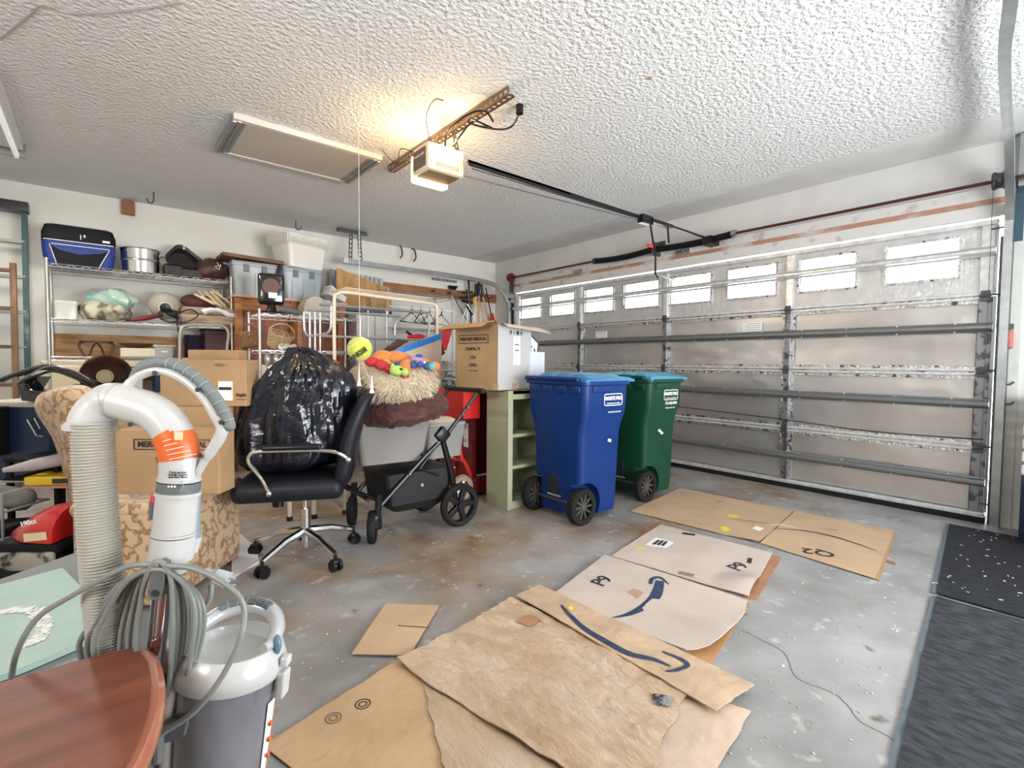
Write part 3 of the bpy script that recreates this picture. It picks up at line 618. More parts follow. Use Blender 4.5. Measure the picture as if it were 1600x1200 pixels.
# E: large damp box spread out
def creaseE(x, y): return 0.0
fE1 = sheetfn(0.004, 0.010, 2.2, 21, ridge=0.006)
sheet('cardboard_sheet', 'large tan cardboard flap with two round printed emblems at the bottom of the floor', [(412, 1170), (620, 1035), (830, 1200), (640, 1360)], sheetfn(0.003, 0.006, 2, 20), M_wet2, 30, 20, seed=5)
fl = sheetfn(0.003, 0.006, 2, 20); eo = [o for o in COL.objects if o.get('label', '').startswith('large tan cardboard flap')][0]
for (cx, cy) in ((567, 1105), (521, 1127)):
    c = PZ(cx, cy); g = G()
    for r0, r1 in ((0.021, 0.025), (0.010, 0.014)):
        n = 24; A = [g.bm.verts.new((c.x+r0*math.cos(2*PI*i/n), c.y+r0*math.sin(2*PI*i/n), 0)) for i in range(n)]; B = [g.bm.verts.new((c.x+r1*math.cos(2*PI*i/n), c.y+r1*math.sin(2*PI*i/n), 0)) for i in range(n)]
        for i in range(n): g.face([A[i], A[(i+1) % n], B[(i+1) % n], B[i]])
    for v in g.bm.verts: v.co.z = fl(v.co.x, v.co.y)+TH+0.0015
    out(g, 'round_emblem', M_ink if cx > 550 else mat('faded_ink', (0.20, 0.12, 0.07), 0.8), eo, world=True)
sheet('cardboard_sheet', 'pale crinkled cardboard sheet at the bottom edge, right of the seam', [(985, 1215), (1075, 1085), (1172, 1118), (1050, 1330)], sheetfn(0.004, 0.012, 3, 33, ridge=0.004), mat('pale_damp_card', (0.62, 0.47, 0.36), 0.5, var=0.22, vscale=6, bump=0.5, bscale=28), 24, 20, seed=6)
fE = sheetfn(0.012, 0.012, 1.8, 21, ridge=0.016, lift=lambda x, y: 0.035*math.exp(-((x*0.62-y*0.78+0.78)/0.05)**2)*max(0, 1-abs(y-1.45)/0.4))
cE = sheet('cardboard_sheet', 'large crinkled damp cardboard sheet filling the bottom of the floor', [(620, 1042), (803, 942), (1076, 1092), (985, 1290)], fE, M_wet, 150, 110, jag=0.012, seed=8)
E2 = sheet('cardboard_sheet', 'second damp cardboard part below the large crinkled sheet at the bottom edge', [(650, 1030), (1030, 1270), (820, 1480), (690, 1200)], sheetfn(0.004, 0.006, 2, 29, ridge=0.010), M_wet, 80, 60, jag=0.01, seed=9)
mark(cE, [(806, 983), (827, 970), (848, 981), (828, 991)], fE, mat('brown_tape', (0.42, 0.22, 0.12), 0.4), 'tape_patch', dz=0.004)
fE3 = sheetfn(0.028, 0.008, 3, 41, ridge=0.006)
cE3 = sheet('cardboard_sheet', 'long cardboard flap printed with a big dark blue curved line across the damp sheet', [(806, 942), (1118, 1128), (1178, 1086), (842, 925)], fE3, mat('flap_cardboard', (0.60, 0.43, 0.29), 0.5, var=0.22, vscale=7, bump=0.5, bscale=30), 60, 14, jag=0.006, seed=10)
ribbon(cE3, [(877, 952), (890, 968), (915, 990), (950, 1012), (985, 1030), (1020, 1038), (1048, 1050)], [0.004, 0.010, 0.012, 0.013, 0.013, 0.010, 0.003], fE3, M_inkb, 'curved_arrow', dz=0.003, zb=0.02)
ribbon(cE3, [(1035, 1026), (1062, 1038), (1074, 1048), (1058, 1056), (1040, 1058)], [0.004, 0.008, 0.009, 0.008, 0.004], fE3, M_inkb, 'arrow_head', dz=0.003, zb=0.02)
mark(cE3, [(887, 958), (891, 953), (897, 956), (893, 963)], fE3, M_yellow, 'yellow_sticker', dz=0.004, zb=0.02)
fE4 = sheetfn(0.036, 0.006, 3, 41)
mark(cE, [(1018, 1098), (1052, 1104), (1046, 1122), (1022, 1116)], lambda x, y: fE(x, y)+0.004, M_tape, 'foil_tape_patch')
# F: small slit sheet
fF = sheetfn(0.006, 0.006, 3, 51)
cF = sheet('cardboard_sheet', 'small plain cardboard piece with a slit lying alone in the middle of the floor', [(549, 1026), (640, 1029), (686, 950), (603, 947)], fF, M_card2, 14, 10, seed=11, jag=0.002)
ribbon(cF, [(622, 983), (671, 986)], [0.003, 0.003], fF, mat('slit_dark', (0.06, 0.035, 0.02), 0.9), 'slit')
# ================================================================ MATS
def rubbermat(label, x0, x1, yl, yr, z, m, skew=0):
    g = G(); nx, ny = 60, 40
    def f(u, v):
        x = x0+(x1-x0)*u; y = yl(x)+(yr-yl(x))*v
        return (x, y, z+0.008+0.003*abs(noise.noise(V((x*60, y*18, 1))))*2)
    t = [[g.bm.verts.new(f(i/nx, j/ny)) for j in range(ny+1)] for i in range(nx+1)]
    for i in range(nx):
        for j in range(ny): g.face([t[i][j], t[i+1][j], t[i+1][j+1], t[i][j+1]])
    o = out(g, 'floor_mat', m, label=label, cat='mat', smooth=True)
    g = G(); k = 14
    for i in range(k):
        xa, xb = x0+(x1-x0)*i/k, x0+(x1-x0)*(i+1)/k
        g.prism([(xa, yl(xa)+0.018, z), (xa, yl(xa)-0.005, z), (xb, yl(xb)-0.005, z), (xb, yl(xb)+0.018, z)], (0, 0, 0.006))
    out(g, 'edge_strip', mat('mat_rubber_edge', (0.10, 0.13, 0.15), 0.5), o, world=True)
    g = G(); g.bb((x0, yr, z), (x1, yl(x0)-0.02, z+0.006)); out(g, 'backing', M_rubber, o, world=True)
    return o
line = lambda p, q: (lambda x: p[1]+(q[1]-p[1])*(x-p[0])/(q[0]-p[0]))
def matm(key, c, c2): return mat(key, c, 0.75, col2=c2, vscale=45, stretch=(1, 0.35, 1), contrast=(0.35, 0.7), bump=0.8, bscale=70)
rubbermat('black ribbed rubber mat against the garage door at the right', 3.10, 4.55, line((3.128, 0.505), (4.543, 0.68)), -0.9, 0.001, matm('mat_black', (0.016, 0.019, 0.026), (0.003, 0.004, 0.006)))
rubbermat('long dark grey carpet mat in the lower right corner', 0.7, 3.06, line((3.128, 0.50), (1.66, 0.335)), -0.9, 0.001, matm('mat_charcoal', (0.050, 0.055, 0.065), (0.009, 0.010, 0.013)))
g = G()
for i in range(70):
    x = random.uniform(3.2, 4.5); y = random.uniform(0.0, 0.55); g.box((x, y, 0.0145), (random.uniform(.004, .016), random.uniform(.003, .006), 0.002), Matrix.Rotation(random.uniform(0, 3), 3, 'Z'))
out(g, 'paper_crumbs', M_label, label='white crumbs scattered over the black rubber mat', cat='debris', kind='stuff')
g = G()
for i in range(260):
    px, py = random.uniform(380, 1420), random.uniform(800, 1180); p = PZ(px, py); g.box((p.x, p.y, 0.002), (random.uniform(.003, .009), random.uniform(.003, .006), 0.003), Matrix.Rotation(random.uniform(0, 3), 3, 'Z'))
out(g, 'floor_debris', mat('debris_grit', (0.40, 0.34, 0.27), 0.8, col2=(0.75, 0.72, 0.66), vscale=8), label='small bits of grit scattered over the concrete floor', cat='debris', kind='stuff')

# ================================================================ WHEELED BINS
def boolean(o, cutters):
    for c in cutters:
        md = o.modifiers.new('b', 'BOOLEAN'); md.object = c; md.operation = 'DIFFERENCE'; md.solver = 'EXACT'
    bpy.context.view_layer.update(); dg = bpy.context.evaluated_depsgraph_get()
    me = bpy.data.meshes.new_from_object(o.evaluated_get(dg)); o.modifiers.clear(); o.data = me
    for c in cutters: bpy.data.objects.remove(c)
def cart(label, loc, M_body, M_lid, W2=False):
    t = thing('wheeled_bin', label, 'bin', loc)
    g = G(); B = [(0.045, .39, .45), (0.10, .40, .46), (0.34, .415, .475), (0.60, .425, .49), (0.68, .435, .52), (0.76, .455, .575), (0.90, .465, .585), (0.965, .468, .59)]
    g.loft([rrect(0.0, 0, z, a, b, 0.045, 4) for z, a, b in B])
    body = out(g, 'body', M_body, t, smooth=True)
    cuts = []
    for s in (-1, 1):
        c = G(); c.cyl((-0.15, s*0.15, 0.125), (-0.15, s*0.32, 0.125), 0.155, n=28); cuts.append(out(c, 'cut', M_black))
    # cutters live in world space; move to the bin
    for c in cuts: c.location = V(c.location)+V(loc)
    boolean(body, cuts)
    g = G(); g.loft([rrect(0, 0, z, a, b, 0.05, 4) for z, a, b in ((0.955, .475, .60), (0.96, .50, .625), (0.985, .50, .625), (0.99, .48, .60))]); out(g, 'rim', M_body, t, smooth=True)
    for y in (-0.20, -0.07, 0.07, 0.20):
        g = G(); g.box((-0.232, y, 0.925), (0.02, 0.09, 0.055), bev=0.012); out(g, 'rim_rib', M_body, t, smooth=True)
    g = G(); g.box((-0.06, -0.296, 0.93), (0.20, 0.014, 0.05), bev=0.006); out(g, 'side_grip', M_body, t, smooth=True)
    # lid
    g = G()
    def lf(u, v):
        x = -0.245+0.52*u; y = -0.31+0.62*v; e = min(u, 1-u, v, 1-v)
        z = 1.0+0.030*min(1, e*7)+0.008*math.cos((v-0.5)*PI*8)*min(1, e*10)-0.012*(u-0.5)**2
        return (x, y, z)
    nu, nv = 20, 40
    T = [[g.bm.verts.new(lf(i/nu, j/nv)) for j in range(nv+1)] for i in range(nu+1)]
    for i in range(nu):
        for j in range(nv): g.face([T[i][j], T[i+1][j], T[i+1][j+1], T[i][j+1]])
    ed = [T[i][0] for i in range(nu+1)]+[T[nu][j] for j in range(1, nv+1)]+[T[i][nv] for i in range(nu-1, -1, -1)]+[T[0][j] for j in range(nv-1, 0, -1)]
    lo = [g.bm.verts.new((v.co.x, v.co.y, 0.978)) for v in ed]
    for i in range(len(ed)): g.face([ed[i], ed[(i+1) % len(ed)], lo[(i+1) % len(ed)], lo[i]])
    g.face(lo); out(g, 'lid', M_lid, t, smooth=True)
    g = G(); g.cyl((-0.262, -0.25, 1.0), (-0.262, 0.27, 1.0), 0.014, n=10)
    for y in (-0.24, -0.08, 0.08, 0.26): g.box((-0.245, y, 0.995), (0.05, 0.025, 0.03), bev=0.006)
    out(g, 'handle_bar', M_body, t, smooth=True)
    g = G(); g.cyl((-0.20, -0.24, 0.125), (-0.20, 0.24, 0.125), 0.012, n=10); out(g, 'axle', M_steeld, t)
    g = G(); g.box((-0.203, 0.03, 0.235), (0.012, 0.12, 0.14), bev=0.01); out(g, 'foot_recess', mat('recess_dark_%s' % ('g' if W2 else 'b'), (0.01, 0.015, 0.03), 0.7), t)
    g = G(); g.box((-0.205, 0.02, 0.158), (0.012, 0.13, 0.012)); out(g, 'catch_strip', M_grey, t)
    for s in (-1, 1):
        M_ = Matrix.Translation((-0.19, s*0.235, 0.125)) @ Matrix.Rotation(R(90), 4, 'X')
        g = G(); g.lathe([(0.085, -0.024), (0.118, -0.026), (0.125, -0.016), (0.125, 0.016), (0.118, 0.026), (0.085, 0.024), (0.085, -0.024)], 36, M_, caps=False)
        for i in range(36):
            a = 2*PI*i/36; g.box((-0.19+0.124*math.cos(a), s*0.235, 0.125+0.124*math.sin(a)), (0.006, 0.05, 0.008), Matrix.Rotation(-a, 3, 'Y'))
        wh = out(g, 'wheel', M_rubber, t, smooth=True)
        g = G(); g.cyl((-0.19, s*0.235-0.022, 0.125), (-0.19, s*0.235+0.022, 0.125), 0.022, n=14)
        for i in range(10):
            a = 2*PI*i/10; g.box((-0.19+0.052*math.cos(a), s*0.235, 0.125+0.052*math.sin(a)), (0.075, 0.034, 0.012), Matrix.Rotation(-a, 3, 'Y'))
        out(g, 'hub', mat('hub_grey', (0.07, 0.065, 0.06), 0.45), wh)
    # vertical corner seam and raised side panel
    g = G(); g.box((-0.20, -0.272, 0.86), (0.006, 0.006, 0.16), bev=0.002); out(g, 'corner_seam', M_lid, t, smooth=True)
    R_, U_ = V((1, 0, 0)), V((0, 0, 1)); o_ = V((0.055, -0.2955, 0.855))
    def L_(dx, dz): return V(loc)+o_+V((dx, 0.002 if dz > -0.09 else 0.012, dz))
    g = G(); n = 8; W_, H_, r_ = 0.20, 0.085, 0.02
    a = [V(loc)+V((0.055+x, -0.2975, 0.855+z)) for x, z, _ in rrect(0, 0, 0, W_, H_, r_)]; b = [V(loc)+V((0.055+x, -0.2975, 0.855+z)) for x, z, _ in rrect(0, 0, 0, W_-0.012, H_-0.012, r_-0.005)]
    va, vb = g.verts(a), g.verts(b)
    for i in range(len(a)): g.face([va[i], va[(i+1) % len(a)], vb[(i+1) % len(a)], vb[i]])
    out(g, 'logo_border', M_label, t, world=True)
    text('WASTE PRO', 0.035, L_(0, 0.008), R_, U_, M_label, t, 'logo_lettering', off=0.004, bold=0.0016)
    text('CARING FOR OUR COMMUNITIES', 0.0095, L_(0, -0.026), R_, U_, M_label, t, 'small_lettering', off=0.004, bold=0.0004)
    if W2:
        text('772-462-0200', 0.030, L_(0, -0.068), R_, U_, M_label, t, 'phone_lettering', off=0.006, bold=0.0008); text('wasteprousa.com', 0.020, L_(0, -0.105), R_, U_, M_label, t, 'web_lettering', off=0.008)
    else: text('wasteprousa.com', 0.020, L_(0.01, -0.085), R_, U_, M_label, t, 'web_lettering', off=0.006)
    for q in ((0.07, -0.255, 0.56),) if not W2 else ((-0.03, -0.252, 0.56), (0.0, -0.252, 0.54)):
        g = G(); g.box(q, (0.035, 0.004, 0.02), Matrix.Rotation(0.3, 3, 'Y')); out(g, 'scuff', M_label, t)
    return t
M_blue = mat('blue_bin', (0.003, 0.030, 0.155), 0.42, spec=0.3, var=0.12, vscale=5, bump=0.05, bscale=120)
M_green = mat('green_bin', (0.004, 0.050, 0.025), 0.45, spec=0.3, var=0.15, vscale=5, bump=0.05, bscale=120)
M_bl = mat('light_blue_lid', (0.03, 0.19, 0.38), 0.35)
cart('blue wheeled recycling bin with a light blue lid in front of the green shelf unit', (2.72, 2.52, 0), M_blue, M_bl)
cart('dark green wheeled bin with a light blue lid beside the garage door', (3.56, 2.60, 0), M_green, mat('aqua_lid', (0.02, 0.27, 0.42), 0.35), True)
# ================================================================ SAGE SHELF UNIT, BOX ON TOP
M_sage = mat('sage_paint', (0.36, 0.37, 0.24), 0.45)
bk = thing('shelf_unit', 'sage green open shelf unit between the stroller and the blue bin', 'shelf', (2.65, 2.99, 0))
x0, x1, y0, y1 = 2.34, 2.96, 2.86, 3.12
for xa in (x0, x1-0.025):
    g = G(); g.bb((xa, y0, 0), (xa+0.025, y1, 0.885)); out(g, 'side_panel', M_sage, bk, world=True)
g = G(); g.bb((x0, y1-0.012, 0.0), (x1, y1, 0.88)); out(g, 'back_panel', M_sage, bk, world=True)
for z in (0.03, 0.30, 0.54, 0.87):
    g = G(); g.bb((x0+0.02, y0+(0.0 if z > 0.8 else 0.012), z), (x1-0.02, y1-0.01, z+0.025)); out(g, 'shelf', M_sage, bk, world=True)
g = G(); g.bb((x0+0.025, y0, 0), (x1-0.025, y0+0.012, 0.055)); g.bb((x0+0.025, y0, 0.83), (x1-0.025, y0+0.012, 0.895)); g.bb((x0+0.0, y0-0.006, 0), (x0+0.045, y0+0.0, 0.895)); out(g, 'face_frame', M_sage, bk, world=True)

def boxframe(mid, yaw, lu, lv, h, z):   # corner nearest the viewer, u to the right, v to the left
    u = V((math.cos(yaw), math.sin(yaw), 0)); v = V((-u.y, u.x, 0)); return u, v
def carton(label, mid, yaw, lu, lv, h, m=None, open_top=False, flaps=(), group=None, name='cardboard_box', cat='box'):
    u, v = boxframe(mid, yaw, lu, lv, h, 0); c = V(mid)+u*lu/2+v*lv/2
    t = thing(name, label, cat, c, yaw, group); m = m or M_card
    g = G(); e = 0.005
    if open_top:
        for a, b in (((-lu/2, -lv/2, 0), (lu/2, -lv/2+e, h)), ((-lu/2, lv/2-e, 0), (lu/2, lv/2, h)), ((-lu/2, -lv/2, 0), (-lu/2+e, lv/2, h)), ((lu/2-e, -lv/2, 0), (lu/2, lv/2, h)), ((-lu/2, -lv/2, 0), (lu/2, lv/2, e))): g.bb(a, b)
    else: g.box((0, 0, h/2), (lu, lv, h), bev=0.003)
    out(g, 'carton', m, t); return t, u, v
mmid = V((2.27, 2.90, 0.897))
bx, u, v = carton('open brown moving carton printed MERCURY MEDICAL on top of the sage shelf unit', mmid, R(12), 0.42, 0.43, 0.50, open_top=True)
# outward-folded flaps
def flap(parent, pts, bend, m, name='flap'):
    g = G(); a, b, c, d = [V(p) for p in pts]   # a,b hinge; d,c outer
    T = []
    for i in range(9):
        t = i/8; row = []
        for j in range(9):
            s = j/8; p = (a*(1-s)+b*s)*(1-t)+(d*(1-s)+c*s)*t; p = p+V((0, 0, bend*math.sin(t*PI)*1.0)); row.append(p)
        T.append(row)
    g.loft([[*r] for r in T], closed=False)
    q = g.bm.faces[:]; r = bmesh.ops.solidify(g.bm, geom=q, thickness=0.004)
    return out(g, name, m, parent, world=True, smooth=True)
zt = 0.897+0.50; P0 = V((mmid.x, mmid.y, zt)); PL = P0+v*0.43; PR = P0+u*0.42
fl_ = flap(bx, [PL, P0, P0-u*0.05+V((0, 0, -0.0)), PL-u*0.16+v*0.03+V((0, 0, -0.06))], 0.02, M_card)
flap(bx, [PL, P0+v*0.0, P0-u*0.17+V((0, 0, -0.035)), PL-u*0.20+V((0, 0, -0.045))], 0.02, M_card)
flap(bx, [P0, PR, PR-v*0.17+u*0.04+V((0, 0, -0.06)), P0-v*0.10+V((0, 0, -0.03))], 0.012, M_cardL)
flap(bx, [PR, PR+v*0.43, PR+v*0.42+u*0.16+V((0, 0, -0.05)), PR+u*0.16+V((0, 0, -0.055))], 0.01, M_cardL)
nL = -u; oL = P0+v*0.22
def onL(dv, z): return V((mmid.x, mmid.y, 0))+v*dv+V((0, 0, z))-u*0.001
text('MERCURY MEDICAL', 0.030, onL(0.245, 1.285), -v, (0, 0, 1), M_ink, bx, bold=0.0012)
for s, z, sz in (('TAMPA, FL', 1.21, 0.034), ('USA', 1.145, 0.034), ('C/NO', 1.085, 0.034)): text(s, sz, onL(0.245, z), -v, (0, 0, 1), M_ink, bx, bold=0.0008)
g = G()
for (a, b, z0_, z1_) in ((0.09, 0.40, 1.313, 1.318), (0.09, 0.40, 1.252, 1.257), (0.09, 0.095, 1.252, 1.318), (0.395, 0.40, 1.252, 1.318), (0.19, 0.29, 1.040, 1.046)):
    p = onL((a+b)/2, (z0_+z1_)/2); g.box(p, (0.001, b-a, z1_-z0_), Matrix.Rotation(R(12), 3, 'Z'))
out(g, 'printed_frame', M_ink, bx, world=True)
def onR(du, z): return V((mmid.x, mmid.y, 0))+u*du+V((0, 0, z))-v*0.002
rz12 = Matrix.Rotation(R(12), 3, 'Z')
g = G(); g.box((mmid+u*0.21-v*0.0015)+V((0, 0, 0.25)), (0.415, 0.002, 0.49), rz12); out(g, 'pale_side', mat('pale_box_side', (0.46, 0.45, 0.44), 0.7), bx, world=True, label='pale grey side of the carton')
g = G(); g.box(onR(0.23, 1.20), (0.085, 0.002, 0.22), rz12); lb = out(g, 'label', M_label, bx, world=True)
g = G()
for k in range(9): g.box(onR(0.23, 1.29-k*0.022)-v*0.0015, (0.05 if k in (2, 4) else 0.03, 0.001, 0.010 if k in (2, 4) else 0.003), rz12)
out(g, 'label_print', mat('bluegrey_print', (0.08, 0.10, 0.16), 0.6), bx, world=True)
g = G()
for k in range(4): g.box(onR(0.15+k*0.045, 1.338), (0.032, 0.001, 0.03), rz12)
out(g, 'handling_symbols', M_ink, bx, world=True)
g = G(); g.cyl(onR(0.30, 1.375), onR(0.30, 1.375)-v*0.002, 0.014, n=16); out(g, 'green_dot', mat('green_dot', (0.02, 0.45, 0.12), 0.5), bx, world=True)
g = G(); g.box(onR(0.20, 0.925), (0.05, 0.003, 0.05), rz12); g.box(mmid+V((0, 0, 0.03))-u*0.002+v*0.015, (0.003, 0.05, 0.05), rz12); out(g, 'tape_end', mat('clear_tape', (0.45, 0.33, 0.2), 0.2), bx, world=True)
# white carton and framed picture behind it, seen right of the box
t, _, _ = carton('small white carton on the sage shelf unit right of the open box', (2.66, 2.97, 0.897), R(12), 0.20, 0.12, 0.30, m=mat('white_card', (0.60, 0.63, 0.68), 0.6))
pf = thing('framed_picture', 'black framed picture tilted in behind the small white carton', 'picture', (2.80, 3.12, 1.20), rot=(R(-12), R(28), R(14)))
g = G(); g.box((0, 0, 0.02), (0.20, 0.02, 0.26), bev=0.004); out(g, 'frame', M_black, pf)
g = G(); g.box((0, -0.012, 0.02), (0.14, 0.004, 0.20)); out(g, 'print', M_label, pf)
g = G(); g.ball((-0.03, -0.013, 0.03), 0.018, (1, .1, 1)); g.ball((0.03, -0.013, 0.03), 0.018, (1, .1, 1)); g.box((0, -0.0135, -0.03), (0.10, 0.002, 0.02)); out(g, 'print_marks', M_ink, pf)

# ================================================================ RED HAND TRUCK + RED CABINET
ht2 = thing('hand_truck', 'red hand truck with a beige tyre behind the stroller', 'hand truck', (2.30, 3.45, 0))
g = G()
for y in (3.36, 3.60): g.tube(smooth_path([(2.42, y, 0.05), (2.30, y, 0.28), (2.26, y, 0.34), (2.22, y, 0.60)], 4), 0.017, 8)
for z, x in ((0.10, 2.40), (0.30, 2.28), (0.55, 2.22)): g.cyl((x, 3.36, z), (x, 3.60, z), 0.012)
g.cyl((2.36, 3.36, 0.12), (2.62, 3.36, 0.10), 0.013); g.bb((2.30, 3.34, 0.03), (2.62, 3.62, 0.045)); g.cyl((2.25, 3.34, 0.11), (2.42, 3.36, 0.08), 0.015)
out(g, 'frame', mat('orange_red_paint', (0.70, 0.035, 0.02), 0.35), ht2, world=True, smooth=True)
for y in (3.29, 3.67):
    M_ = Matrix.Translation((2.22, y, 0.105)) @ Matrix.Rotation(R(90), 4, 'X')
    g = G(); g.lathe([(0.06, -0.022), (0.095, -0.026), (0.105, 0), (0.095, 0.026), (0.06, 0.022), (0.06, -0.022)], 28, M_, caps=False); wh = out(g, 'wheel', mat('beige_tyre', (0.36, 0.27, 0.19), 0.7), ht2, world=True, smooth=True)
    g = G(); g.cyl((2.22, y-0.03, 0.105), (2.22, y+0.03, 0.105), 0.018)
    for i in range(5):
        a = 2*PI*i/5; g.box((2.22+0.035*math.cos(a), y, 0.105+0.035*math.sin(a)), (0.065, 0.02, 0.02), Matrix.Rotation(-a, 3, 'Y'))
    out(g, 'hub', M_label, wh, world=True)
rc = thing('tool_cabinet', 'dark red metal tool cabinet standing behind the sage shelf unit', 'cabinet', (2.55, 3.62, 0))
g = G(); g.bb((2.36, 3.34, 0.03), (2.40, 3.90, 0.86)); g.bb((2.36, 3.30, 0.03), (3.0, 3.34, 0.16)); g.bb((2.36, 3.86, 0.03), (3.0, 3.90, 0.86)); g.bb((2.36, 3.30, 0.82), (3.0, 3.90, 0.86)); g.bb((2.96, 3.34, 0.03), (3.0, 3.9, 0.86)); out(g, 'cabinet_shell', mat('dark_red_paint', (0.16, 0.012, 0.015), 0.35), rc, world=True)
g = G(); g.bb((2.20, 3.24, 0.66), (2.36, 3.62, 0.888)); out(g, 'top_box', M_red, rc, world=True, label='bright red top box')
g = G(); g.bb((2.352, 3.40, 0.40), (2.358, 3.46, 0.60)); out(g, 'label', M_label, rc, world=True)
g = G()
for z in (0.30, 0.42, 0.55): g.bb((2.35, 3.46, z), (2.36, 3.84, z+0.012))
out(g, 'drawer_edge', M_red, rc, world=True)

# ================================================================ STROLLER (frame, tubs and beds on it)
st = thing('stroller', 'black folding stroller frame with four wheels carrying grey tubs', 'stroller', (1.6, 3.0, 0))
def swheel(x, y, r, w_, spk=5, name='wheel', sw=0):
    M_ = Matrix.Translation((x, y, r)) @ Matrix.Rotation(sw, 4, 'Z') @ Matrix.Rotation(R(90), 4, 'X')
    g = G(); g.lathe([(r*0.74, -w_*.8), (r*0.9, -w_), (r, -w_*.5), (r, w_*.5), (r*0.9, w_), (r*0.74, w_*.8), (r*0.74, -w_*.8)], 36, M_, caps=False); wh = out(g, name, M_rubber, st, world=True, smooth=True)
    g = G(); g.cyl((0, -w_-0.008, 0), (0, w_+0.008, 0), r*0.2, n=14)
    for i in range(spk):
        a = 2*PI*i/spk; g.box((r*0.45*math.cos(a), 0, r*0.45*math.sin(a)), (r*0.72, w_*1.2, r*0.24), Matrix.Rotation(-a, 3, 'Y'), bev=0.003)
    g.bm.transform(Matrix.Translation((x, y, r)) @ Matrix.Rotation(sw, 4, 'Z')); out(g, 'hub', M_black, wh, world=True); return wh
for y in (2.78, 3.24): swheel(1.86, y, 0.145, 0.026)
for x, y in ((1.265, 2.84), (1.30, 3.24)): swheel(x, y, 0.10, 0.024, 3, sw=R(60))
tubes = []
for y in (2.82, 3.20):
    g = G(); g.tube([(1.30, y, 0.22), (1.62, y, 0.50), (1.78, y, 0.62), (2.04, y, 0.905)], [0.015, 0.015, 0.014, 0.012], 8); out(g, 'side_rail', M_black, st, world=True, smooth=True)
    g = G(); g.tube([(1.86, y, 0.145), (1.82, y, 0.36), (1.74, y, 0.62)], [0.016, 0.022, 0.02], 8); out(g, 'rear_leg', M_black, st, world=True, smooth=True)
    g = G(); g.tube([(1.30, y, 0.30), (1.29, y, 0.16), (1.28, y, 0.10)], [0.022, 0.020, 0.03], 8); g.box((1.28, y, 0.13), (0.07, 0.035, 0.09), bev=0.01); out(g, 'front_fork', M_black, st, world=True, smooth=True)
    g = G(); g.box((1.745, y-0.004, 0.625), (0.09, 0.045, 0.09), Matrix.Rotation(-0.8, 3, 'Y'), bev=0.014); out(g, 'fold_joint', M_black, st, world=True, smooth=True)
    g = G(); g.tube([(1.74, y, 0.60), (1.58, y, 0.42), (1.72, y, 0.36)], 0.008, 6); out(g, 'brace', M_black, st, world=True)
    g = G()
    for q in ((1.70, 0.585), (1.76, 0.66), (1.90, 0.755), (1.94, 0.80), (1.83, 0.40), (1.81, 0.47), (1.50, 0.40)): g.cyl((q[0], y-0.018, q[1]), (q[0], y-0.024, q[1]), 0.006, n=8)
    out(g, 'rivet', M_chrome, st, world=True)
g = G(); g.cyl((2.04, 2.76, 0.91), (2.04, 3.24, 0.91), 0.018, n=12); out(g, 'push_handle', M_black, st, world=True, smooth=True)
g = G(); g.cyl((1.24, 2.84, 0.27), (1.26, 3.24, 0.27), 0.012); g.cyl((1.84, 2.80, 0.17), (1.84, 3.22, 0.17), 0.012); g.cyl((1.62, 2.82, 0.50), (1.62, 3.2, 0.50), 0.010); g.tube([(1.30, 2.84, 0.26), (1.10, 3.02, 0.36), (1.30, 3.22, 0.26)], 0.013, 8); out(g, 'cross_bar', M_black, st, world=True)
g = G(); g.loft([rrect(1.60, 3.02, z, a, b, 0.04, 3) for z, a, b in ((0.15, .34, .30), (0.20, .44, .36), (0.40, .50, .38))]); out(g, 'basket', mat('basket_cloth', (0.007, 0.007, 0.009), 0.6, bump=0.3, bscale=20), st, world=True)
g = G(); g.cyl((1.60, 2.832, 0.31), (1.60, 2.825, 0.31), 0.012, n=10); out(g, 'basket_snap', M_chrome, st, world=True)
def tub(label, c, sx, sy, h, m, yaw=0, group=None):
    t = thing('plastic_tub', label, 'tub', c, yaw, group)
    g = G(); R1 = [rrect(0, 0, z, sx*a, sy*a, 0.04, 4) for z, a in ((0, .84), (h*0.9, .97), (h*0.92, 1.0), (h, 1.0))]; R2 = [rrect(0, 0, z, sx*a-0.012, sy*a-0.012, 0.035, 4) for z, a in ((h, 1.0), (h*0.9, .96), (0.01, .84))]
    g.loft(R1+R2); out(g, 'tub_body', m, t, smooth=True); return t
M_tub = mat('grey_tub', (0.25, 0.24, 0.225), 0.35)
tub('front grey plastic tub on the stroller under the fluffy beds', (1.45, 3.03, 0.465), 0.50, 0.34, 0.27, M_tub, R(-6))
tub('grey plastic tub sticking out at the right end of the stroller', (1.97, 3.27, 0.40), 0.36, 0.32, 0.26, mat('grey_tub_pale', (0.30, 0.29, 0.275), 0.4), R(4))
g = G(); g.loft([rrect(1.97, 3.27, z, a, b, .05, 3) for z, a, b in ((0.62, .25, .22), (0.66, .30, .26), (0.69, .2, .16))]); g.wob(0.02, 9); out(g, 'folded_towel', mat('cream_towel', (0.62, 0.54, 0.42), 0.9, bump=0.5, bscale=60), smooth=True, label='cream towel lying in the right grey tub on the stroller', cat='towel')
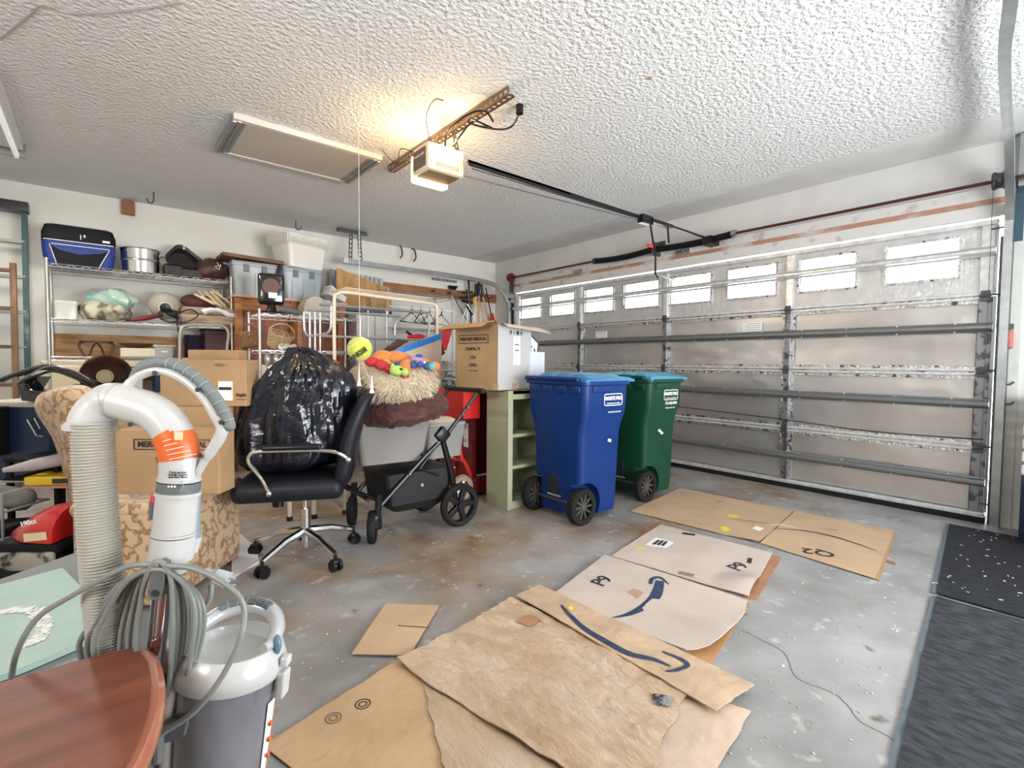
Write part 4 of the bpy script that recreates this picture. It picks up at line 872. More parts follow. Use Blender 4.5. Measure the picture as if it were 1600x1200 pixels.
# brown donut bed
def donut(c, R0, r0, flat, tilt, seed, amp, m, label, name, sc=6, seg=56):
    t = thing(name, label, 'pet bed', c, rot=(R(tilt[0]), R(tilt[1]), R(tilt[2])))
    g = G()
    def f(u, v):
        a, b = 2*PI*u, 2*PI*v; rr = r0*(1+0.10*noise.noise(V((math.cos(a)*2, math.sin(a)*2, seed))))
        p = V(((R0+rr*math.cos(b))*math.cos(a), (R0+rr*math.cos(b))*math.sin(a), r0*flat+rr*flat*math.sin(b)))
        return p
    nu, nv = seg*2, 28
    T = [[g.bm.verts.new(f(i/nu, j/nv)) for j in range(nv)] for i in range(nu)]
    for i in range(nu):
        for j in range(nv): g.face([T[i][j], T[(i+1) % nu][j], T[(i+1) % nu][(j+1) % nv], T[i][(j+1) % nv]])
    g.bm.normal_update()
    for vv in g.bm.verts: vv.co += vv.normal*amp*(abs(noise.noise(vv.co*sc*4))*2-0.5+0.6*noise.noise(vv.co*sc*1.3))
    out(g, 'bolster', m, t, smooth=True)
    g = G(); g.lathe([(0.01, r0*0.35), (R0*0.9, r0*0.35), (R0, r0*0.1), (R0*0.9, 0.01)], 40); out(g, 'cushion', m, t, smooth=True)
    return t, f
M_brown = mat('brown_plush', (0.085, 0.022, 0.018), 0.75, var=0.45, vscale=25, bump=0.8, bscale=50, sheen=0.1)
donut((1.52, 3.02, 0.735), 0.225, 0.115, 0.66, (3, -7, 10), 3, 0.016, M_brown, 'brown crinkled plush donut pet bed on the stroller tub', 'donut_bed')
M_fur = mat('cream_fur', (0.66, 0.54, 0.38), 0.85, var=0.22, vscale=7, sheen=0.4)
fb, ff = donut((1.505, 3.03, 0.845), 0.165, 0.115, 1.12, (4, -7, 0), 8, 0.012, M_fur, 'cream long fur pet bed heaped with plush toys', 'fur_bed')
g = G(); rnd = random.Random(3)
for i in range(9000):
    uu, vv = rnd.random(), rnd.random(); p = ff(uu, vv); c = ff(uu, vv)
    a = 2*PI*uu; ctr = V((0.165*math.cos(a), 0.165*math.sin(a), 0.128)); n_ = (p-ctr)
    if n_.length < 1e-5: continue
    n_.normalize(); tg = V((-math.sin(a), math.cos(a), 0))
    d = (n_*0.45+V((0, 0, -0.7))+tg*rnd.uniform(-.9, .9)+V((math.cos(a), math.sin(a), 0))*rnd.uniform(-.2, .4)).normalized()
    L_ = rnd.uniform(0.03, 0.055); sd = d.cross(n_).normalized()*0.0026; mid_ = p+n_*0.010+d*L_*0.5; tip = p+n_*0.004+d*L_
    vs = g.verts([p-sd, p+sd, mid_+sd*.8, tip, mid_-sd*.8]); g.face([vs[0], vs[1], vs[2], vs[4]]); g.face([vs[4], vs[2], vs[3]])
out(g, 'fur', M_fur, fb, auto='keep'); fb.children[-1]['kind'] = 'stuff'
# toys
def toy(label, c, parts, name='plush_toy', rz=0):
    t = thing(name, label, 'toy', c, rz)
    for nm, m, balls in parts:
        g = G()
        for (p, r, sc) in balls: g.ball(V(p)*1.15, r*1.3, sc, 14)
        o = out(g, nm, m, t, smooth=True)
        if len(balls) > 1 and nm not in ('eye', 'spots'):
            md = o.modifiers.new('r', 'REMESH'); md.mode = 'VOXEL'; md.voxel_size = 0.004; md.use_smooth_shade = True
            md = o.modifiers.new('s', 'SMOOTH'); md.iterations = 8
    return t
c_or = mat('orange_plush', (0.62, 0.20, 0.025), 0.8, bump=0.4, bscale=90, sheen=0.3, var=0.2, vscale=20); c_rd = mat('red_plush', (0.42, 0.02, 0.02), 0.8, bump=0.3, bscale=90)
c_gn = mat('lime_plush', (0.35, 0.55, 0.12), 0.8); c_pu = mat('purple_plush', (0.38, 0.22, 0.50), 0.8); c_bl = mat('navy_rope', (0.04, 0.07, 0.25), 0.8); c_tn = mat('tan_plush', (0.50, 0.30, 0.14), 0.85, bump=0.4, bscale=60)
def tp(px, py, D): return DP(px, py-9, D)
TD = 3.18
toy('big orange plush dog toy with floppy ears lying on top of the fur bed', tp(618, 576, TD), [('body', c_or, [((0.02, 0, 0), 0.07, (1.2, .8, .8)), ((0.12, -0.06, -0.02), 0.055, (1.3, .8, .8)), ((-0.06, 0.03, 0.01), 0.06, (1, .9, .9)), ((0.17, -0.12, -0.02), 0.03, (1.3, .8, .9))]), ('ear', c_or, [((-0.10, 0.05, -0.04), 0.035, (.7, .8, 1.4)), ((0.02, 0.04, 0.05), 0.035, (1.2, .7, .5))]), ('nose', mat('pink_plush', (0.70, 0.22, 0.10), 0.7), [((0.03, -0.10, -0.02), 0.036, (1, .8, 1))])])
toy('striped tan plush toy face at the left of the toy heap', tp(603, 583, TD-0.10), [('head', c_tn, [((0, 0, 0), 0.036, (1, .9, 1.1))]), ('muzzle', M_label, [((0.0, -0.02, -0.015), 0.018, (1, 1, 1.3)), ((0.01, -0.01, 0.02), 0.012, (1, 1, 1))]), ('eye', M_black, [((-0.012, -0.032, 0.012), 0.006, (1, 1, 1)), ((0.014, -0.028, 0.012), 0.006, (1, 1, 1))])])
toy('long red plush toy drooping from the fur bed', tp(596, 578, TD-0.16), [('body', c_rd, [((-0.04, 0.03, 0.012), 0.024, (1.5, 1, 1)), ((0, 0, -0.005), 0.024, (1.5, 1, 1)), ((0.04, -0.03, -0.025), 0.024, (1.5, 1, 1)), ((0.07, -0.05, -0.045), 0.02, (1.5, 1, 1))]), ('tail', c_rd, [((0.10, -0.07, -0.06), 0.014, (1.6, 1, 1))])])
toy('lime green plush toy in the middle of the toy heap', tp(620, 588, TD-0.18), [('body', c_gn, [((0, 0, 0), 0.028, (1.3, .9, .9)), ((0.035, -0.02, -0.008), 0.02, (1, 1, 1)), ((-0.02, 0.01, 0.02), 0.014, (.7, .7, 1.3))]), ('eye', M_black, [((0.01, -0.03, 0.008), 0.006, (1, 1, 1))])])
toy('round orange ball toy below the orange dog', tp(633, 582, TD-0.14), [('ball', c_or, [((0, 0, 0), 0.030, (1, 1, 1))]), ('squeaker', c_tn, [((0.012, -0.022, 0.006), 0.010, (1, 1, 1))])])
toy('lilac plush toy at the right of the toy heap', tp(651, 572, TD-0.05), [('body', c_pu, [((0, 0, 0), 0.03, (1.2, .8, .7)), ((-0.04, 0.02, -0.012), 0.022, (1.4, .8, .8))]), ('bow', c_bl, [((0.01, -0.01, 0.024), 0.014, (1.4, .8, .7))])])
toy('navy blue rope toy with knotted ends on the fur bed', tp(645, 580, TD-0.14), [('rope', c_bl, [((0.03*k, -0.022*k, 0.008*math.sin(k*2)), 0.017, (1.2, 1, .9)) for k in range(-2, 3)]), ('knot', mat('aqua_knot', (0.10, 0.38, 0.42), 0.7), [((0.08, -0.06, -0.005), 0.02, (1, 1, 1)), ((-0.05, 0.05, 0.006), 0.014, (1, 1, 1))])])
toy('dark green plush crocodile toy at the right end of the toy heap', tp(661, 577, TD-0.10), [('body', mat('dark_green_plush', (0.03, 0.16, 0.05), 0.8), [((-0.03, 0.02, 0), 0.018, (1.8, 1, .9)), ((0.03, -0.02, -0.004), 0.016, (1.8, 1, .8))]), ('spots', M_label, [((-0.03, 0.0, 0.006), 0.008, (1, 1, 1)), ((0.0, -0.015, 0.006), 0.007, (1, 1, 1))])])
# tan blanket between bag and bed
bl_ = thing('beige_blanket', 'crumpled beige blanket hanging between the trash bag and the fur bed', 'blanket', DP(580, 620, 3.25))
g = G()
def bf(u, v):
    p = DP(560+30*u+14*v, 566+8*(1-u)+74*v, 3.20-0.06*u); return p+FW*(-0.03*math.sin(u*9+v*4)-0.02*math.sin(u*21))+V((0, 0, 0.01*math.sin(u*13)))+FW*(0.10*(1-v)*abs(u-.5))
g.grid(bf, 30, 18); bmesh.ops.solidify(g.bm, geom=g.bm.faces[:], thickness=0.012); out(g, 'cloth', c_tn, bl_, world=True, smooth=True)

# ================================================================ OFFICE CHAIR AND TRASH BAG
yawc = math.atan2(0.42, -0.90)   # chair faces left in view
ch = thing('office_chair', 'black padded office chair with chrome arms and five-star base holding the trash bag', 'chair', (0.88, 2.87, 0), yawc)
base_c = [(405, 906), (520, 890), (556, 848), (480, 800), (392, 866)]
inv = Matrix.Rotation(-yawc, 3, 'Z'); hub = V((0.88, 2.87, 0))
for i in range(5):
    p = PZ(*base_c[i]) if i != 3 else V((0.96, 3.17, 0)); d = (p-hub); d.z = 0; L_ = 0.30; d = d.normalized(); e = inv @ (d*L_)
    g = G(); g.tube([(0, 0, 0.155), V((e.x*.5, e.y*.5, 0.135)), V((e.x, e.y, 0.085))], [0.024, 0.020, 0.015], 8); out(g, 'base_leg', M_chrome, ch, smooth=True)
    g = G(); sd = V((-e.y, e.x, 0)).normalized()
    for s in (-1, 1): g.cyl(V((e.x, e.y, 0.030))+sd*s*0.008, V((e.x, e.y, 0.030))+sd*s*0.026, 0.030, n=18)
    g.cyl((e.x, e.y, 0.03), (e.x, e.y, 0.085), 0.008); g.box((e.x, e.y, 0.052), (0.045, 0.045, 0.02), Matrix.Rotation(math.atan2(e.y, e.x), 3, 'Z'), bev=0.006); out(g, 'caster', M_black, ch, smooth=True)
g = G(); g.cyl((0, 0, 0.06), (0, 0, 0.20), 0.020, n=16); g.cyl((0, 0, 0.12), (0, 0, 0.28), 0.027, n=16); g.cyl((0, 0, 0.28), (0, 0, 0.37), 0.014, n=12); out(g, 'gas_lift', M_chrome, ch, smooth=True)
g = G(); g.box((0.02, 0, 0.372), (0.24, 0.18, 0.03), bev=0.008); g.cyl((0.14, 0, 0.30), (0.14, 0, 0.365), 0.03); out(g, 'tilt_mechanism', M_black, ch)
M_lea = mat('black_leather', (0.008, 0.008, 0.013), 0.5, bump=0.4, bscale=14, var=0.2, vscale=6, spec=0.35)
g = G(); g.box((0.05, 0, 0.435), (0.54, 0.52, 0.11), bev=0.045, seg=4); g.wob(0.008, 9); out(g, 'seat', M_lea, ch, smooth=True)
g = G()
def backf(u, v):   # closed slab along height
    return None
prof = [(-0.19, 0.40), (-0.225, 0.50), (-0.235, 0.60), (-0.255, 0.70), (-0.29, 0.80), (-0.33, 0.90), (-0.355, 0.955)]
rings = []
for i, (x, z) in enumerate(prof):
    wv = 0.24*(1-0.12*max(0, i-4)); th = 0.052 if i < 5 else 0.042
    rings.append([(x+a*th, b*wv, z-a*0.01) for a, b in ((1, -1), (1, -.5), (1.25, 0), (1, .5), (1, 1), (0, 1.06), (-.7, 1), (-1, .5), (-1, 0), (-1, -.5), (-.7, -1), (0, -1.06))])
g.loft(rings); bo = out(g, 'backrest', M_lea, ch, smooth=True, sub=1)
for s in (-1, 1):
    g = G(); y = s*0.285
    g.tube(smooth_path([(0.13, y*0.93, 0.44), (0.16, y, 0.52), (0.215, y, 0.60), (0.21, y, 0.64), (0.17, y, 0.655), (0.0, y, 0.655), (-0.12, y, 0.650), (-0.20, y, 0.635), (-0.25, y*0.93, 0.595)], 5), 0.010, 8); a_ = out(g, 'armrest', M_chrome, ch, smooth=True)
    g = G(); g.box((0.02, y, 0.672), (0.28, 0.045, 0.028), bev=0.012, seg=3); out(g, 'arm_pad', M_black, a_, smooth=True)
    g = G(); g.ball((0.13, y*0.96, 0.44), 0.016); g.ball((-0.25, y*0.96, 0.595), 0.016); out(g, 'arm_bolt', M_chrome, a_, smooth=True)
# trash bag: leaning heap
M_bag = mat('black_bag', (0.008, 0.009, 0.016), 0.22, bump=0.7, bscale=10, stretch=(1.2, 1.2, 1.8), spec=0.6)
tb = thing('trash_bag', 'full black plastic trash bag slumped on the office chair', 'trash bag', (0.86, 2.88, 0.50))
prof = [  # z-pixel rows: (left px, right px, y px)
 (392, 505, 728), (376, 545, 715), (368, 560, 690), (372, 560, 660), (384, 558, 630), (400, 556, 605), (418, 550, 588), (432, 535, 572), (448, 512, 558), (456, 492, 548), (462, 478, 543)]
rings = []; n = 160
for k, (a, b, y) in enumerate(prof):
    D = 2.84; cpt = DP((a+b)/2, y, D); hw = (b-a)/2*D/F; dp = min(0.23, hw*0.95)
    row = []
    for i in range(n):
        an = 2*PI*i/n; t = k/(len(prof)-1)
        cr = 1+0.055*abs(noise.noise(V((an*3.2 if an < PI else (2*PI-an)*3.2, t*1.2, 2)))*2-0.3)+0.05*noise.noise(V((math.cos(an)*2, math.sin(an)*2, t*5)))+0.035*abs(noise.noise(V((math.cos(an)*9, math.sin(an)*9, t*3+an*.2))))
        if k > 5: cr += (0.05*math.sin(an*11+k*.2)+0.10*(abs(noise.noise(V((math.cos(an)*6, math.sin(an)*6, 9))))-.2))*((k-5)/5)
        row.append(cpt+RT*math.cos(an)*hw*cr*0.90+FW*math.sin(an)*dp*cr)
    rings.append(row)
# densify in height
dense = []
for k in range(len(rings)-1):
    for s in range(9):
        t = s/9; g0, g1, g2, g3 = [rings[max(0, min(len(rings)-1, k+d))] for d in (-1, 0, 1, 2)]
        dense.append([0.5*((2*g1[i])+(g2[i]-g0[i])*t+(2*g0[i]-5*g1[i]+4*g2[i]-g3[i])*t*t+(g3[i]-g0[i]+3*g1[i]-3*g2[i])*t**3) for i in range(n)])
dense.append(rings[-1])
for k, row in enumerate(dense):
    t = k/(len(dense)-1); c = sum((V(p) for p in row), V())/len(row)
    for i in range(n):
        an = 2*PI*i/n; ca, sa = math.cos(an), math.sin(an); d = (V(row[i])-c)
        f1 = abs(noise.noise(V((ca*3.2+t*1.2, sa*3.2, t*1.3)))); f2 = abs(noise.noise(V((ca*7+t*3.5, sa*7-t*2.5, t*3)))); f3 = abs(noise.noise(V((ca*15+t*9, sa*15-t*6, t*7))))
        up = min(1, t*1.6)
        row[i] = V(row[i])+d.normalized()*(0.060*f1+0.024*f2*(0.4+up)+0.008*f3*(0.3+up)-0.02)
g = G(); g.loft(dense)
out(g, 'bag', M_bag, tb, world=True, smooth=True)
g = G(); p = DP(470, 545, 2.93); g.prism([DP(452, 549, 2.93), DP(464, 541, 2.93), DP(486, 547, 2.93), DP(478, 552, 2.93)], FW*0.03); g.wob(0.006, 20); out(g, 'gathered_neck', M_bag, tb, world=True)
tb2 = thing('bag_end', 'crumpled loose end of black plastic sticking out over the chair arm', 'trash bag', DP(425, 710, 2.72))
g = G(); g.ball((0, 0, 0), 0.065, (1.15, .8, .65), 32); g.wob(0.03, 22, 4); g.wob(0.015, 50, 1); out(g, 'plastic', M_bag, tb2)
# walker frame behind the chair, white slab below
wk = thing('walker_frame', 'cream tubular frame standing behind the office chair under its seat', 'frame', (1.35, 3.75, 0))
g = G(); Q = lambda px, py, z: PZ(px, py, z)
g.tube(smooth_path([(0.95, 3.95, 0.30), (1.25, 3.95, 0.30), (1.36, 3.55, 0.22), (1.36, 3.52, 0.02)], 5), 0.016, 8); g.tube(smooth_path([(1.15, 3.55, 0.02), (1.15, 3.6, 0.34), (1.15, 3.95, 0.36)], 5), 0.016, 8); g.tube([(1.0, 3.6, 0.34), (1.0, 3.6, 0.02)], 0.014, 8)
out(g, 'tube', M_cream, wk, world=True, smooth=True)
for x, y in ((1.36, 3.52), (1.15, 3.55), (1.0, 3.6)):
    g = G(); g.cyl((x, y, 0), (x, y, 0.03), 0.02); out(g, 'foot', M_black, wk, world=True)
g = G(); g.prism([PZ(362, 905, 0.0), PZ(405, 880, 0.0), PZ(400, 858, 0), PZ(362, 825, 0)], (0, 0, 0.012)); out(g, 'white_board', mat('white_slab', (0.66, 0.64, 0.66), 0.5), label='flat white board lying on the floor left of the office chair base', cat='board')
# ================================================================ HANGING BALL AND CORDS
hb = thing('tennis_ball', 'large yellow-green tennis ball hanging on a string in front of the racks', 'ball', DP(562, 545, 2.3))
bc = DP(562, 545, 2.3)
g = G(); g.ball(bc, 0.056, n=40); out(g, 'ball', mat('tennis_felt', (0.55, 0.62, 0.05), 0.85, bump=0.3, bscale=150, sheen=0.5, var=0.15, vscale=25), hb, world=True, smooth=True)
g = G(); g.tube([bc+(RT*(0.0575*math.cos(a))*math.cos(0.5)-FW*0.0575*math.sin(a)*0.8+UP*(0.0575*math.cos(a)*0.55+0.02*math.sin(a))).normalized()*0.0565 for a in [PI*(i/24)*0.9+0.25 for i in range(25)]], 0.0014, 5); out(g, 'seam', M_label, hb, world=True)
g = G(); g.cyl(bc+V((0, 0, 0.055)), (bc.x, bc.y, ZC), 0.0014, n=5); out(g, 'string', mat('string_grey', (0.5, 0.48, 0.44), 0.8), hb, world=True)
c_ = bc-FW*0.045-UP*0.028+RT*0.006; ang = R(28)
text('KONG', 0.031, c_-FW*0.006, -RT*math.cos(R(35))-UP*math.sin(R(35)), RT*math.sin(R(35))-UP*math.cos(R(35)), M_ink, hb, bold=0.0016, ext=0.003)
for (px, y1_, y2_, D) in ((561, 568, 603, 2.25), (581, 545, 614, 2.15)):
    a = DP(px, y2_, D); b = DP(px-2, y1_, D); t = thing('cord_pull', 'white bell cord pull hanging %s' % ('just below the tennis ball' if px < 570 else 'right of the tennis ball in front of the fur bed'), 'cord pull', a)
    g = G(); g.cyl(a+V((0, 0, 0.04)), bc+V((0, 0, -0.04)), 0.0009, n=4); out(g, 'cord', M_label, t, world=True)
    g = G(); g.lathe([(0.002, 0.075), (0.003, 0.05), (0.006, 0.02), (0.010, 0.004), (0.010, 0), (0.006, -0.001)], 14, Matrix.Translation(a)); out(g, 'bell', M_white, t, world=True, smooth=True)
# ================================================================ ARMCHAIR WITH BOXES
M_flor = mat('floral_fabric', (0.52, 0.36, 0.20), 0.85, col2=(0.24, 0.12, 0.055), kind='ridge', vscale=17, contrast=(0.05, 0.34), detail=4, bump=0.3, bscale=40)
M_flor.node_tree.nodes['Principled BSDF'].inputs['Sheen Weight'].default_value = 0.3
ac = thing('armchair', 'tan floral upholstered armchair loaded with cardboard boxes', 'armchair', (0.20, 2.98, 0), R(-39.7))
# local x = facing direction (to the right in view), y = away from the viewer
g = G(); g.box((0.04, 0.02, 0.235), (0.42, 0.60, 0.43), bev=0.03, seg=3); g.wob(0.006, 7); out(g, 'base', M_flor, ac, smooth=True)
g = G(); g.box((0.045, 0.02, 0.445), (0.44, 0.60, 0.055), bev=0.025, seg=3); g.wob(0.008, 6); out(g, 'seat_cushion', M_flor, ac, smooth=True)
pd = [((62, 626), (118, 598), (155, 612)), ((58, 640), (118, 640), (165, 650)), ((78, 665), (120, 680), (170, 690)), ((92, 700), (125, 720), (172, 740)), ((104, 750), (130, 780), (172, 800)), ((112, 800), (135, 830), (172, 860)), ((116, 870), (140, 900), (172, 930))]
g = G(); rings = []
prof = [(52, 640, 636), (54, 668, 655), (68, 700, 0), (80, 170, 0)]
out_l = [(60, 612), (52, 628), (52, 642), (64, 660), (80, 680), (90, 710), (100, 745), (108, 790), (114, 840), (118, 900)]
out_r = [(120, 598), (145, 604), (158, 620), (165, 640), (170, 670), (175, 710), (178, 750), (180, 800), (182, 850), (184, 900)]
for (lx, ly), (rx, ry) in zip(out_l, out_r):
    row = []
    for k in range(16):
        a = 2*PI*k/16; cx, cy = (lx+rx)/2, (ly+ry)/2; hx = (rx-lx)/2; hy = (ry-ly)/2
        c = math.cos(a); s = math.sin(a)
        q = DP(cx+hx*c, cy+hy*c, 2.62+0.18*s); row.append(q)
    rings.append(row)
g.loft(rings); g.wob(0.004, 8); out(g, 'backrest', M_flor, ac, world=True, smooth=True, sub=1)
for (x, y) in ((0.22, -0.25), (0.22, 0.29), (-0.14, -0.25), (-0.14, 0.29)):
    g = G(); g.cyl((x, y, 0), (x, y, 0.05), 0.02, 0.028); out(g, 'foot', M_cardin, ac)
def vbox(label, px0, px1, ytop, D, dep, z0, m=None, yaw=None, group=None):
    """carton facing the viewer: front face spans px0..px1 at distance D"""
    a = DP(px0, 700, D); b = DP(px1, 700, D); a.z = b.z = 0
    z1 = DP((px0+px1)/2, ytop, D).z; w_ = (b-a).length; d = (b-a).normalized(); yw = math.atan2(d.y, d.x)
    c = (a+b)/2+V((-d.y, d.x, 0))*dep/2
    t = thing('cardboard_box', label, 'box', (c.x, c.y, z0), yw, group); h = z1-z0
    g = G(); g.box((0, 0, h/2), (w_, dep, h), bev=0.004); g.wob(0.003, 5, ytop); out(g, 'carton', m or M_card, t)
    g = G(); g.box((0, 0, h+0.0005), (w_*0.99, 0.004, 0.002)); out(g, 'top_seam', M_cardin, t)
    return t, w_, h, dep
SX = 0.475
tA, wA, hA, dA = vbox('brown carton printed MERCURY MEDICAL on the armchair seat', 180, 342, 672, 2.34, 0.13, SX)
g = G()
for a, b, c, d in ((-0.155, 0.205, 0.300, 0.305), (-0.155, 0.205, 0.245, 0.250), (-0.155, -0.150, 0.245, 0.305), (0.20, 0.205, 0.245, 0.305)): g.bb((a, -dA/2-0.003, c*hA/0.355), (b, -dA/2-0.001, d*hA/0.355))
out(g, 'printed_frame', M_ink, tA)
wmA = wm(tA); rA = (wmA.to_3x3() @ V((1, 0, 0)))
text('MERCURY MEDICAL', 0.0365, wmA @ V((0.027, -dA/2-0.002, 0.275*hA/0.355)), rA, (0, 0, 1), M_ink, tA, bold=0.0014)
text('TAMPA, FL', 0.036, wmA @ V((0.03, -dA/2-0.002, 0.185*hA/0.355)), rA, (0, 0, 1), M_ink, tA, bold=0.001); text('USA', 0.036, wmA @ V((0.03, -dA/2-0.002, 0.125*hA/0.355)), rA, (0, 0, 1), M_ink, tA, bold=0.001)
tE, wE, hE, dE = vbox('plain brown carton behind the printed one on the armchair seat', 176, 345, 636, 2.52, 0.12, SX)
text('N', 0.04, wm(tE) @ V((0.02, -dE/2-0.002, hE*0.55)), wm(tE).to_3x3() @ V((1, 0, 0)), (0, 0, 1), M_ink, tE, bold=0.001)
zE = SX+hE
tC, wC, hC, dC = vbox('wide carton with a shipping label at the top of the armchair box stack', 252, 386, 562, 2.60, 0.13, zE)
mC = wm(tC); rC = mC.to_3x3() @ V((1, 0, 0))
g = G(); g.bb((0.08, -dC/2-0.004, 0.03), (0.155, -dC/2-0.002, 0.13)); out(g, 'shipping_label', M_label, tC)
g = G(); g.bb((0.085, -dC/2-0.006, 0.085), (0.15, -dC/2-0.0045, 0.10)); out(g, 'barcode', M_ink, tC)
text('fragile', 0.022, mC @ V((0.20, -dC/2-0.003, 0.06)), rC, (0, 0, 1), mat('red_brown_ink', (0.12, 0.02, 0.01), 0.7), tC, bold=0.0008); g = G(); g.bb((0.175, -dC/2-0.004, 0.035), (0.225, -dC/2-0.0025, 0.038)); out(g, 'underline', M_ink, tC)
text('||||||||||| ( )', 0.018, mC @ V((0.10, -dC/2-0.003, hC-0.025)), rC, (0, 0, 1), M_cardin, tC)
vbox('small carton peeking over the wide labelled one', 296, 374, 547, 2.78, 0.10, zE+0.0)
# ================================================================ LEFT-EDGE CLUTTER (floor level)
def rz_of(px): 
    a = DP(px-10, 700, 3); b = DP(px+10, 700, 3); d = b-a; return math.atan2(d.y, d.x)
M_navy = mat('navy_plastic', (0.012, 0.028, 0.075), 0.4, var=0.25, vscale=4)
t = thing('storage_tote', 'navy blue plastic tote with a pale lid left of the armchair back', 'tote', (DP(70, 700, 3.0).x, DP(70, 700, 3.0).y, 0.40), rz_of(70))
g = G(); g.loft([rrect(0, 0, z, a, .30, .03, 3) for z, a in ((0, .34), (.40, .42), (.41, .45), (.43, .45))]); out(g, 'body', M_navy, t, smooth=True)
g = G(); g.box((0, 0, 0.445), (0.44, 0.31, 0.035), bev=0.01); out(g, 'lid', mat('pale_lid', (0.50, 0.46, 0.38), 0.5), t)
g = G(); g.tube([(0.06, -0.165, 0.36), (0.11, -0.165, 0.27), (0.15, -0.165, 0.265)], 0.005, 6); g.tube([(0.10, -0.165, 0.37), (0.13, -0.165, 0.31)], 0.004, 6); out(g, 'handle_groove', M_steel, t)
t = thing('plastic_crate', 'black ribbed plastic crate at the left edge below the ladder', 'crate', (DP(-5, 650, 2.9).x, DP(-5, 650, 2.9).y, 0.55), rz_of(0))
g = G(); g.box((0, 0, 0.14), (0.26, 0.3, 0.26), bev=0.01); g.box((0, 0, 0.275), (0.28, 0.32, 0.02), bev=0.006); out(g, 'body', M_blackm, t)
g = G()
for k in range(5): g.box((-0.10+0.05*k, -0.152, 0.13), (0.012, 0.01, 0.22))
out(g, 'rib', mat('charcoal_plastic', (0.05, 0.05, 0.055), 0.6), t)
# black curved bumper-like pieces (fender flares) on the tote
t = thing('curved_fender', 'glossy black curved fender trim lying over the navy tote', 'car part', DP(75, 600, 2.8)-V((0, 0, .05)))
g = G()
for pts, r in (([(2, 594), (35, 582), (68, 574), (100, 578), (135, 592), (150, 600)], 0.016), ([(30, 598), (60, 586), (85, 580), (120, 592), (142, 604)], 0.008), ([(40, 592), (38, 602), (52, 612), (85, 612), (120, 602)], 0.010)):
    g.tube(smooth_path([DP(x, y, 2.78) for x, y in pts], 6), r, 8)
g2 = [DP(x, y, 2.80) for x, y in ((26, 600), (60, 588), (48, 606), (70, 613), (100, 610), (120, 600), (110, 625), (60, 628), (34, 626))]; g.prism(g2, FW*0.08)
out(g, 'shell', mat('gloss_black', (0.01, 0.009, 0.01), 0.15, coat=0.5), t, world=True, smooth=True)
g = G(); g.tube(smooth_path([DP(x, y, 2.765) for x, y in ((28, 597), (60, 578), (84, 572), (118, 580), (140, 593))], 6), 0.0035, 6); out(g, 'trim_line', M_steel, t, world=True)
t = thing('planter_bowl', 'brown glazed bowl tipped on its side showing its dark inside behind the armchair', 'bowl', DP(167, 588, 2.95))
bp_ = DP(167, 588, 2.95); Mr = Matrix.Translation(bp_) @ (CAM-bp_+V((0.4, -0.3, 0.1))).to_track_quat('Z', 'Y').to_matrix().to_4x4()
g = G(); g.lathe([(0.02, -0.14), (0.06, -0.14), (0.10, -0.09), (0.122, -0.02), (0.128, 0.0), (0.120, 0.006), (0.11, 0), (0.085, -0.07), (0.04, -0.10)], 36, Mr, caps=False); out(g, 'bowl', mat('brown_glaze', (0.10, 0.04, 0.025), 0.25, col2=(0.015, 0.008, 0.008), vscale=6), t, world=True, smooth=True)
g = G(); g.lathe([(0.001, -0.095), (0.032, -0.095), (0.034, -0.085), (0.042, -0.085), (0.044, -0.10)], 24, Mr, caps=False); out(g, 'centre_disc', mat('tan_glaze', (0.45, 0.36, 0.2), 0.5), t, world=True)
# rack with yellow tray, ironing arm and red blower
t = thing('ironing_board', 'narrow pale padded board end pointing left across the dark clutter', 'ironing board', DP(50, 727, 2.55))
g = G(); g.tube([DP(5, 735, 2.5), DP(50, 727, 2.55), DP(106, 716, 2.6)], [0.012, 0.03, 0.034], 10); out(g, 'pad', mat('pinkish_pad', (0.36, 0.31, 0.31), 0.8, bump=0.4, bscale=20), t, world=True, smooth=True)
t = thing('metal_rack', 'black metal rack at the left edge holding a yellow case', 'rack', (DP(70, 800, 2.7).x, DP(70, 800, 2.7).y, 0), rz_of(70))
g = G()
for x in (-0.13, 0.12):
    for y in (-0.05, 0.25): g.box((x, y, 0.29), (0.022, 0.022, 0.58))
out(g, 'post', M_blackm, t)
for z in (0.47, 0.20, 0.57):
    g = G(); g.box((-0.005, 0.10, z), (0.28, 0.34, 0.015)); out(g, 'rack_shelf', M_blackm, t)
t = thing('yellow_case', 'flat yellow tool case on the black rack', 'case', DP(82, 752, 2.55)-V((0, 0, 0.03)), rz_of(82)+0.12)
g = G(); g.box((0, 0.06, 0.035), (0.24, 0.16, 0.045), bev=0.008); out(g, 'shell', mat('yellow_case', (0.62, 0.42, 0.02), 0.4), t)
g = G(); g.box((0.07, -0.0215, 0.035), (0.11, 0.003, 0.025)); out(g, 'label', M_ink, t); g = G(); g.box((0, 0.06, 0.005), (0.25, 0.17, 0.012)); out(g, 'pink_base', mat('pink_strip', (0.45, 0.20, 0.20), 0.5), t)
t = thing('red_mower', 'red and black engine hood of a garden machine beside the vacuum hose', 'mower', (DP(90, 840, 2.35).x, DP(90, 840, 2.35).y, 0.0), rz_of(90))
zb_ = DP(80, 838, 2.3).z
g = G()
rings = []
for k in range(13):
    s = k/12; x = -0.17+0.27*s; hh = 0.03+0.115*math.sin(min(1, s*1.15)*PI/2); wd = 0.05+0.09*math.sin(min(1, s*1.4)*PI/2)
    rings.append([(x, wd*math.cos(a), zb_+hh*max(0, math.sin(a))**0.8*(1 if math.sin(a) > 0 else 0)-0.0) for a in [2*PI*i/20 for i in range(20)]])
g.loft(rings); g.wob(0.004, 12); out(g, 'hood', mat('gloss_red', (0.50, 0.008, 0.01), 0.22, coat=0.6), t, smooth=True)
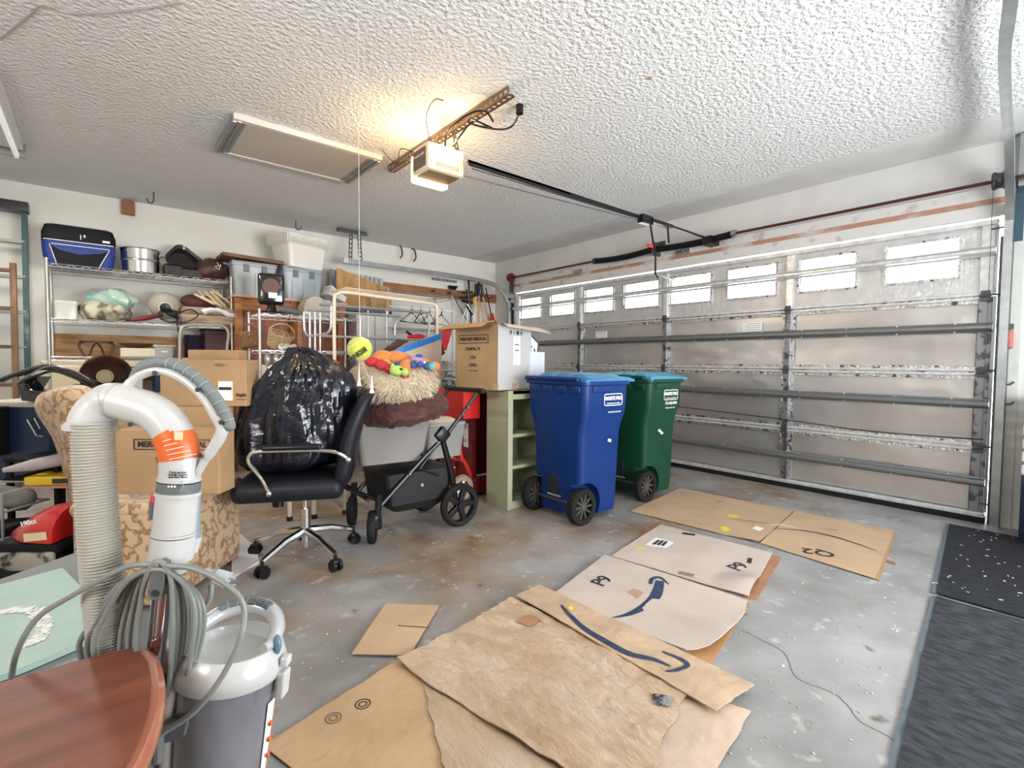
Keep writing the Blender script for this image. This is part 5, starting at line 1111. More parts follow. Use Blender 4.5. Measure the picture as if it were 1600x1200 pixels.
g = G(); g.box((-0.03, 0, zb_-0.03), (0.29, 0.26, 0.05), bev=0.015); g.box((-0.04, 0.02, zb_-0.16), (0.26, 0.24, 0.20), bev=0.02); out(g, 'engine_body', M_blackm, t, smooth=True)
g = G(); g.box((-0.03, -0.128, zb_-0.085), (0.26, 0.02, 0.085), bev=0.009); g.wob(0.01, 14); out(g, 'metal_cover', mat('worn_aluminium', (0.45, 0.43, 0.36), 0.4, metal=0.5, col2=(0.03, 0.03, 0.03), vscale=10, contrast=(0.42, 0.5)), t, smooth=True)
g = G(); g.box((0.03, -0.141, zb_+0.03), (0.10, 0.003, 0.035), Matrix.Rotation(-0.1, 3, 'Y')); out(g, 'sticker', mat('cream_sticker', (0.72, 0.58, 0.36), 0.5), t)
text('190cc', 0.032, wm(t) @ V((-0.02, -0.118, zb_+0.085)), wm(t).to_3x3() @ V((1, 0, 0.28)), (0, 0, 1), M_label, t, bold=0.001)
for x in (-0.14, 0.06):
    g = G(); g.lathe([(0.03, -0.02), (0.085, -0.022), (0.09, 0), (0.085, 0.022), (0.03, 0.02), (0.03, -0.02)], 24, Matrix.Translation((x, -0.13, 0.09)) @ Matrix.Rotation(R(90), 4, 'X'), caps=False); out(g, 'wheel', M_rubber, t, smooth=True)
t = thing('wire_crate', 'grey wire crate with odds and ends at the far left edge', 'crate', (DP(5, 820, 2.5).x, DP(5, 820, 2.5).y, 0.10), rz_of(5))
g = G()
for z in (0.02, 0.14, 0.27, 0.36):
    g.tube([(-.16, -.12, z), (.12, -.12, z), (.12, .12, z), (-.16, .12, z)], 0.006, 5, closed=True)
for x in (-.16, -.07, .02, .12): g.cyl((x, -.12, 0), (x, -.12, 0.36), 0.007, n=5)
out(g, 'wire', mat('grey_wire_steel', (0.30, 0.31, 0.33), 0.5, metal=0.4), t)
g = G(); g.box((-0.02, 0, 0.10), (0.26, 0.2, 0.18), bev=0.03); g.wob(0.02, 8); out(g, 'bag_inside', M_blackm, t, smooth=True)
t = thing('grey_bag', 'crumpled grey fabric heap above the wire crate at the left edge', 'bag', DP(12, 775, 2.55)-V((0, 0, 0.06)))
g = G(); g.ball((0, 0, 0.05), 0.12, (1.1, .8, .5), 24); g.wob(0.04, 9); out(g, 'cloth', mat('grey_cloth', (0.20, 0.20, 0.17), 0.9, var=0.4, vscale=9), t, smooth=True)

# ================================================================ GREY BOX WITH MINT BOARD
t = thing('grey_bin', 'grey plastic bin with a pale mint board lying on it, left of the vacuum', 'bin', (0, 0, 0))
zt_ = 0.53; poly = [PZ(x, y, zt_) for x, y in ((-60, 925), (0, 905), (128, 860), (150, 866), (196, 965), (188, 1080), (60, 1150), (-80, 1200))]
g = G(); g.prism([V((p.x, p.y, 0.05)) for p in poly], (0, 0, zt_-0.05)); out(g, 'body', mat('bin_grey', (0.16, 0.17, 0.165), 0.5), t, world=True)
mb = [PZ(x, y, zt_) for x, y in ((-50, 938), (0, 922), (98, 895), (122, 920), (135, 938), (136, 968), (132, 1012), (40, 1052), (-60, 1090))]
g = G(); g.prism([V((p.x, p.y, zt_+0.002)) for p in mb], (0, 0, 0.012)); mbo = out(g, 'mint_board', mat('mint_paint', (0.34, 0.48, 0.41), 0.5, var=0.10, vscale=8, bump=0.15, bscale=25), label='flat pale mint green board with a worn curved scratch, lying on the grey bin', cat='board')
t['label'] = 'dark grey plastic bin under the mint green board, left of the vacuum'
g = G(); rr_ = random.Random(5)
pth = smooth_path([PZ(x, y, zt_) for x, y in ((-20, 975), (5, 966), (25, 963), (48, 963), (62, 972), (70, 985), (66, 1000), (55, 1012), (40, 1018))], 8)
for p in pth:
    for _ in range(9):
        q = p+V((rr_.uniform(-1, 1), rr_.uniform(-1, 1), 0))*0.012; g.box((q.x, q.y, zt_+0.0152+rr_.uniform(0, 0.0012)), (rr_.uniform(.003, .010), rr_.uniform(.002, .006), 0.001), Matrix.Rotation(rr_.uniform(0, 3), 3, 'Z'))
out(g, 'worn_scratch', mat('chipped_paint', (0.80, 0.80, 0.76), 0.8, col2=(0.62, 0.62, 0.58), vscale=60, contrast=(0.45, 0.55)), mbo, world=True)
# ================================================================ RED-BROWN TABLE
t = thing('table', 'reddish brown wooden table top in the lower left corner', 'table', (-0.45, 0.55, 0))
M_tab = mat('mahogany_top', (0.24, 0.075, 0.038), 0.5, col2=(0.15, 0.040, 0.020), vscale=7, stretch=(0.7, 5, 1), contrast=(0.3, 0.7), bump=0.08, bscale=40)
o_ = smooth_path([(-1.1, 0.77, 0), (-0.5, 0.772, 0), (-0.09, 0.772, 0), (0.022, 0.768, 0), (0.046, 0.745, 0), (0.052, 0.68, 0), (0.043, 0.60, 0), (0.018, 0.525, 0), (-0.03, 0.46, 0), (-0.12, 0.40, 0), (-0.35, 0.34, 0), (-1.1, 0.30, 0)], 4)
rings = []
cx_ = V((-0.5, 0.56, 0))
for dz, k in ((0.722, .975), (0.726, .992), (0.735, 1.0), (0.744, .998), (0.749, .988), (0.750, .975)):
    rings.append([V((cx_.x+(p.x-cx_.x)*k, cx_.y+(p.y-cx_.y)*k, dz)) for p in o_])
g = G(); g.loft(rings[:5]); out(g, 'edge', mat('table_edge', (0.38, 0.13, 0.07), 0.25, coat=0.4), t, world=True, smooth=True, label='lighter rounded edge of the table')
g = G(); g.prism([V((p.x, p.y, 0.7492)) for p in rings[5]], (0, 0, 0.0012)); out(g, 'table_top', M_tab, t, world=True)
for x, y in ((-1.0, 0.38), (-1.0, 0.70), (-0.14, 0.70), (-0.2, 0.45)):
    g = G(); g.cyl((x, y, 0), (x, y, 0.725), 0.016, 0.024); out(g, 'leg', M_tab, t, world=True, smooth=True)

# ================================================================ UPRIGHT VACUUM
vD = 0.64
vc = thing('vacuum_cleaner', 'white upright vacuum cleaner with ribbed hose and grey dust canister in the foreground', 'vacuum cleaner', (DP(300, 1000, vD).x, DP(300, 1000, vD).y, 0))
M_vw = mat('vacuum_white', (0.52, 0.52, 0.505), 0.28, coat=0.3)
M_vg = mat('vacuum_grey', (0.12, 0.135, 0.14), 0.5)
M_hose = mat('hose_ivory', (0.44, 0.425, 0.375), 0.4)
def dp(x, y, D=vD): return DP(x, y, D)
k_ = vD/F
hc = smooth_path([dp(145, 660, .63), dp(146, 720, .63), dp(152, 800, .63), dp(158, 880, .63), dp(165, 960, .635), dp(172, 1020, .64), dp(190, 1075, .65), dp(225, 1110, .66)], 60)
L_ = [0]
for a, b in zip(hc, hc[1:]): L_.append(L_[-1]+(b-a).length)
pts, rr = [], []
tot = L_[-1]; pitch = 0.00385; n = int(tot/pitch)*4; j = 0
for i in range(n+1):
    s = tot*i/n
    while j < len(L_)-2 and L_[j+1] < s: j += 1
    f = (s-L_[j])/max(1e-9, L_[j+1]-L_[j]); pts.append(hc[j].lerp(hc[j+1], f)); rr.append(0.0200 if i % 4 == 0 else (0.0226 if i % 4 == 2 else 0.0217))
g = G(); g.tube(pts, rr, 28, caps=False); out(g, 'hose', M_hose, vc, world=True, smooth=True)
g = G(); el = smooth_path([dp(143, 668), dp(149, 648), dp(162, 632), dp(180, 626), dp(212, 634), dp(240, 644), dp(262, 664), dp(276, 690), dp(281, 720), dp(281, 750)], 8); n = len(el)
g.tube(el, [0.0275 if i < 2 else 0.0265-0.0035*min(1, i/16) for i in range(n)], 32); out(g, 'elbow_tube', M_vw, vc, world=True, smooth=True)
g = G(); g.tube([dp(176, 627), dp(178.5, 626.5)], 0.0235, 32); g.tube([dp(182, 626.5), dp(184, 627)], 0.0238, 32); out(g, 'joint_ring', mat('seam_grey', (0.42, 0.42, 0.41), 0.4), vc, world=True, smooth=True)
g = G(); g.tube([dp(143, 664), dp(142.5, 671)], 0.029, 32); out(g, 'hose_cuff', M_vw, vc, world=True, smooth=True)
hp = smooth_path([dp(193, 618), dp(203, 600), dp(220, 586), dp(245, 579), dp(275, 586), dp(302, 604), dp(325, 630), dp(343, 662)], 8)
g = G(); n = len(hp); g.tube(hp, [0.0085-0.0025*min(1, i/10) if i < n-8 else 0.0065 for i in range(n)], 12); g.tube(smooth_path([dp(340, 652), dp(347, 668), dp(343, 684), dp(325, 712), dp(307, 742)], 6), [0.0075]*15+[0.0070]*4+[0.005]*6, 12); out(g, 'handle', M_vw, vc, world=True, smooth=True)
gp = smooth_path([dp(205, 590), dp(222, 574), dp(245, 567), dp(272, 570), dp(300, 585), dp(326, 608), dp(347, 637), dp(358, 662), dp(357, 673)], 8)
g = G(); n = len(gp); g.tube(gp, [0.003+0.0042*min(1, i/8, (n-i)/6) for i in range(n)], 12); out(g, 'rubber_grip', mat('grip_grey', (0.16, 0.18, 0.18), 0.6), vc, world=True, smooth=True)
g = G()
for i in range(22, n-8, 4): 
    d = (gp[i+1]-gp[i]).normalized(); g.tube([gp[i]-d*0.0006-FW*0.0005, gp[i]+d*0.0006-FW*0.0005], 0.0078, 12)
out(g, 'grip_ridge', mat('grip_light', (0.30, 0.34, 0.34), 0.6), vc, world=True, smooth=True)
for q, r in (((197, 609), .0035), ((242, 583), .0030), ((309, 609), .0030), ((346, 660), .0030), ((313, 712), .0030), ((204, 663), .0030)):
    g = G(); c = dp(q[0], q[1], vD-0.0075 if q[0] != 204 else vD-0.016); g.cyl(c, c-FW*0.0012, r, n=14); out(g, 'screw_hole', M_ink, vc, world=True)
# orange label sleeve
M_or = mat('orange_label', (0.70, 0.13, 0.02), 0.35)
g = G(); g.tube(smooth_path([dp(268, 676), dp(276, 690), dp(280, 706), dp(281.5, 717)], 5), 0.0236, 32, caps=False); lab = out(g, 'orange_label', M_or, vc, world=True, smooth=True)
g = G()
for i in range(5):
    a = dp(254+i*2.6, 690+i*7, vD-0.0245); b = a+RT*(0.010+0.006*i)*1.0+UP*(0.003+0.001*i)-FW*0.001*0; g.tube([a, b], 0.0006, 4)
out(g, 'label_text_line', M_label, lab, world=True)
g = G(); c = dp(279, 681, vD-0.0245); g.box(c, (0.010, 0.010, 0.001), Matrix((RT, UP, FW)).transposed()); out(g, 'label_picture', mat('cream_mark', (0.75, 0.62, 0.42), 0.5), lab, world=True)
g = G(); g.tube([dp(281.5, 718), dp(281, 749)], 0.0226, 32); g.tube([dp(281, 745), dp(280.5, 750)], 0.0245, 32); out(g, 'upper_neck', M_vw, vc, world=True, smooth=True)
for i, s_ in enumerate(('Turn suction', 'for all carpets', 'and bare floor')): text(s_, 0.0042, dp(279, 738+i*3.6, vD-0.0242), RT, UP, M_ink, vc)
g = G(); g.tube([dp(280, 752), dp(278.5, 767)], 0.0243, 32); col = out(g, 'grey_collar', M_vg, vc, world=True, smooth=True)
g = G(); c = dp(264, 760, vD-0.0235)
for i, w_ in enumerate((3, 3, 4)): g.box(c+RT*(i*0.0038)-FW*0.0004, (0.0022, 0.0025, 0.001), Matrix((RT, UP, FW)).transposed())
out(g, 'collar_print', M_label, col, world=True)
g = G(); c = dp(282, 760, vD-0.0252); g.tube([c+UP*0.006, c+RT*0.004, c-UP*0.006], 0.0006, 4); out(g, 'collar_arrow', M_grey, col, world=True)
g = G(); g.tube([dp(278.5, 767), dp(278, 772)], 0.0262, 32); g.tube([dp(278, 772), dp(272, 830)], [0.0240, 0.0242], 32); g.tube([dp(272, 830), dp(271.5, 834)], 0.0252, 32); out(g, 'upper_tube', M_vw, vc, world=True, smooth=True)
g = G(); g.tube([dp(271, 836), dp(267, 872)], [0.0245, 0.0255], 32); g.tube([dp(267, 870), dp(264, 892)], 0.0200, 32); out(g, 'lower_socket', M_vw, vc, world=True, smooth=True)
g = G(); g.tube([dp(303, 752, .655), dp(301, 850, .655)], 0.0085, 16); out(g, 'side_tube', mat('blue_grey_tube', (0.22, 0.27, 0.31), 0.4), vc, world=True, smooth=True)
g = G(); g.tube([dp(299, 838, .655), dp(296, 862, .655)], [0.013, 0.010], 16); out(g, 'side_clip', M_vw, vc, world=True, smooth=True)
g = G(); g.tube([dp(244, 768), dp(243, 784)], [0.004, 0.0065], 10); lv = out(g, 'red_button', mat('red_button', (0.62, 0.02, 0.03), 0.3), vc, world=True, smooth=True)
g = G(); g.tube([dp(242, 784), dp(239, 811)], [0.0065, 0.005], 10); out(g, 'release_lever', M_vg, vc, world=True, smooth=True)
g = G(); g.tube([dp(263, 890), dp(252, 1000), dp(243, 1100), dp(236, 1200), dp(228, 1330)], 0.0150, 24); out(g, 'metal_wand', mat('polished_wand', (0.62, 0.60, 0.64), 0.12, metal=1), vc, world=True, smooth=True)
g = G(); g.tube([dp(276, 1050, .62), dp(262, 1110, .62), dp(258, 1240, .62)], 0.0075, 12); out(g, 'ivory_pipe', M_hose, vc, world=True, smooth=True)
# cord hook and coils
g = G()
cc = [(247, 876), (256, 880), (259, 892), (256, 918), (251, 934), (242, 938), (233, 935), (230, 925), (234, 903), (240, 884)]
g.prism([dp(x, y, .600) for x, y in cc], FW*0.012); g.cyl(dp(248, 885, .605), dp(250, 895, .64), 0.008); hk = out(g, 'cord_hook', M_vg, vc, world=True)
g = G(); c = dp(242, 927, .599); g.cyl(c, c-FW*0.001, 0.004, n=14); out(g, 'hook_screw', M_ink, hk, world=True)
M_cord = mat('grey_cord', (0.23, 0.245, 0.23), 0.35)
rc_ = random.Random(11)
cordt = []
g = G()
for k in range(8):
    dx = rc_.uniform(-3, 3); w1 = 32+k*11.5+rc_.uniform(-3, 3); w2 = 10+k*8.5; yb = 1085+rc_.uniform(-10, 45); D0 = 0.60+0.006*(k % 5)
    P = [dp(250+dx, 878+k*2.2, D0), dp(250-w1*0.55, 892+k*3, D0), dp(250-w1*0.95, 945+k*4, D0+.01), dp(250-w1*1.12, 1015, D0+.01), dp(250-w1*0.85, yb-10, D0+.02), dp(225, yb+15, D0+.02), dp(252+w2*0.5, yb-15, D0+.02), dp(262+w2*0.72, 1010, D0), dp(262+w2*0.80, 950, D0), dp(262+w2*0.45, 900+k*2, D0)]
    g.tube(smooth_path(P, 8, closed=True), 0.0033, 10, closed=True)
g.tube(smooth_path([dp(250, 882, .60), dp(200, 885, .60), dp(150, 910, .60), dp(110, 932, .60), dp(62, 962, .60), dp(35, 1000, .60), dp(20, 1045, .62), dp(22, 1090, .66), dp(60, 1130, .70)], 8), 0.0033, 10)
g.tube(smooth_path([dp(262, 884, .60), dp(300, 888, .60), dp(340, 905, .595), dp(372, 930, .59), dp(382, 955, .59), dp(378, 990, .58), dp(362, 1030, .575), dp(335, 1075, .57), dp(300, 1115, .57), dp(262, 1140, .57), dp(248, 1150, .57)], 8), 0.0033, 10)
g.tube(smooth_path([dp(266, 886, .61), dp(300, 886, .61), dp(322, 894, .61)], 6), 0.0033, 10)
g.tube(smooth_path([dp(330, 912, .64), dp(328, 935, .64), dp(312, 960, .645), dp(303, 980, .65)], 6), 0.0033, 10)
out(g, 'power_cord', M_cord, vc, world=True, smooth=True)
g = G(); g.tube([dp(320, 893, .61), dp(338, 900, .61)], [0.0045, 0.0062], 10); g.tube([dp(338, 899, .61), dp(356, 906, .61)], [0.009, 0.0105], 6)
for s in (-1, 1): g.box(dp(361, 909+s*5, .61), (0.010, 0.002, 0.002), Matrix((RT, UP, FW)).transposed())
out(g, 'plug', mat('pale_plug', (0.42, 0.45, 0.46), 0.4), vc, world=True, smooth=True)
# dust canister: tilted local frame
axis = (dp(365, 1020, .66)-dp(345, 1200, .66)).normalized(); cx = RT; cy = axis.cross(cx).normalized()*-1; cy = (FW-axis*FW.dot(axis)).normalized(); cx = cy.cross(axis).normalized()
top = dp(363, 1022, .665)
Mc = Matrix(((cx.x, cy.x, axis.x, top.x), (cx.y, cy.y, axis.y, top.y), (cx.z, cy.z, axis.z, top.z), (0, 0, 0, 1)))
El = Mc @ Matrix.Diagonal((1.0, 1.0, 1, 1))
g = G(); g.lathe([(0.050, -0.36), (0.054, -0.355), (0.0615, -0.03), (0.0625, -0.012)], 48, El); can = out(g, 'dust_canister', mat('smoky_canister', (0.10, 0.098, 0.115), 0.12, col2=(0.22, 0.22, 0.24), vscale=9, stretch=(1, 1, 0.35), contrast=(0.45, 0.68), coat=0.8), vc, world=True, smooth=True)
g = G(); g.lathe([(0.0655, -0.020), (0.0675, -0.014), (0.067, -0.004), (0.062, 0.010), (0.056, 0.018), (0.050, 0.016), (0.046, 0.004), (0.030, -0.004), (0.001, -0.004)], 48, El, caps=False); ld = out(g, 'canister_lid', M_vw, vc, world=True, smooth=True)
g = G(); el2 = [El @ V((0.052*math.cos(a), 0.052*math.sin(a), 0.022+0.020*max(0, math.sin(a)))) for a in [R(-20+220*i/30) for i in range(31)]]
g.tube(el2, [0.006+0.006*math.sin(PI*i/30) for i in range(31)], 12); out(g, 'carry_handle', mat('silver_plastic', (0.55, 0.56, 0.58), 0.25, metal=0.4), ld, world=True, smooth=True)
g = G()
for i in range(6):
    a0, a1 = R(60+i*14), R(70+i*14); g.tube([El @ V((0.052*math.cos(a), 0.047*math.sin(a), 0.030+0.020*max(0, math.sin(a)))) for a in (a0, (a0+a1)/2, a1)], 0.0065, 8)
out(g, 'grip_inset', M_vg, ld, world=True, smooth=True)
g = G(); g.ball(El @ V((0.060, -0.004, 0.022)), 0.010, (0.5, 0.8, 1.3)); out(g, 'release_button', mat('blue_button', (0.10, 0.20, 0.26), 0.3), ld, world=True, smooth=True)
g = G(); g.box(El @ V((0.071, 0.0, -0.03)), (0.012, 0.02, 0.035), Matrix((cx, cy, axis)).transposed(), bev=0.003); g.box(El @ V((0.072, 0.0, 0.0)), (0.010, 0.016, 0.012), Matrix((cx, cy, axis)).transposed(), bev=0.002); out(g, 'latch', mat('clear_latch', (0.55, 0.55, 0.55), 0.2), vc, world=True)
g = G()
n = 8
A_ = [El @ V((0.0632*math.cos(a)*(1-0.0), 0.0632*math.sin(a), -0.05)) for a in [R(-14+14*i/n) for i in range(n+1)]]; B_ = [El @ V((0.059*math.cos(a), 0.059*math.sin(a), -0.19)) for a in [R(-10+10*i/n) for i in range(n+1)]]
g.loft([A_, B_], closed=False); out(g, 'side_sticker', M_label, can, world=True)
g = G()
for k in range(4):
    a = R(-7+k*1); g.box(El @ V((0.0645*math.cos(a), 0.0645*math.sin(a), -0.08-0.022*k)), (0.003, 0.006, 0.004), Matrix((cx, cy, axis)).transposed())
out(g, 'sticker_print', M_or, can, world=True)
g = G(); g.prism([dp(250, 1135, .60), dp(292, 1128, .60), dp(286, 1152, .60), dp(256, 1162, .60)], FW*0.03); g.tube([dp(248, 1145, .59), dp(246, 1190, .59)], 0.006, 10); out(g, 'lower_bracket', M_vg, vc, world=True)
g = G(); c = V(vc.location); g.loft([rrect(c.x+0.0, c.y+0.02, z, a, b, 0.04, 4) for z, a, b in ((0.02, .30, .24), (0.06, .30, .24), (0.11, .22, .16))]); g.tube([dp(228, 1330), V((c.x, c.y, 0.30)), V((c.x, c.y, 0.08))], 0.03, 16); g.cyl(El @ V((0, 0, -0.42)), El @ V((0, 0, -0.355)), 0.045, 0.050, 24); out(g, 'floor_head', M_vw, vc, world=True, smooth=True)
# dark tub of bits behind the vacuum, between bin and armchair
t = thing('basket', 'small dark basket on the floor between the mint board and the vacuum canister', 'basket', (DP(232, 960, 1.25).x, DP(232, 960, 1.25).y, 0.0), rz_of(230))
g = G(); g.loft([rrect(0, 0, z, a, b, 0.03, 3) for z, a, b in ((0, .14, .14), (0.40, .19, .19), (0.42, .20, .20))]); out(g, 'body', M_vg, t, smooth=True)
# ================================================================ WIRE SHELVING
def wshelf(t, x0, x1, y0, y1, z, dr=0.045, m=None, name='wire_shelf', r=0.0028, truss=True):
    g = G()
    for zz in (z, z-0.028):
        g.tube([(x0, y0, zz), (x1, y0, zz), (x1, y1, zz), (x0, y1, zz)], r, 5, closed=True)
    for i in range(1, 4): g.cyl((x0, y0+(y1-y0)*i/4, z-0.006), (x1, y0+(y1-y0)*i/4, z-0.006), r, n=4, caps=False)
    k = int((x1-x0)/dr)
    for i in range(1, k): x = x0+(x1-x0)*i/k; g.cyl((x, y0, z), (x, y1, z), r*0.7, n=4, caps=False)
    if truss:
        k = int((x1-x0)/0.05)
        g.tube([(x0+(x1-x0)*i/k, y0, z if i % 2 else z-0.028) for i in range(k+1)], r*0.8, 4, caps=False)
        g.tube([(x0+(x1-x0)*i/k, y1, z if i % 2 else z-0.028) for i in range(k+1)], r*0.8, 4, caps=False)
    return out(g, name, m or M_wire, t, world=True)
def wposts(t, x0, x1, y0, y1, zt, m=None, r=0.0125):
    for x in (x0, x1):
        for y in (y0, y1):
            g = G(); g.cyl((x, y, 0), (x, y, zt), r, n=10); g.cyl((x, y, zt), (x, y, zt+0.012), r*1.25, n=10)
            out(g, 'post', m or M_wire, t, world=True, smooth=True)
s1 = thing('wire_shelving', 'tall chrome wire shelving unit against the left wall beside the ladders', 'shelving', (0.37, 5.87, 0))
SX0, SX1, SY0, SY1 = -0.31, 1.04, 5.65, 6.10
wposts(s1, SX0, SX1, SY0, SY1, 1.93)
for z in (1.90, 1.445, 1.125, 0.80, 0.2): wshelf(s1, SX0, SX1, SY0, SY1, z)
T1, T2, T3, T4 = 1.904, 1.449, 1.129, 0.804
def at(name, label, cat, px, y, z, rz=0, group=None):
    p = PY(px, 500, y); return thing(name, label, cat, (p.x, y, z), rz, group)
# cooler bag
t = at('cooler_bag', 'blue and black soft cooler bag at the left end of the top wire shelf', 'cooler', 128, 5.86, T1)
M_cbl = mat('cooler_blue', (0.004, 0.03, 0.22), 0.6, var=0.2, vscale=6)
g = G(); g.loft([rrect(0, 0, z, a, b, 0.05, 4) for z, a, b in ((0, .45, .27), (0.10, .48, .29), (0.20, .49, .29))]); out(g, 'body', M_cbl, t, smooth=True)
g = G(); g.loft([rrect(0, 0, z, a, b, 0.05, 4) for z, a, b in ((0.20, .49, .29), (0.27, .49, .29), (0.335, .45, .26), (0.35, .40, .20))]); g.wob(0.012, 9); out(g, 'lid', M_blackm, t, smooth=True)
g = G(); g.prism([(-0.15, -0.147, 0.01), (0.12, -0.147, 0.01), (0.20, -0.15, 0.16), (0.15, -0.15, 0.13), (0.0, -0.15, 0.10), (-0.13, -0.15, 0.125), (-0.19, -0.15, 0.165)], (0, -0.004, 0)); out(g, 'mesh_pocket', M_blackm, t)
g = G(); g.tube([(-0.245, -0.10, 0.205), (-0.22, -0.148, 0.205), (0.22, -0.148, 0.205), (0.245, -0.10, 0.205)], 0.004, 5); g.tube([(-0.18, -0.152, 0.17), (0.2, -0.152, 0.17)], 0.003, 5); g.tube([(-0.19, -0.152, 0.165), (-0.15, -0.152, 0.01)], 0.003, 5); g.tube([(0.20, -0.152, 0.165), (0.13, -0.152, 0.01)], 0.003, 5); out(g, 'piping', M_label, t)
g = G(); g.box((0.18, -0.148, 0.235), (0.05, 0.004, 0.018)); g.box((0.01, -0.148, 0.25), (0.006, 0.004, 0.04)); g.box((0.035, -0.148, 0.262), (0.012, 0.004, 0.02)); out(g, 'tag', M_label, t)
# steel pot
t = at('stock_pot', 'shiny steel stock pot on the top wire shelf beside the cooler bag', 'pot', 222, 5.84, T1)
g = G(); g.lathe([(0.13, 0), (0.14, 0.01), (0.145, 0.11), (0.152, 0.115), (0.152, 0.125), (0.148, 0.13), (0.152, 0.215), (0.160, 0.222), (0.155, 0.225), (0.14, 0.215), (0.13, 0.03)], 40, caps=False); out(g, 'pot', M_chrome, t, smooth=True)
g = G(); g.tube([(0.148, -0.05, 0.18), (0.185, -0.03, 0.185), (0.185, 0.03, 0.185), (0.148, 0.05, 0.18)], 0.006, 8); out(g, 'handle', M_chrome, t, smooth=True)
# dark tilted roaster
t = thing('roasting_pan', 'black roasting pan leaning on edge between the steel pot and the brown duffel bag', 'pan', (0.68, 5.86, T1), 0)
g = G(); Mr = Matrix.Translation((0.0, 0.0, 0.165)) @ Matrix.Rotation(R(38), 4, 'Y') @ Matrix.Rotation(R(70), 4, 'X')
for z, a, b in ():
    pass
prof = [rrect(0, 0, z, a, b, 0.08, 5) for z, a, b in ((-0.06, .24, .20), (0.0, .27, .23), (0.012, .31, .27), (0.016, .31, .27), (0.004, .26, .22), (-0.05, .23, .19))]
g.loft([[Mr @ V(p) for p in r] for r in prof]); out(g, 'pan', mat('black_enamel', (0.03, 0.025, 0.022), 0.2, metal=0.3, coat=0.5), t, smooth=True)
g = G(); g.box((-0.10, 0, 0.06), (0.16, 0.2, 0.12), bev=0.02); g.box((0.05, 0, 0.05), (0.20, 0.2, 0.10), bev=0.02); out(g, 'stand', M_black, t)
# duffel bag
t = thing('duffel_bag', 'brown crumpled duffel bag at the right end of the top wire shelf', 'bag', (0.91, 5.84, T1))
g = G(); g.ball((0, 0, 0.105), 0.15, (1.0, 0.95, 0.78), 32); g.wob(0.02, 10); g.wob(0.012, 26, 3)
for v in g.bm.verts: v.co.z = max(0.0, v.co.z)
out(g, 'bag', mat('brown_nylon', (0.085, 0.035, 0.028), 0.45, var=0.5, vscale=14, bump=0.6, bscale=25), t, smooth=True)
g = G(); g.tube([(0.02, -0.14, 0.17), (0.035, -0.15, 0.14), (0.0, -0.15, 0.13), (0.03, -0.155, 0.10), (0.05, -0.15, 0.15)], 0.004, 5); out(g, 'drawstring', M_label, t)
# middle shelf things
t = at('plastic_bottle', 'small clear plastic jug at the left end of the middle wire shelf', 'jug', 103, 5.85, T2)
g = G(); g.loft([rrect(0, 0, z, a, a*0.7, 0.02, 3) for z, a in ((0, .16), (0.13, .16), (0.14, .17), (0.16, .17))]); out(g, 'jug', mat('clear_tub', (0.62, 0.62, 0.58), 0.25, alpha=1), t, smooth=True)
t = at('plastic_bag', 'green and clear plastic bag stuffed with craft bits on the middle wire shelf', 'bag', 166, 5.86, T2)
g = G(); g.ball((0, 0, 0.10), 0.17, (1.15, .8, .62), 32); g.wob(0.03, 12); g.wob(0.015, 28, 2)
for v in g.bm.verts: v.co.z = max(0.0, v.co.z)
out(g, 'contents', mat('tangled_contents', (0.55, 0.50, 0.38), 0.7, col2=(0.16, 0.13, 0.09), vscale=16, contrast=(0.42, 0.56)), t, smooth=True)
g = G(); g.ball((0.05, -0.02, 0.20), 0.17, (1.05, .7, .6), 32); g.wob(0.045, 9, 5); g.wob(0.02, 24, 2); out(g, 'green_bag', mat('green_film', (0.20, 0.42, 0.38), 0.2, col2=(0.50, 0.62, 0.50), vscale=7), t, smooth=True)
t = at('work_lamp', 'round cream lamp shade with a coiled black cord on the middle wire shelf', 'lamp', 258, 5.78, T2+0.005)
Ml = Matrix.Translation((0, -0.02, 0.155)) @ (CAM-V(t.location)+V((0.2, 0, -0.9))).to_track_quat('Z', 'Y').to_matrix().to_4x4()
g = G(); g.lathe([(0.13, -0.08), (0.128, -0.05), (0.11, 0.0), (0.07, 0.045), (0.062, 0.055), (0.06, 0.075), (0.045, 0.08), (0.04, 0.06)], 40, Ml, caps=False); out(g, 'shade', mat('cream_shade', (0.50, 0.46, 0.37), 0.5), t, smooth=True)
g = G(); g.lathe([(0.042, 0.05), (0.042, 0.085), (0.02, 0.09)], 24, Ml); out(g, 'socket', M_black, t, smooth=True)
g = G()
for k in range(5): g.tube(smooth_path([(-0.05+0.01*k, -0.20, 0.10), (0.02+.01*k, -0.22, 0.06+.01*k), (0.08, -0.22, 0.02), (0.02, -0.21, 0.0), (-0.06, -0.20, 0.04)], 5, closed=True), 0.006, 6, closed=True)
g.tube(smooth_path([(0.02, -0.20, 0.12), (0.10, -0.20, 0.10), (0.18, -0.22, 0.13), (0.24, -0.22, 0.08), (0.17, -0.22, 0.02), (0.09, -0.22, 0.01)], 5), 0.006, 6)
g.tube([(0.07, -0.22, 0.02), (0.08, -0.23, -0.10), (0.085, -0.235, -0.32)], 0.006, 6); g.cyl((0.084, -0.235, -0.18), (0.085, -0.235, -0.25), 0.018)
out(g, 'cord', M_black, t, smooth=True)
t = at('folded_blanket', 'pile of folded beige cloths filling the right of the middle wire shelf', 'cloth', 318, 5.83, T2)
g = G()
for k, (z, w_, h_) in enumerate(((-0.03 if False else 0.0, 0.50, 0.10), (0.10, 0.44, 0.07))): g.box((0.03+0.0*k, 0, z+h_/2), (w_, 0.40, h_), bev=0.03, seg=3)
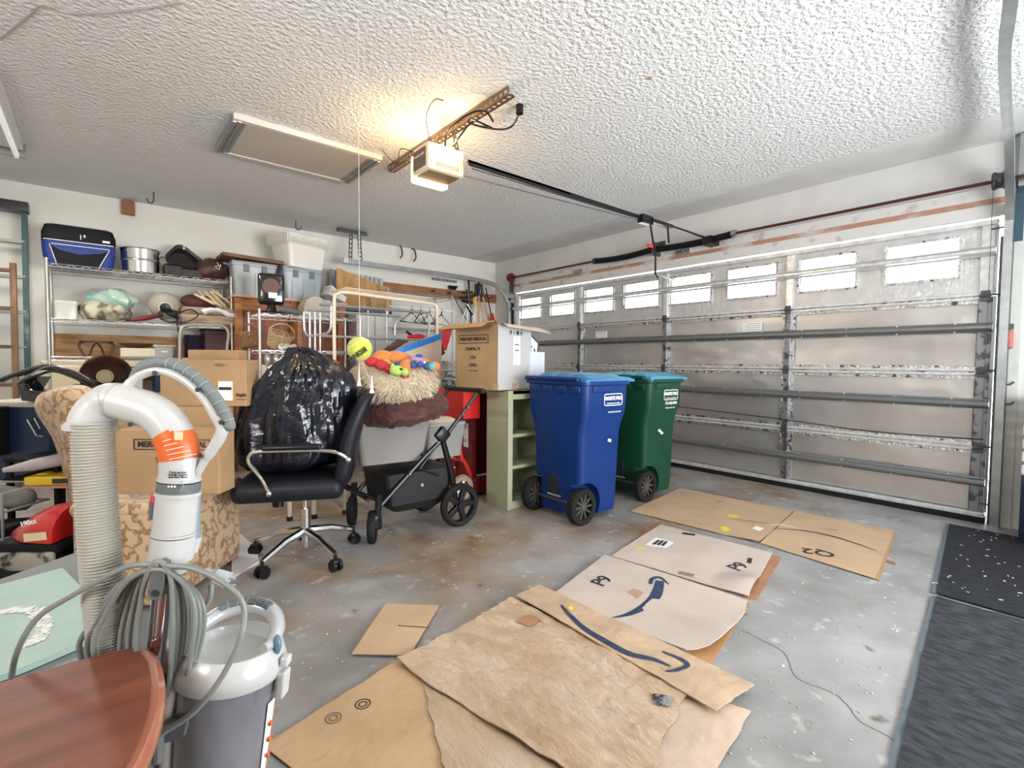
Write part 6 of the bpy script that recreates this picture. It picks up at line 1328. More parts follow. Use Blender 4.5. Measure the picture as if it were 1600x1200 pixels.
g.wob(0.015, 9); g.wob(0.008, 24, 3); out(g, 'folded_cloth', mat('beige_cloth', (0.50, 0.38, 0.28), 0.9, col2=(0.27, 0.17, 0.13), vscale=5, stretch=(1, 1, 5), contrast=(0.35, 0.65)), t, smooth=True)
g = G(); g.tube(smooth_path([(-0.03, -0.20, 0.12), (0.04, -0.21, 0.15), (0.12, -0.21, 0.14), (0.20, -0.21, 0.11), (0.26, -0.19, 0.10)], 6), 0.024, 8); g.wob(0.012, 22); out(g, 'white_scarf', M_label, t, smooth=True)
t = at('bamboo_sticks', 'sheaf of pale flat bamboo sticks lying over dark cloth on the middle wire shelf', 'sticks', 330, 5.80, T2+0.175)
g = G(); rs = random.Random(4)
for k in range(13): 
    a = R(rs.uniform(20, 50)); x = -0.08+k*0.015; g.box((x, -0.05+rs.uniform(-.08, .08), 0.05+rs.uniform(0, .07)), (0.18, 0.020, 0.014), Matrix.Rotation(a, 3, 'Y'))
for v in g.bm.verts: v.co.z = max(0.0, v.co.z)
out(g, 'stick', mat('bamboo', (0.66, 0.52, 0.30), 0.6), t); g = G(); g.ball((-0.08, 0.05, 0.06), 0.12, (1.3, .8, .6)); g.wob(0.03, 12); out(g, 'dark_wrap', mat('maroon_cloth', (0.09, 0.03, 0.03), 0.8), t, smooth=True)
t = at('red_umbrella', 'dark red folded umbrella lying on the middle wire shelf left of the lamp', 'umbrella', 226, 5.74, T2)
g = G(); g.tube([(-0.10, 0, 0.015), (0.0, 0, 0.04), (0.14, 0.02, 0.085)], [0.012, 0.022, 0.02], 8); g.wob(0.004, 30); out(g, 'canopy', mat('dark_red_cloth', (0.20, 0.02, 0.025), 0.7), t, smooth=True)
g = G(); g.tube([(-0.10, 0, 0.015), (-0.13, 0, 0.01), (-0.14, 0, 0.02)], 0.008, 6); out(g, 'umbrella_handle', M_black, t)
# third shelf things
t = at('plywood_sheet', 'plywood sheet standing behind the lower wire shelves', 'board', 190, 6.14, 0.0)
g = G(); g.bb((-0.53, 0, 0.9), (0.56, 0.03, 1.34)); out(g, 'board', M_ply, t)
t['label'] = 'plywood sheet standing behind the wrought iron stand on the wire shelving'; 
g = G(); g.bb((-0.53, 0.0, 0.0), (-0.45, 0.03, 0.9)); g.bb((0.48, 0.0, 0.0), (0.56, 0.03, 0.9)); out(g, 'stile', M_ply, t)
t = at('iron_stand', 'small dark curved-leg stand on the third wire shelf', 'stand', 150, 5.80, T3)
g = G()
for s in (-1, 1):
    g.tube(smooth_path([(0, 0, 0.13), (s*0.03, 0, 0.08), (s*0.05, 0, 0.02), (s*0.09, 0, 0.0)], 5), 0.009, 6); g.tube(smooth_path([(s*0.02, 0, 0.135), (s*0.09, 0, 0.13), (s*0.12, 0, 0.10), (s*0.10, 0, 0.04), (s*0.08, 0, 0.0)], 5), 0.010, 6)
g.lathe([(0.02, .128), (0.12, .13), (0.12, .142), (0.02, .142)], 24, Matrix.Diagonal((1, .5, 1, 1))); out(g, 'stand', mat('dark_bronze', (0.05, 0.025, 0.018), 0.4), t, smooth=True)
t = at('wood_tray', 'dark oval wooden bowl on a pale box on the third wire shelf', 'bowl', 212, 5.80, T3)
g = G(); g.lathe([(0.05, .085), (0.10, .10), (0.14, .125), (0.135, .13), (0.02, .11)], 28, Matrix.Diagonal((1, .7, 1, 1))); out(g, 'bowl', mat('dark_bowl', (0.07, 0.03, 0.02), 0.3), t, smooth=True)
g = G(); g.box((0.01, 0, 0.042), (0.26, 0.2, 0.082), bev=0.008); out(g, 'pale_box', M_cream, t)
t = at('small_tub', 'small grey lidded plastic tub on the third wire shelf', 'tub', 255, 5.76, T3)
g = G(); g.loft([rrect(0, 0, z, a, .14, .02, 3) for z, a in ((0, .14), (0.10, .16))]); out(g, 'tub', mat('tub_grey', (0.38, 0.38, 0.37), 0.5), t, smooth=True); g = G(); g.box((0, 0, 0.108), (0.175, 0.155, 0.018), bev=0.005); out(g, 'lid', mat('tub_lid', (0.48, 0.48, 0.47), 0.5), t); g = G(); g.box((0, -0.074, 0.055), (0.05, 0.004, 0.015)); out(g, 'label', M_label, t)
t = at('dark_canister', 'tall dark canister on the third wire shelf behind the cream tube arch', 'canister', 303, 5.82, T3)
g = G(); g.lathe([(0.085, 0), (0.088, 0.01), (0.088, 0.21), (0.092, 0.215), (0.09, 0.225), (0.01, 0.226)], 28); out(g, 'canister', mat('dark_navy_gloss', (0.015, 0.015, 0.035), 0.2), t, smooth=True)
t = at('plum_box', 'plum coloured fabric box at the right end of the third wire shelf', 'box', 335, 5.92, T3)
g = G(); g.box((0, 0, 0.14), (0.22, 0.24, 0.28), bev=0.01); out(g, 'box', mat('plum_fabric', (0.13, 0.075, 0.085), 0.8), t); g = G(); g.box((0, 0, 0.285), (0.24, 0.26, 0.015), bev=0.004); out(g, 'lid', M_blackm, t)
t = at('air_conditioner', 'cream window air conditioner with black grille on the lower wire shelf', 'air conditioner', 145, 5.82, T4)
g = G(); g.box((0, 0, 0.145), (0.68, 0.34, 0.29), bev=0.012); out(g, 'housing', M_cream, t)
g = G()
for k in range(9): g.box((0.12, -0.172, 0.06+k*0.022), (0.34, 0.006, 0.009))
out(g, 'grille', M_ink, t); g = G(); g.box((0, -0.172, 0.275), (0.66, 0.01, 0.018)); g.box((-0.20, -0.172, 0.14), (0.22, 0.008, 0.2), bev=0.004); out(g, 'front_panel', mat('cream_panel', (0.62, 0.52, 0.35), 0.4), t)
for px, w_, h_, m_, lb in ((258, 0.20, 0.20, M_navy, 'dark blue box on the lower wire shelf right of the air conditioner'),):
    t = at('storage_box', lb, 'box', px, 5.82, T4); g = G(); g.box((0, 0, h_/2), (w_, 0.3, h_), bev=0.01); out(g, 'box', m_, t); g = G(); g.box((0, 0, h_), (w_+0.02, 0.32, 0.02), bev=0.004); out(g, 'lid', M_grey, t)
# cream tube arch (folding chair back) in front of the shelving
t = thing('folding_chair', 'grey-cream tubular arch of a folding chair in front of the wire shelving', 'chair', PY(320, 600, 5.35))
g = G(); g.tube(smooth_path([V((PY(281, 560, 5.35).x, 5.35, 0.02)), V((PY(281, 560, 5.35).x, 5.35, 0.8)), PY(281, 545, 5.35), PY(283, 515, 5.35), PY(295, 508, 5.35), PY(322, 508, 5.35), PY(346, 509, 5.35), PY(357, 520, 5.35), PY(355, 548, 5.35), V((PY(355, 560, 5.35).x, 5.35, 0.8)), V((PY(355, 560, 5.35).x, 5.35, 0.02))], 6), 0.014, 8); out(g, 'tube_frame', mat('taupe_tube', (0.42, 0.39, 0.34), 0.35, metal=0.3), t, world=True, smooth=True)
g = G(); xa, xb = PY(281, 560, 5.35).x, PY(355, 560, 5.35).x; g.bb((xa, 5.30, 0.42), (xb, 5.34, 0.80), bev=0.01); out(g, 'seat', M_blackm, t, world=True)
# ================================================================ LADDERS
def ladder(label, m, pl, pr, y, z1, rung_m, name='ladder', lean=0.25, wd=0.075):
    t = thing(name, label, 'ladder', ((pl+pr)/2, y, 0))
    for x in (pl, pr):
        g = G(); g.prism([(x-0.018, y-lean, 0), (x+0.018, y-lean, 0), (x+0.018, y-lean+wd, 0), (x-0.018, y-lean+wd, 0)], (0, lean, z1)); out(g, 'rail', m, t, world=True)
    k = int(z1/0.3)
    for i in range(1, k+1):
        z = i*0.3
        if z > z1-0.05: break
        g = G(); f = z/z1; g.bb((pl, y-lean*(1-f), z-0.012), (pr, y-lean*(1-f)+wd, z+0.012)); out(g, 'step', rung_m, t, world=True)
    return t
M_gl = mat('green_fibreglass', (0.012, 0.07, 0.07), 0.5, col2=(0.18, 0.24, 0.22), vscale=6, contrast=(0.28, 0.4))
tL = ladder('tall green fibreglass stepladder leaning in the left wall corner', M_gl, -1.0, -0.46, 6.0, 2.42, M_grey)
g = G(); g.bb((-1.03, 5.96, 2.36), (-0.43, 6.1, 2.44)); out(g, 'top_cap', M_black, tL, world=True)
ladder('weathered wooden ladder in front of the green stepladder at the left edge', mat('old_wood', (0.24, 0.14, 0.075), 0.8, var=0.5, vscale=6, stretch=(3, 3, .6)), -0.95, -0.50, 5.55, 1.86, mat('old_wood_dark', (0.15, 0.08, 0.04), 0.8, var=0.3, vscale=6), 'wooden_ladder', 0.15, 0.06)
# ================================================================ CEDAR CABINET, TOTES
cz = 1.76
cb = thing('cedar_cabinet', 'orange cedar cabinet behind the chrome rack, topped with storage bins', 'cabinet', (1.60, 5.75, 0))
CX0, CX1, CY0, CY1 = 1.06, 2.16, 5.55, 5.98
g = G(); g.bb((CX0, CY0+0.03, 0.05), (CX1, CY1, cz-0.02)); out(g, 'carcass', M_wood, cb, world=True)
g = G(); g.bb((CX0-0.02, CY0-0.02, cz-0.025), (CX1+0.02, CY1, cz)); out(g, 'top', mat('pale_cedar_edge', (0.58, 0.42, 0.30), 0.5), cb, world=True)
for x in (CX0+0.03, CX1-0.03, (CX0+CX1)/2):
    g = G(); g.bb((x-0.035, CY0, 0.0), (x+0.035, CY0+0.04, cz-0.03), bev=0.006); out(g, 'stile', M_wood, cb, world=True)
for z in (cz-0.10, 0.9, 0.1):
    g = G(); g.bb((CX0, CY0+0.003, z-0.05), (CX1, CY0+0.04, z+0.05), bev=0.006); out(g, 'rail', M_wood, cb, world=True)
for xa, xb in ((CX0+0.07, 1.57), (1.65, CX1-0.07)):
    g = G(); g.bb((xa, CY0+0.02, 0.98), (xb, CY0+0.035, cz-0.16), bev=0.004); out(g, 'door_panel', mat('red_cedar', (0.34, 0.10, 0.04), 0.45, col2=(0.16, 0.03, 0.015), vscale=6, stretch=(5, 1, 1)), cb, world=True)
def tote(label, px, y, z, w_, d, h, m, group=None):
    t = thing('storage_tote', label, 'tote', (PY(px, 450, y).x, y, z), 0, group)
    g = G(); g.loft([rrect(0, 0, zz, a, b, .03, 3) for zz, a, b in ((0, w_*.84, d*.84), (h*.86, w_*.97, d*.97), (h*.87, w_, d), (h*.94, w_, d))]); out(g, 'body', m, t, smooth=True)
    g = G(); g.box((0, 0, h*.97), (w_*1.01, d*1.01, h*.06), bev=0.008); out(g, 'lid', mat('tote_lid', (0.30, 0.34, 0.38), 0.4), t)
    for s in (-1, 1):
        g = G(); g.box((s*w_*.2, -d/2-0.004, h*.80), (w_*.12, 0.014, h*.22), bev=0.004); out(g, 'latch', mat('latch_grey', (0.12, 0.14, 0.16), 0.4), t)
    g = G()
    for s in (-.28, .0, .28): g.box((s*w_, -d/2*.93-0.004, h*.36), (0.006, 0.012, h*.62))
    out(g, 'rib', M_label if False else mat('tote_rib', (0.5, 0.53, 0.55), 0.4), t)
    return t
M_tote = mat('clear_grey_tote', (0.36, 0.42, 0.47), 0.3, var=0.2, vscale=5)
tote('grey translucent tote under a brown wooden board on the cedar cabinet', 393, 5.76, cz+0.002, 0.42, 0.36, 0.34, mat('clear_grey_tote2', (0.43, 0.45, 0.47), 0.3, var=0.15, vscale=5))
tote('blue-grey translucent tote under the white ribbed bin', 467, 5.76, cz+0.002, 0.42, 0.36, 0.34, M_tote)
g = G(); xx = PY(393, 400, 5.76).x
g.box((xx-0.02, 5.74, cz+0.375), (0.56, 0.38, 0.035), Matrix.Rotation(R(2), 3, 'Y'), bev=0.006); g.wob(0.006, 12); out(g, 'wooden_board', mat('brown_board', (0.22, 0.11, 0.06), 0.7, var=0.4, vscale=9, stretch=(1, 1, 4)), label='rough brown board lying on the left grey tote', cat='board')
t = thing('laundry_bin', 'large white ribbed bin standing on the totes over the cedar cabinet', 'bin', (PY(468, 400, 5.74).x, 5.74, cz+0.345), R(18))
h = 0.34; w_, d = 0.50, 0.36
g = G(); g.loft([rrect(0, 0, z, a, b, .04, 4) for z, a, b in ((0, w_*.80, d*.80), (h*.68, w_*.94, d*.94), (h*.685, w_*1.0, d*1.0), (h, w_*1.05, d*1.07), (h+0.004, w_*1.02, d*1.03), (h*.9, w_*.96, d*.96), (0.02, w_*.76, d*.76))]); out(g, 'bin', mat('bin_white', (0.78, 0.76, 0.72), 0.4), t, smooth=True)
g = G()
for i in range(24): g.box((-w_*.49+w_*.98*i/23, -d*.5-0.012, h*.845), (0.006, 0.010, h*.28), Matrix.Rotation(R(-4), 3, 'X'))
for i in range(14): g.box((-w_*.5-0.013, -d*.48+d*.96*i/13, h*.845), (0.010, 0.006, h*.28))
out(g, 'rib', mat('rib_white', (0.72, 0.70, 0.66), 0.4), t)
# ================================================================ CHROME RACK 2 with heater
r2 = thing('wire_rack', 'low chrome wire rack with baskets in front of the cedar cabinet', 'shelving', (1.6, 5.0, 0))
RX0, RX1, RY0, RY1 = 1.10, 2.02, 4.80, 5.20
wposts(r2, RX0, RX1, RY0, RY1, 1.55)
for z in (1.53, 1.205, 0.75): wshelf(r2, RX0, RX1, RY0, RY1, z)
# handles of a towel/cart at left of rack
t = thing('space_heater', 'black tower heater fan standing on top of the chrome rack', 'heater', (PY(424, 480, 4.92).x, 4.92, 1.534), R(-12))
g = G(); g.box((0, 0, 0.22), (0.22, 0.15, 0.28), bev=0.03, seg=3); out(g, 'housing', mat('heater_black', (0.014, 0.012, 0.013), 0.15, coat=0.6), t, smooth=True)
g = G(); g.lathe([(0.001, 0), (0.07, 0), (0.07, 0.004)], 28, Matrix.Translation((-0.005, -0.075, 0.24)) @ Matrix.Rotation(R(90), 4, 'X')); out(g, 'dial', mat('brown_dial', (0.12, 0.07, 0.06), 0.3), t, smooth=True)
g = G(); g.box((0.01, -0.081, 0.16), (0.07, 0.004, 0.05)); out(g, 'control_label', M_label, t)
g = G(); g.cyl((0, 0, 0.01), (0, 0, 0.09), 0.05, 0.03); g.lathe([(0.13, 0), (0.12, 0.015), (0.03, 0.02)], 24); out(g, 'stand', M_black, t, smooth=True)
t = thing('telephone_handset', 'dark grey gadget lying beside the black heater on the chrome rack', 'gadget', (PY(455, 480, 4.88).x, 4.88, 1.534), R(-20))
g = G(); g.tube([(-0.10, 0, 0.05), (0, 0, 0.035), (0.10, 0, 0.015)], [0.035, 0.028, 0.018], 10); out(g, 'body', M_vg, t, smooth=True); g = G(); g.ball((0.14, 0, 0.02), 0.02, (1.6, .8, .8)); out(g, 'tip', M_label, t, smooth=True)
def basket(label, c, r, h, m, tilt=0):
    t = thing('wicker_basket', label, 'basket', c, rot=(R(tilt), R(tilt*0.6), 0))
    g = G()
    for k in range(9):
        z = h*k/8; rr_ = r*(0.75+0.25*k/8); g.tube([(rr_*math.cos(a), rr_*0.8*math.sin(a), z+0.004*math.sin(a*12+k*PI)) for a in [2*PI*i/36 for i in range(36)]], 0.006, 5, closed=True)
    for i in range(16):
        a = 2*PI*i/16; g.cyl((r*.75*math.cos(a), r*.6*math.sin(a), 0), (r*math.cos(a), r*.8*math.sin(a), h), 0.005, n=4)
    out(g, 'weave', m, t)
    g = G(); g.tube([(r*math.cos(a), 0, h+r*0.9*math.sin(a)) for a in [PI*i/16 for i in range(17)]], 0.007, 6); out(g, 'basket_handle', m, t, smooth=True); return t
M_wick = mat('pale_wicker', (0.58, 0.42, 0.22), 0.7, var=0.3, vscale=30); M_wick2 = mat('dark_wicker', (0.30, 0.15, 0.06), 0.7, var=0.3, vscale=30)
basket('pale wicker basket tilted on the chrome rack left of the white cups', (PY(432, 530, 4.95).x, 4.95, 1.24), 0.11, 0.13, M_wick, 25)
basket('brown wicker basket with a handle behind the rack post', (PY(390, 530, 5.1).x, 5.05, 1.235), 0.10, 0.12, M_wick2, -12)
for k in range(3):
    x = PY(438+k*9.5, 540, 4.86).x; t = thing('white_cup', 'small white cup lying mouth-out on the chrome rack, %s of three' % ('leftmost', 'middle', 'rightmost')[k], 'cup', (x, 4.86, 1.208), group='white cups on the chrome rack')
    g = G(); g.lathe([(0.018, 0.06), (0.024, 0.02), (0.027, 0), (0.023, 0.0), (0.018, 0.04), (0.001, 0.045)], 20, Matrix.Translation((0, -0.04, 0.027)) @ Matrix.Rotation(R(-90), 4, 'X'), caps=False); out(g, 'cup', M_white, t, smooth=True)
t = thing('fabric_bundle', 'white patterned fabric bundle on the bottom shelf of the chrome rack', 'cloth', (PY(425, 600, 4.9).x+.03, 5.0, 0.755))
g = G(); g.box((0, 0, 0.16), (0.34, 0.30, 0.30), bev=0.06, seg=3); g.wob(0.03, 9); out(g, 'cloth', mat('printed_cloth', (0.66, 0.60, 0.50), 0.85, col2=(0.20, 0.12, 0.08), vscale=9, contrast=(0.34, 0.42)), t, smooth=True)
t = thing('glass_jars', 'row of grey wrapped glasses under the upper shelf of the chrome rack', 'glasses', (PY(425, 560, 4.9).x+0.05, 4.9, 1.06))
g = G()
for k in range(4): g.tube([(-0.10+k*0.07, -0.05, 0.0), (-0.10+k*0.07, -0.05, 0.07), (-0.10+k*0.07, -0.05, 0.12)], [0.016, 0.03, 0.014], 10)
out(g, 'glass', mat('smoke_glass', (0.40, 0.40, 0.40), 0.15, metal=0.3), t, smooth=True)
t = thing('cutter_box', 'rounded off-white machine on the cedar cabinet right of the heater', 'machine', (PY(500, 480, 5.2).x, 5.28, 1.56), 0)
g = G(); P_ = [(-0.13, 0, 0), (0.05, 0, 0), (0.05, 0, 0.20), (0.0, 0, 0.215), (-0.06, 0, 0.205), (-0.105, 0, 0.17), (-0.13, 0, 0.11)]; g.prism(P_, (0, 0.22, 0)); out(g, 'body', mat('off_white_shell', (0.55, 0.51, 0.42), 0.5), t)
g = G(); g.box((0.10, 0.11, 0.10), (0.12, 0.18, 0.19), bev=0.02); out(g, 'grey_end', mat('end_grey', (0.45, 0.46, 0.47), 0.4), t)
g = G(); g.bb((-0.2, 0.0, -0.03), (0.3, 0.24, -0.003)); out(g, 'base_shelf', M_wood, t)
g = G(); g.bb((-0.18, 0.06, -1.56), (-0.14, 0.20, -0.03)); g.bb((0.24, 0.06, -1.56), (0.28, 0.20, -0.03)); out(g, 'leg', M_wood, t)
t = thing('paper_stack', 'loose white papers slumping beside the kraft boards on the cabinet', 'papers', (PY(520, 470, 5.6).x, 5.62, cz+0.004), 0.2)
g = G()
for k in range(5): g.box((0.012*k, 0.01*k, 0.05+0.018*k), (0.22, 0.2, 0.014), Matrix.Rotation(0.35+0.05*k, 3, 'Y'))
for v in g.bm.verts: v.co.z = max(v.co.z, 0.0)
out(g, 'paper', M_label, t)
# bed-rail tubes
M_tube = mat('grey_tube', (0.52, 0.53, 0.56), 0.3, metal=0.7)
t = thing('bed_rail', 'folded grey metal tube bed rails standing in front of the cedar cabinet', 'rail', (1.9, 4.5, 0))
Yr = 4.5
def py(x, y, Y=Yr): return PY(x, y, Y)
g = G()
g.tube(smooth_path([py(475, 487), py(475, 505), py(477, 520), py(484, 525), py(500, 523), py(512, 520), py(517, 508), py(517, 478)], 5), 0.012, 8)
g.tube([py(480, 484), py(560, 490), py(626, 495)], 0.012, 8); g.tube([py(500, 476), py(600, 483), py(670, 489)], 0.012, 8)
g.tube(smooth_path([py(500, 525), py(600, 529), py(655, 531), py(667, 526), py(670, 515), py(670, 490)], 5), 0.012, 8)
g.tube(smooth_path([py(626, 495), py(618, 505), py(617, 524)], 4), 0.010, 8)
for x in (484, 492, 500): g.tube([py(x, 488), V((py(x, 560).x, Yr, 0.02))], 0.0105, 8)
for x in (575, 604): g.tube([py(x, 485), V((py(x, 560).x, Yr, 0.02))], 0.009, 8)
for x in (633, 650): g.tube([py(x, 530), V((py(x, 560).x, Yr, 0.02))], 0.010, 8)
out(g, 'tube', M_tube, t, world=True, smooth=True)
# garment rack
t = thing('garment_rack', 'cream tubular garment rack frame behind the fur bed', 'rack', (2.15, 4.3, 0))
Yg = 4.3; a = py(522, 455, Yg); b = py(683, 475, Yg)
g = G(); g.tube(smooth_path([V((a.x, Yg, 0.02)), V((a.x, Yg, 1.0)), V((a.x, Yg, a.z-0.10)), V((a.x+0.03, Yg, a.z-0.02)), V((a.x+0.12, Yg, a.z)), V(((a.x+b.x)/2, Yg, (a.z+b.z)/2)), V((b.x-0.10, Yg, b.z)), V((b.x-0.02, Yg, b.z-0.02)), V((b.x, Yg, b.z-0.10)), V((b.x, Yg, 1.0)), V((b.x, Yg, 0.02))], 5), 0.0155, 10); out(g, 'frame_tube', M_cream, t, world=True, smooth=True)
g = G(); g.cyl((a.x, Yg, 0.2), (b.x, Yg, 0.2), 0.012); out(g, 'lower_bar', M_cream, t, world=True)
g = G()
for k in range(6): y = Yg+0.02+0.075*k; g.cyl((a.x+0.1, y, a.z+0.045), (b.x-0.05, y, b.z+0.055), 0.0042, n=5)
g.tube([(a.x+0.06, Yg, a.z), (a.x+0.12, Yg+0.4, a.z+0.05)], 0.005, 5); g.tube([(b.x-0.06, Yg, b.z), (b.x-0.06, Yg+0.4, b.z+0.05)], 0.005, 5); g.tube([((a.x+b.x)/2, Yg, b.z), ((a.x+b.x)/2, Yg+0.4, b.z+0.05)], 0.005, 5)
out(g, 'top_rod', M_cream, t, world=True)
# kraft boards and corrugated metal on the wall behind
t = thing('kraft_board', 'long sheet of orange-brown kraft paper standing behind the garment rack', 'board', (PY(565, 450, 5.7).x, 5.72, 0))
xa, xb = PY(527, 450, 5.7).x, PY(612, 450, 5.7).x
g = G(); 
def kf(u, v): return (xa+(xb-xa)*u, 5.72+0.012*math.sin(u*22+v*3)+0.01*noise.noise(V((u*6, v*4, 2))), 1.72+(0.46-0.17*u)*v)
g.grid(kf, 30, 10); bmesh.ops.solidify(g.bm, geom=g.bm.faces[:], thickness=0.006); out(g, 'sheet', mat('kraft_orange', (0.52, 0.28, 0.10), 0.6, var=0.35, vscale=5, stretch=(3, 1, 1)), t, world=True, smooth=True)
g = G(); g.bb((xa, 5.70, 0), (xa+0.03, 5.74, 1.72)); g.bb((xb-0.03, 5.70, 0), (xb, 5.74, 1.72)); g.bb((xa, 5.70, 1.70), (xb, 5.74, 1.73)); out(g, 'stand_frame', M_steeld, t, world=True)
t = thing('corrugated_panels', 'corrugated grey metal panels standing behind the kraft sheet', 'panel', (PY(552, 430, 5.95).x, 5.95, 0))
xa, xb = PY(517, 430, 5.95).x, PY(600, 430, 5.95).x
g = G()
k = 22
for i in range(k):
    x = xa+(xb-xa)*i/k; g.bb((x, 5.95+(0.03 if i % 2 else 0), 1.30), (x+(xb-xa)/k, 5.955+(0.03 if i % 2 else 0), 2.20-0.002*i))
    g.bb((x, 5.95, 1.30), (x+0.004, 5.985, 2.20-0.002*i))
out(g, 'corrugated_sheet', mat('corrugated', (0.45, 0.50, 0.54), 0.35, metal=0.7), t, world=True); g = G(); g.bb((xa, 5.93, 0), (xb, 5.99, 1.30)); out(g, 'lower_panel', mat('white_board2', (0.68, 0.68, 0.67), 0.6), t, world=True)
# white storage cabinet / boards between
t = thing('white_cabinet', 'plain white metal cabinet behind the grey bed rails', 'cabinet', (2.62, 5.6, 0))
g = G(); g.bb((2.23, 5.40, 0.02), (2.66, 5.69, 1.66), bev=0.01); out(g, 'case', mat('cabinet_white', (0.70, 0.70, 0.69), 0.45, var=0.05, vscale=3), t, world=True); g = G(); g.bb((2.44, 5.395, 0.05), (2.45, 5.40, 1.63)); out(g, 'door_gap', M_grey, t, world=True)
# wire unit 3 with hangers
s3 = thing('wire_closet_unit', 'white wire shelf unit with clothes hangers below the track', 'shelving', (3.1, 5.5, 0))
UX0, UX1, UY0, UY1 = PY(606, 460, 5.3).x, PY(707, 470, 5.3).x, 5.30, 5.72
wposts(s3, UX0, UX1, UY0, UY1, 1.93, mat('wire_grey', (0.33, 0.33, 0.34), 0.35, metal=0.6), 0.009)
for z in (1.92, 1.50, 0.9): wshelf(s3, UX0, UX1, UY0, UY1, z, m=mat('wire_grey', (0.7, 0.7, 0.7)), r=0.0036)
g = G(); g.cyl((UX0, UY0-0.02, 1.74), (UX1, UY0-0.02, 1.74), 0.008); out(g, 'hanging_rod', M_white, s3, world=True)
hx = [0.33, 0.40, 0.47, 0.54, 0.61, 0.68, 0.80, 0.88]
for k, f in enumerate(hx):
    x = UX0+(UX1-UX0)*f; t = thing('clothes_hanger', '%s wire clothes hanger on the white wire unit, %s from the left' % (('black', 'white')[k % 2], ('first', 'second', 'third', 'fourth', 'fifth', 'sixth', 'seventh', 'eighth')[k]), 'hanger', (x, UY0-0.02, 1.74), R(25+8*(k % 3)), group='clothes hangers on the wire unit')
    g = G(); g.tube([(0.0, 0.0, 0.012)]+[(0.018*math.sin(a), 0, 0.0+0.018*math.cos(a)) for a in (0.6, 1.5, 2.4)]+[(0, 0, -0.05), (0.21, 0, -0.17), (-0.21, 0, -0.17), (0, 0, -0.05)], 0.0065, 5); out(g, 'wire', M_label if k % 2 else M_blackm, t)
# items lower right of the racks: cardboard with blue edge, red cloths
t = thing('cardboard_box', 'grey-brown carton with a blue edge strip behind the fur bed', 'box', (PY(655, 570, 4.05).x, 4.05, 0.0))
A = [PY(612, 552, 3.95), PY(690, 522, 3.95), PY(690, 620, 3.95), PY(612, 620, 3.95)]
g = G(); g.prism([A[0], A[1], V((A[1].x, 3.95, 0.0)), V((A[0].x, 3.95, 0.0))], (0, 0.05, 0)); out(g, 'carton', M_cardL, t, world=True)
g = G(); o = V((0, -0.004, 0)); g.prism([A[0]+V((0, 0, .012))+o, A[1]+V((0, 0, .012))+o, A[1]+V((0, 0, -.045))+o, A[0]+V((0, 0, -.03))+o], (0, 0.02, 0)); out(g, 'blue_strip', mat('blue_edge', (0.02, 0.20, 0.65), 0.4), t, world=True)
t = thing('red_cloth', 'red cloth with dark straps heaped behind the grey rails', 'cloth', PY(655, 528, 4.7))
g = G(); g.ball((0, 0, 0), 0.10, (1.2, .8, .42), 24); g.wob(0.03, 12); out(g, 'cloth', mat('red_cloth', (0.55, 0.02, 0.03), 0.7), t, smooth=True); g = G(); g.tube([(-0.15, 0, 0.06), (-0.08, 0, 0.02), (0.12, 0, -0.02)], 0.012, 6); out(g, 'strap', M_black, t)
g = G(); g.bb((-0.12, -0.1, -0.9), (0.14, 0.1, -0.045)); out(g, 'box_under', mat('white_card2', (0.6, 0.6, 0.6), 0.6), t)
t = thing('red_jacket', 'bright red jacket hanging between the garment rack and the open carton', 'jacket', PY(697, 530, 4.6))
pts_ = [(684, 514), (700, 511), (708, 512), (704, 524), (698, 548), (693, 545), (688, 535), (685, 522)]
g = G(); g.prism([PY(x, y, 4.6) for x, y in pts_], (0, 0.06, 0)); bmesh.ops.subdivide_edges(g.bm, edges=g.bm.edges[:], cuts=2); g.wob(0.012, 15); out(g, 'cloth', mat('red_cloth', (0.5, 0, 0)), t, world=True, smooth=True)
g = G(); g.prism([PY(x, y, 4.58) for x, y in ((684, 530), (696, 552), (690, 556), (684, 545))], (0, 0.02, 0)); out(g, 'lining', mat('dark_maroon', (0.10, 0.015, 0.02), 0.8), t, world=True)
t = thing('metal_shelf_stack', 'grey-white stacked household bits between the garment rack and the open carton', 'shelf', PY(698, 590, 4.5)-V((0, 0, 0.2)))
g = G()
for z, w_, m_ in ((0.0, 0.20, 1), (0.10, 0.18, 1), (0.20, 0.20, 1), (0.30, 0.16, 1)): g.box((0, 0, z), (w_, 0.2, 0.02)); g.box((0.02, 0, z+0.045), (w_*0.6, 0.15, 0.06), bev=0.01)
for x in (-0.10, 0.10): g.box((x, -0.09, -0.20), (0.012, 0.012, 1.15))
out(g, 'stack', mat('grey_white_bits', (0.45, 0.45, 0.43), 0.5, col2=(0.05, 0.05, 0.05), vscale=12, contrast=(0.4, 0.46)), t)
t = thing('brown_trunk', 'dark brown slanted lid edge rising behind the plush toys', 'lid', PY(600, 570, 4.25))
g = G(); g.prism([PY(x, y, 4.2) for x, y in ((582, 560), (625, 530), (640, 532), (612, 550), (590, 568))], (0, 0.05, 0)); out(g, 'lid_edge', mat('dark_brown_trim', (0.09, 0.05, 0.04), 0.6), t, world=True)
g = G(); g.bb((PY(585, 560, 4.2).x, 4.2, 0), (PY(612, 560, 4.2).x, 4.28, PY(600, 560, 4.2).z)); out(g, 'trunk_side', mat('blue_white_panel', (0.62, 0.66, 0.72), 0.5), t, world=True)
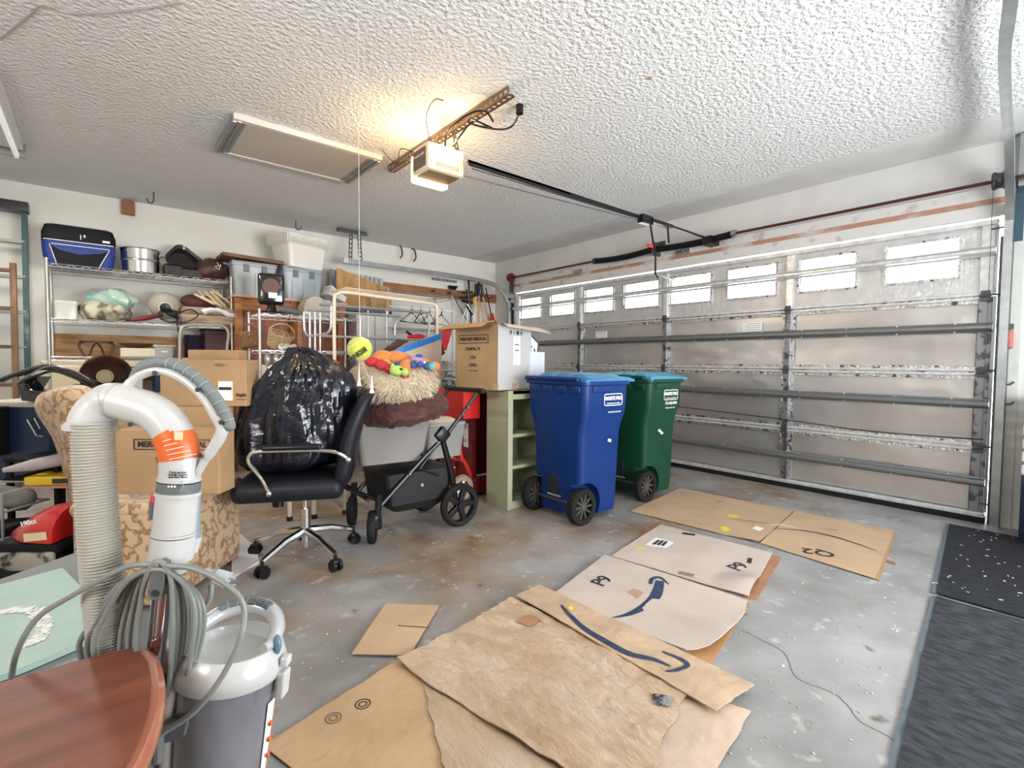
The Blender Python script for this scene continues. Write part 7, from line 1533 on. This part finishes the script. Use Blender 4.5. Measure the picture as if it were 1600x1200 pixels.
# tool board and long tools
t = thing('tool_board', 'long brown wooden tool board on the far wall under the track', 'board', (3.9, 6.15, 2.05))
p0, p1 = PY(590, 436, 6.15), PY(775, 470, 6.15)
g = G(); g.bb((p0.x, 6.15, 2.03), (p1.x, YB, 2.155)); out(g, 'plank', mat('tool_plank', (0.36, 0.16, 0.06), 0.6, var=0.4, vscale=4, stretch=(1, 1, 3)), t, world=True)
for x in (675, 700, 738, 755, 766):
    q = PY(x, 455, 6.12); g = G(); g.tube([(q.x, 6.15, 2.10), (q.x, 6.07, 2.09), (q.x, 6.05, 2.12)], 0.007, 5); out(g, 'tool_hook', M_blackm, t, world=True)
g = G(); pa, pb = PY(675, 434, 6.13), PY(712, 440, 6.13); g.bb((pa.x, 6.10, pa.z-0.03), (pb.x, 6.13, pa.z)); 
out(g, 'perforated_strip', mat('perf_strip', (0.45, 0.46, 0.47), 0.4, metal=0.6, col2=(0.08, 0.08, 0.08), kind='wave', vscale=9, contrast=(0.4, 0.5)), t, world=True)
g = G(); g.prism([PY(x, y, 6.08) for x, y in ((702, 446), (716, 447), (712, 453), (703, 451))], (0, 0.03, 0)); out(g, 'shelf_bracket', M_blackm, t, world=True)
def longtool(label, px, ytop, yb_px, m, head=None, r=0.014, tilt=0, y=6.05):
    a = PY(px, ytop, y); b = PY(px+tilt, yb_px, y); t = thing('garden_tool', label, 'tool', (b.x, y, b.z-1.2))
    d = (a-b).normalized(); base = V((min(4.62, b.x-d.x*1.1), y-0.1, 0.05))
    g = G(); g.tube([a, b, base], r, 8); out(g, 'shaft', m, t, world=True, smooth=True)
    if head == 'grip': g = G(); g.tube([a+V((0, 0, 0.03)), a-d*0.16], r*1.5, 8); out(g, 'grip', M_black, t, world=True, smooth=True)
    if head == 'red': g = G(); g.tube([b+V((0, 0, .10)), b-V((0, 0, 0.12))], [0.02, 0.055], 10); out(g, 'red_head', M_red, t, world=True, smooth=True)
    return t
M_tan = mat('wooden_shaft', (0.60, 0.32, 0.15), 0.5); 
longtool('tan wooden tool shaft hanging at the right of the tool board', 748, 445, 500, M_tan, 'grip')
longtool('second tan wooden tool shaft leaning right, beside the first', 752, 447, 500, M_tan, 'grip', tilt=9)
longtool('white and grey tool shaft left of the tan shafts', 744, 447, 500, M_white, 'grip', tilt=-2)
longtool('dark tool with a red head at the right end of the tool board', 759, 450, 500, M_blackm, 'red', 0.009, 10)
longtool('thin dark pole slanting down right below the shelf bracket', 704, 455, 500, mat('dark_pole', (0.10, 0.08, 0.07), 0.5), None, 0.010, 25)
longtool('black handled tool standing in the middle of the tool board', 732, 440, 500, M_black, 'grip', 0.012, 4)
t = thing('camera_tripod', 'black folded tripod heap with white legs below the tool board', 'tripod', PY(733, 470, 6.0)-V((0, 0, .9)))
g = G()
for (a, b, r) in (((722, 457), (738, 456), .012), ((718, 465), (738, 465), .014), ((722, 470), (740, 474), .02), ((730, 452), (734, 478), .02), ((728, 478), (738, 492), .018)): g.tube([PY(*a, 5.98), PY(*b, 5.98)], r, 8)
out(g, 'head', M_black, t, world=True, smooth=True)
for q in ((722, 500), (730, 502), (742, 500)):
    g = G(); a = PY(731, 475, 5.98); b = PY(*q, 5.98); g.tube([a, b, V((b.x, 5.95, 0.02))], 0.011, 8); out(g, 'leg', M_white, t, world=True, smooth=True)
g = G(); q = PY(741, 472, 5.97); g.box(q, (0.05, 0.03, 0.12), bev=0.008); out(g, 'orange_clamp', mat('orange_clamp', (0.70, 0.33, 0.04), 0.5), t, world=True)
# right edge behind the track: slatted crate, red tub, red bracket
t = thing('slatted_crate', 'stack of white slatted trays at the far right edge beside the door track', 'crate', (4.62, 0.16, 0))
g = G()
for k in range(6): g.bb((4.50, 0.0, 0.42+k*0.085), (4.76, 0.345, 0.485+k*0.085), bev=0.008)
out(g, 'tray', mat('slat_white', (0.62, 0.58, 0.57), 0.6, var=0.2, vscale=9), t, world=True); g = G(); g.bb((4.50, 0.0, 0.0), (4.76, 0.34, 0.42)); out(g, 'dark_base', M_navy, t, world=True)
t = thing('red_tub', 'red plastic tub poking in at the right edge in front of the slatted trays', 'tub', (4.40, 0.12, 0))
g = G(); g.lathe([(0.09, 0.22), (0.13, 0.36), (0.135, 0.40), (0.12, 0.40), (0.08, 0.24)], 28, Matrix.Translation((4.40, 0.10, 0)), caps=False); out(g, 'tub', M_red, t, world=True, smooth=True); g = G(); g.bb((4.30, 0.0, 0.0), (4.49, 0.22, 0.22)); out(g, 'crate_under', M_blackm, t, world=True)
t = thing('red_sensor', 'small faded red bracket on the wall right of the door track', 'bracket', (4.78, 0.36, 1.3))
p = PX(1575, 530, XD-0.03); g = G(); g.box(p, (0.05, 0.05, 0.13), bev=0.01); out(g, 'body', mat('faded_red', (0.52, 0.14, 0.10), 0.5, var=0.3, vscale=30), t, world=True); g = G(); g.box(p+V((0, 0, 0.085)), (0.05, 0.05, 0.035)); out(g, 'cap', M_steeld, t, world=True)
for py_ in (601, 632): 
    p = PX(1578, py_, XD-0.03); g = G(); g.tube([p+V((0, 0.03, 0)), p, p+V((0, -0.02, 0.02))], 0.006, 5); out(g, 'door_bracket', M_steeld, label='small dark bracket beside the right track, %s of the two' % ('upper' if py_ < 610 else 'lower'), cat='bracket')
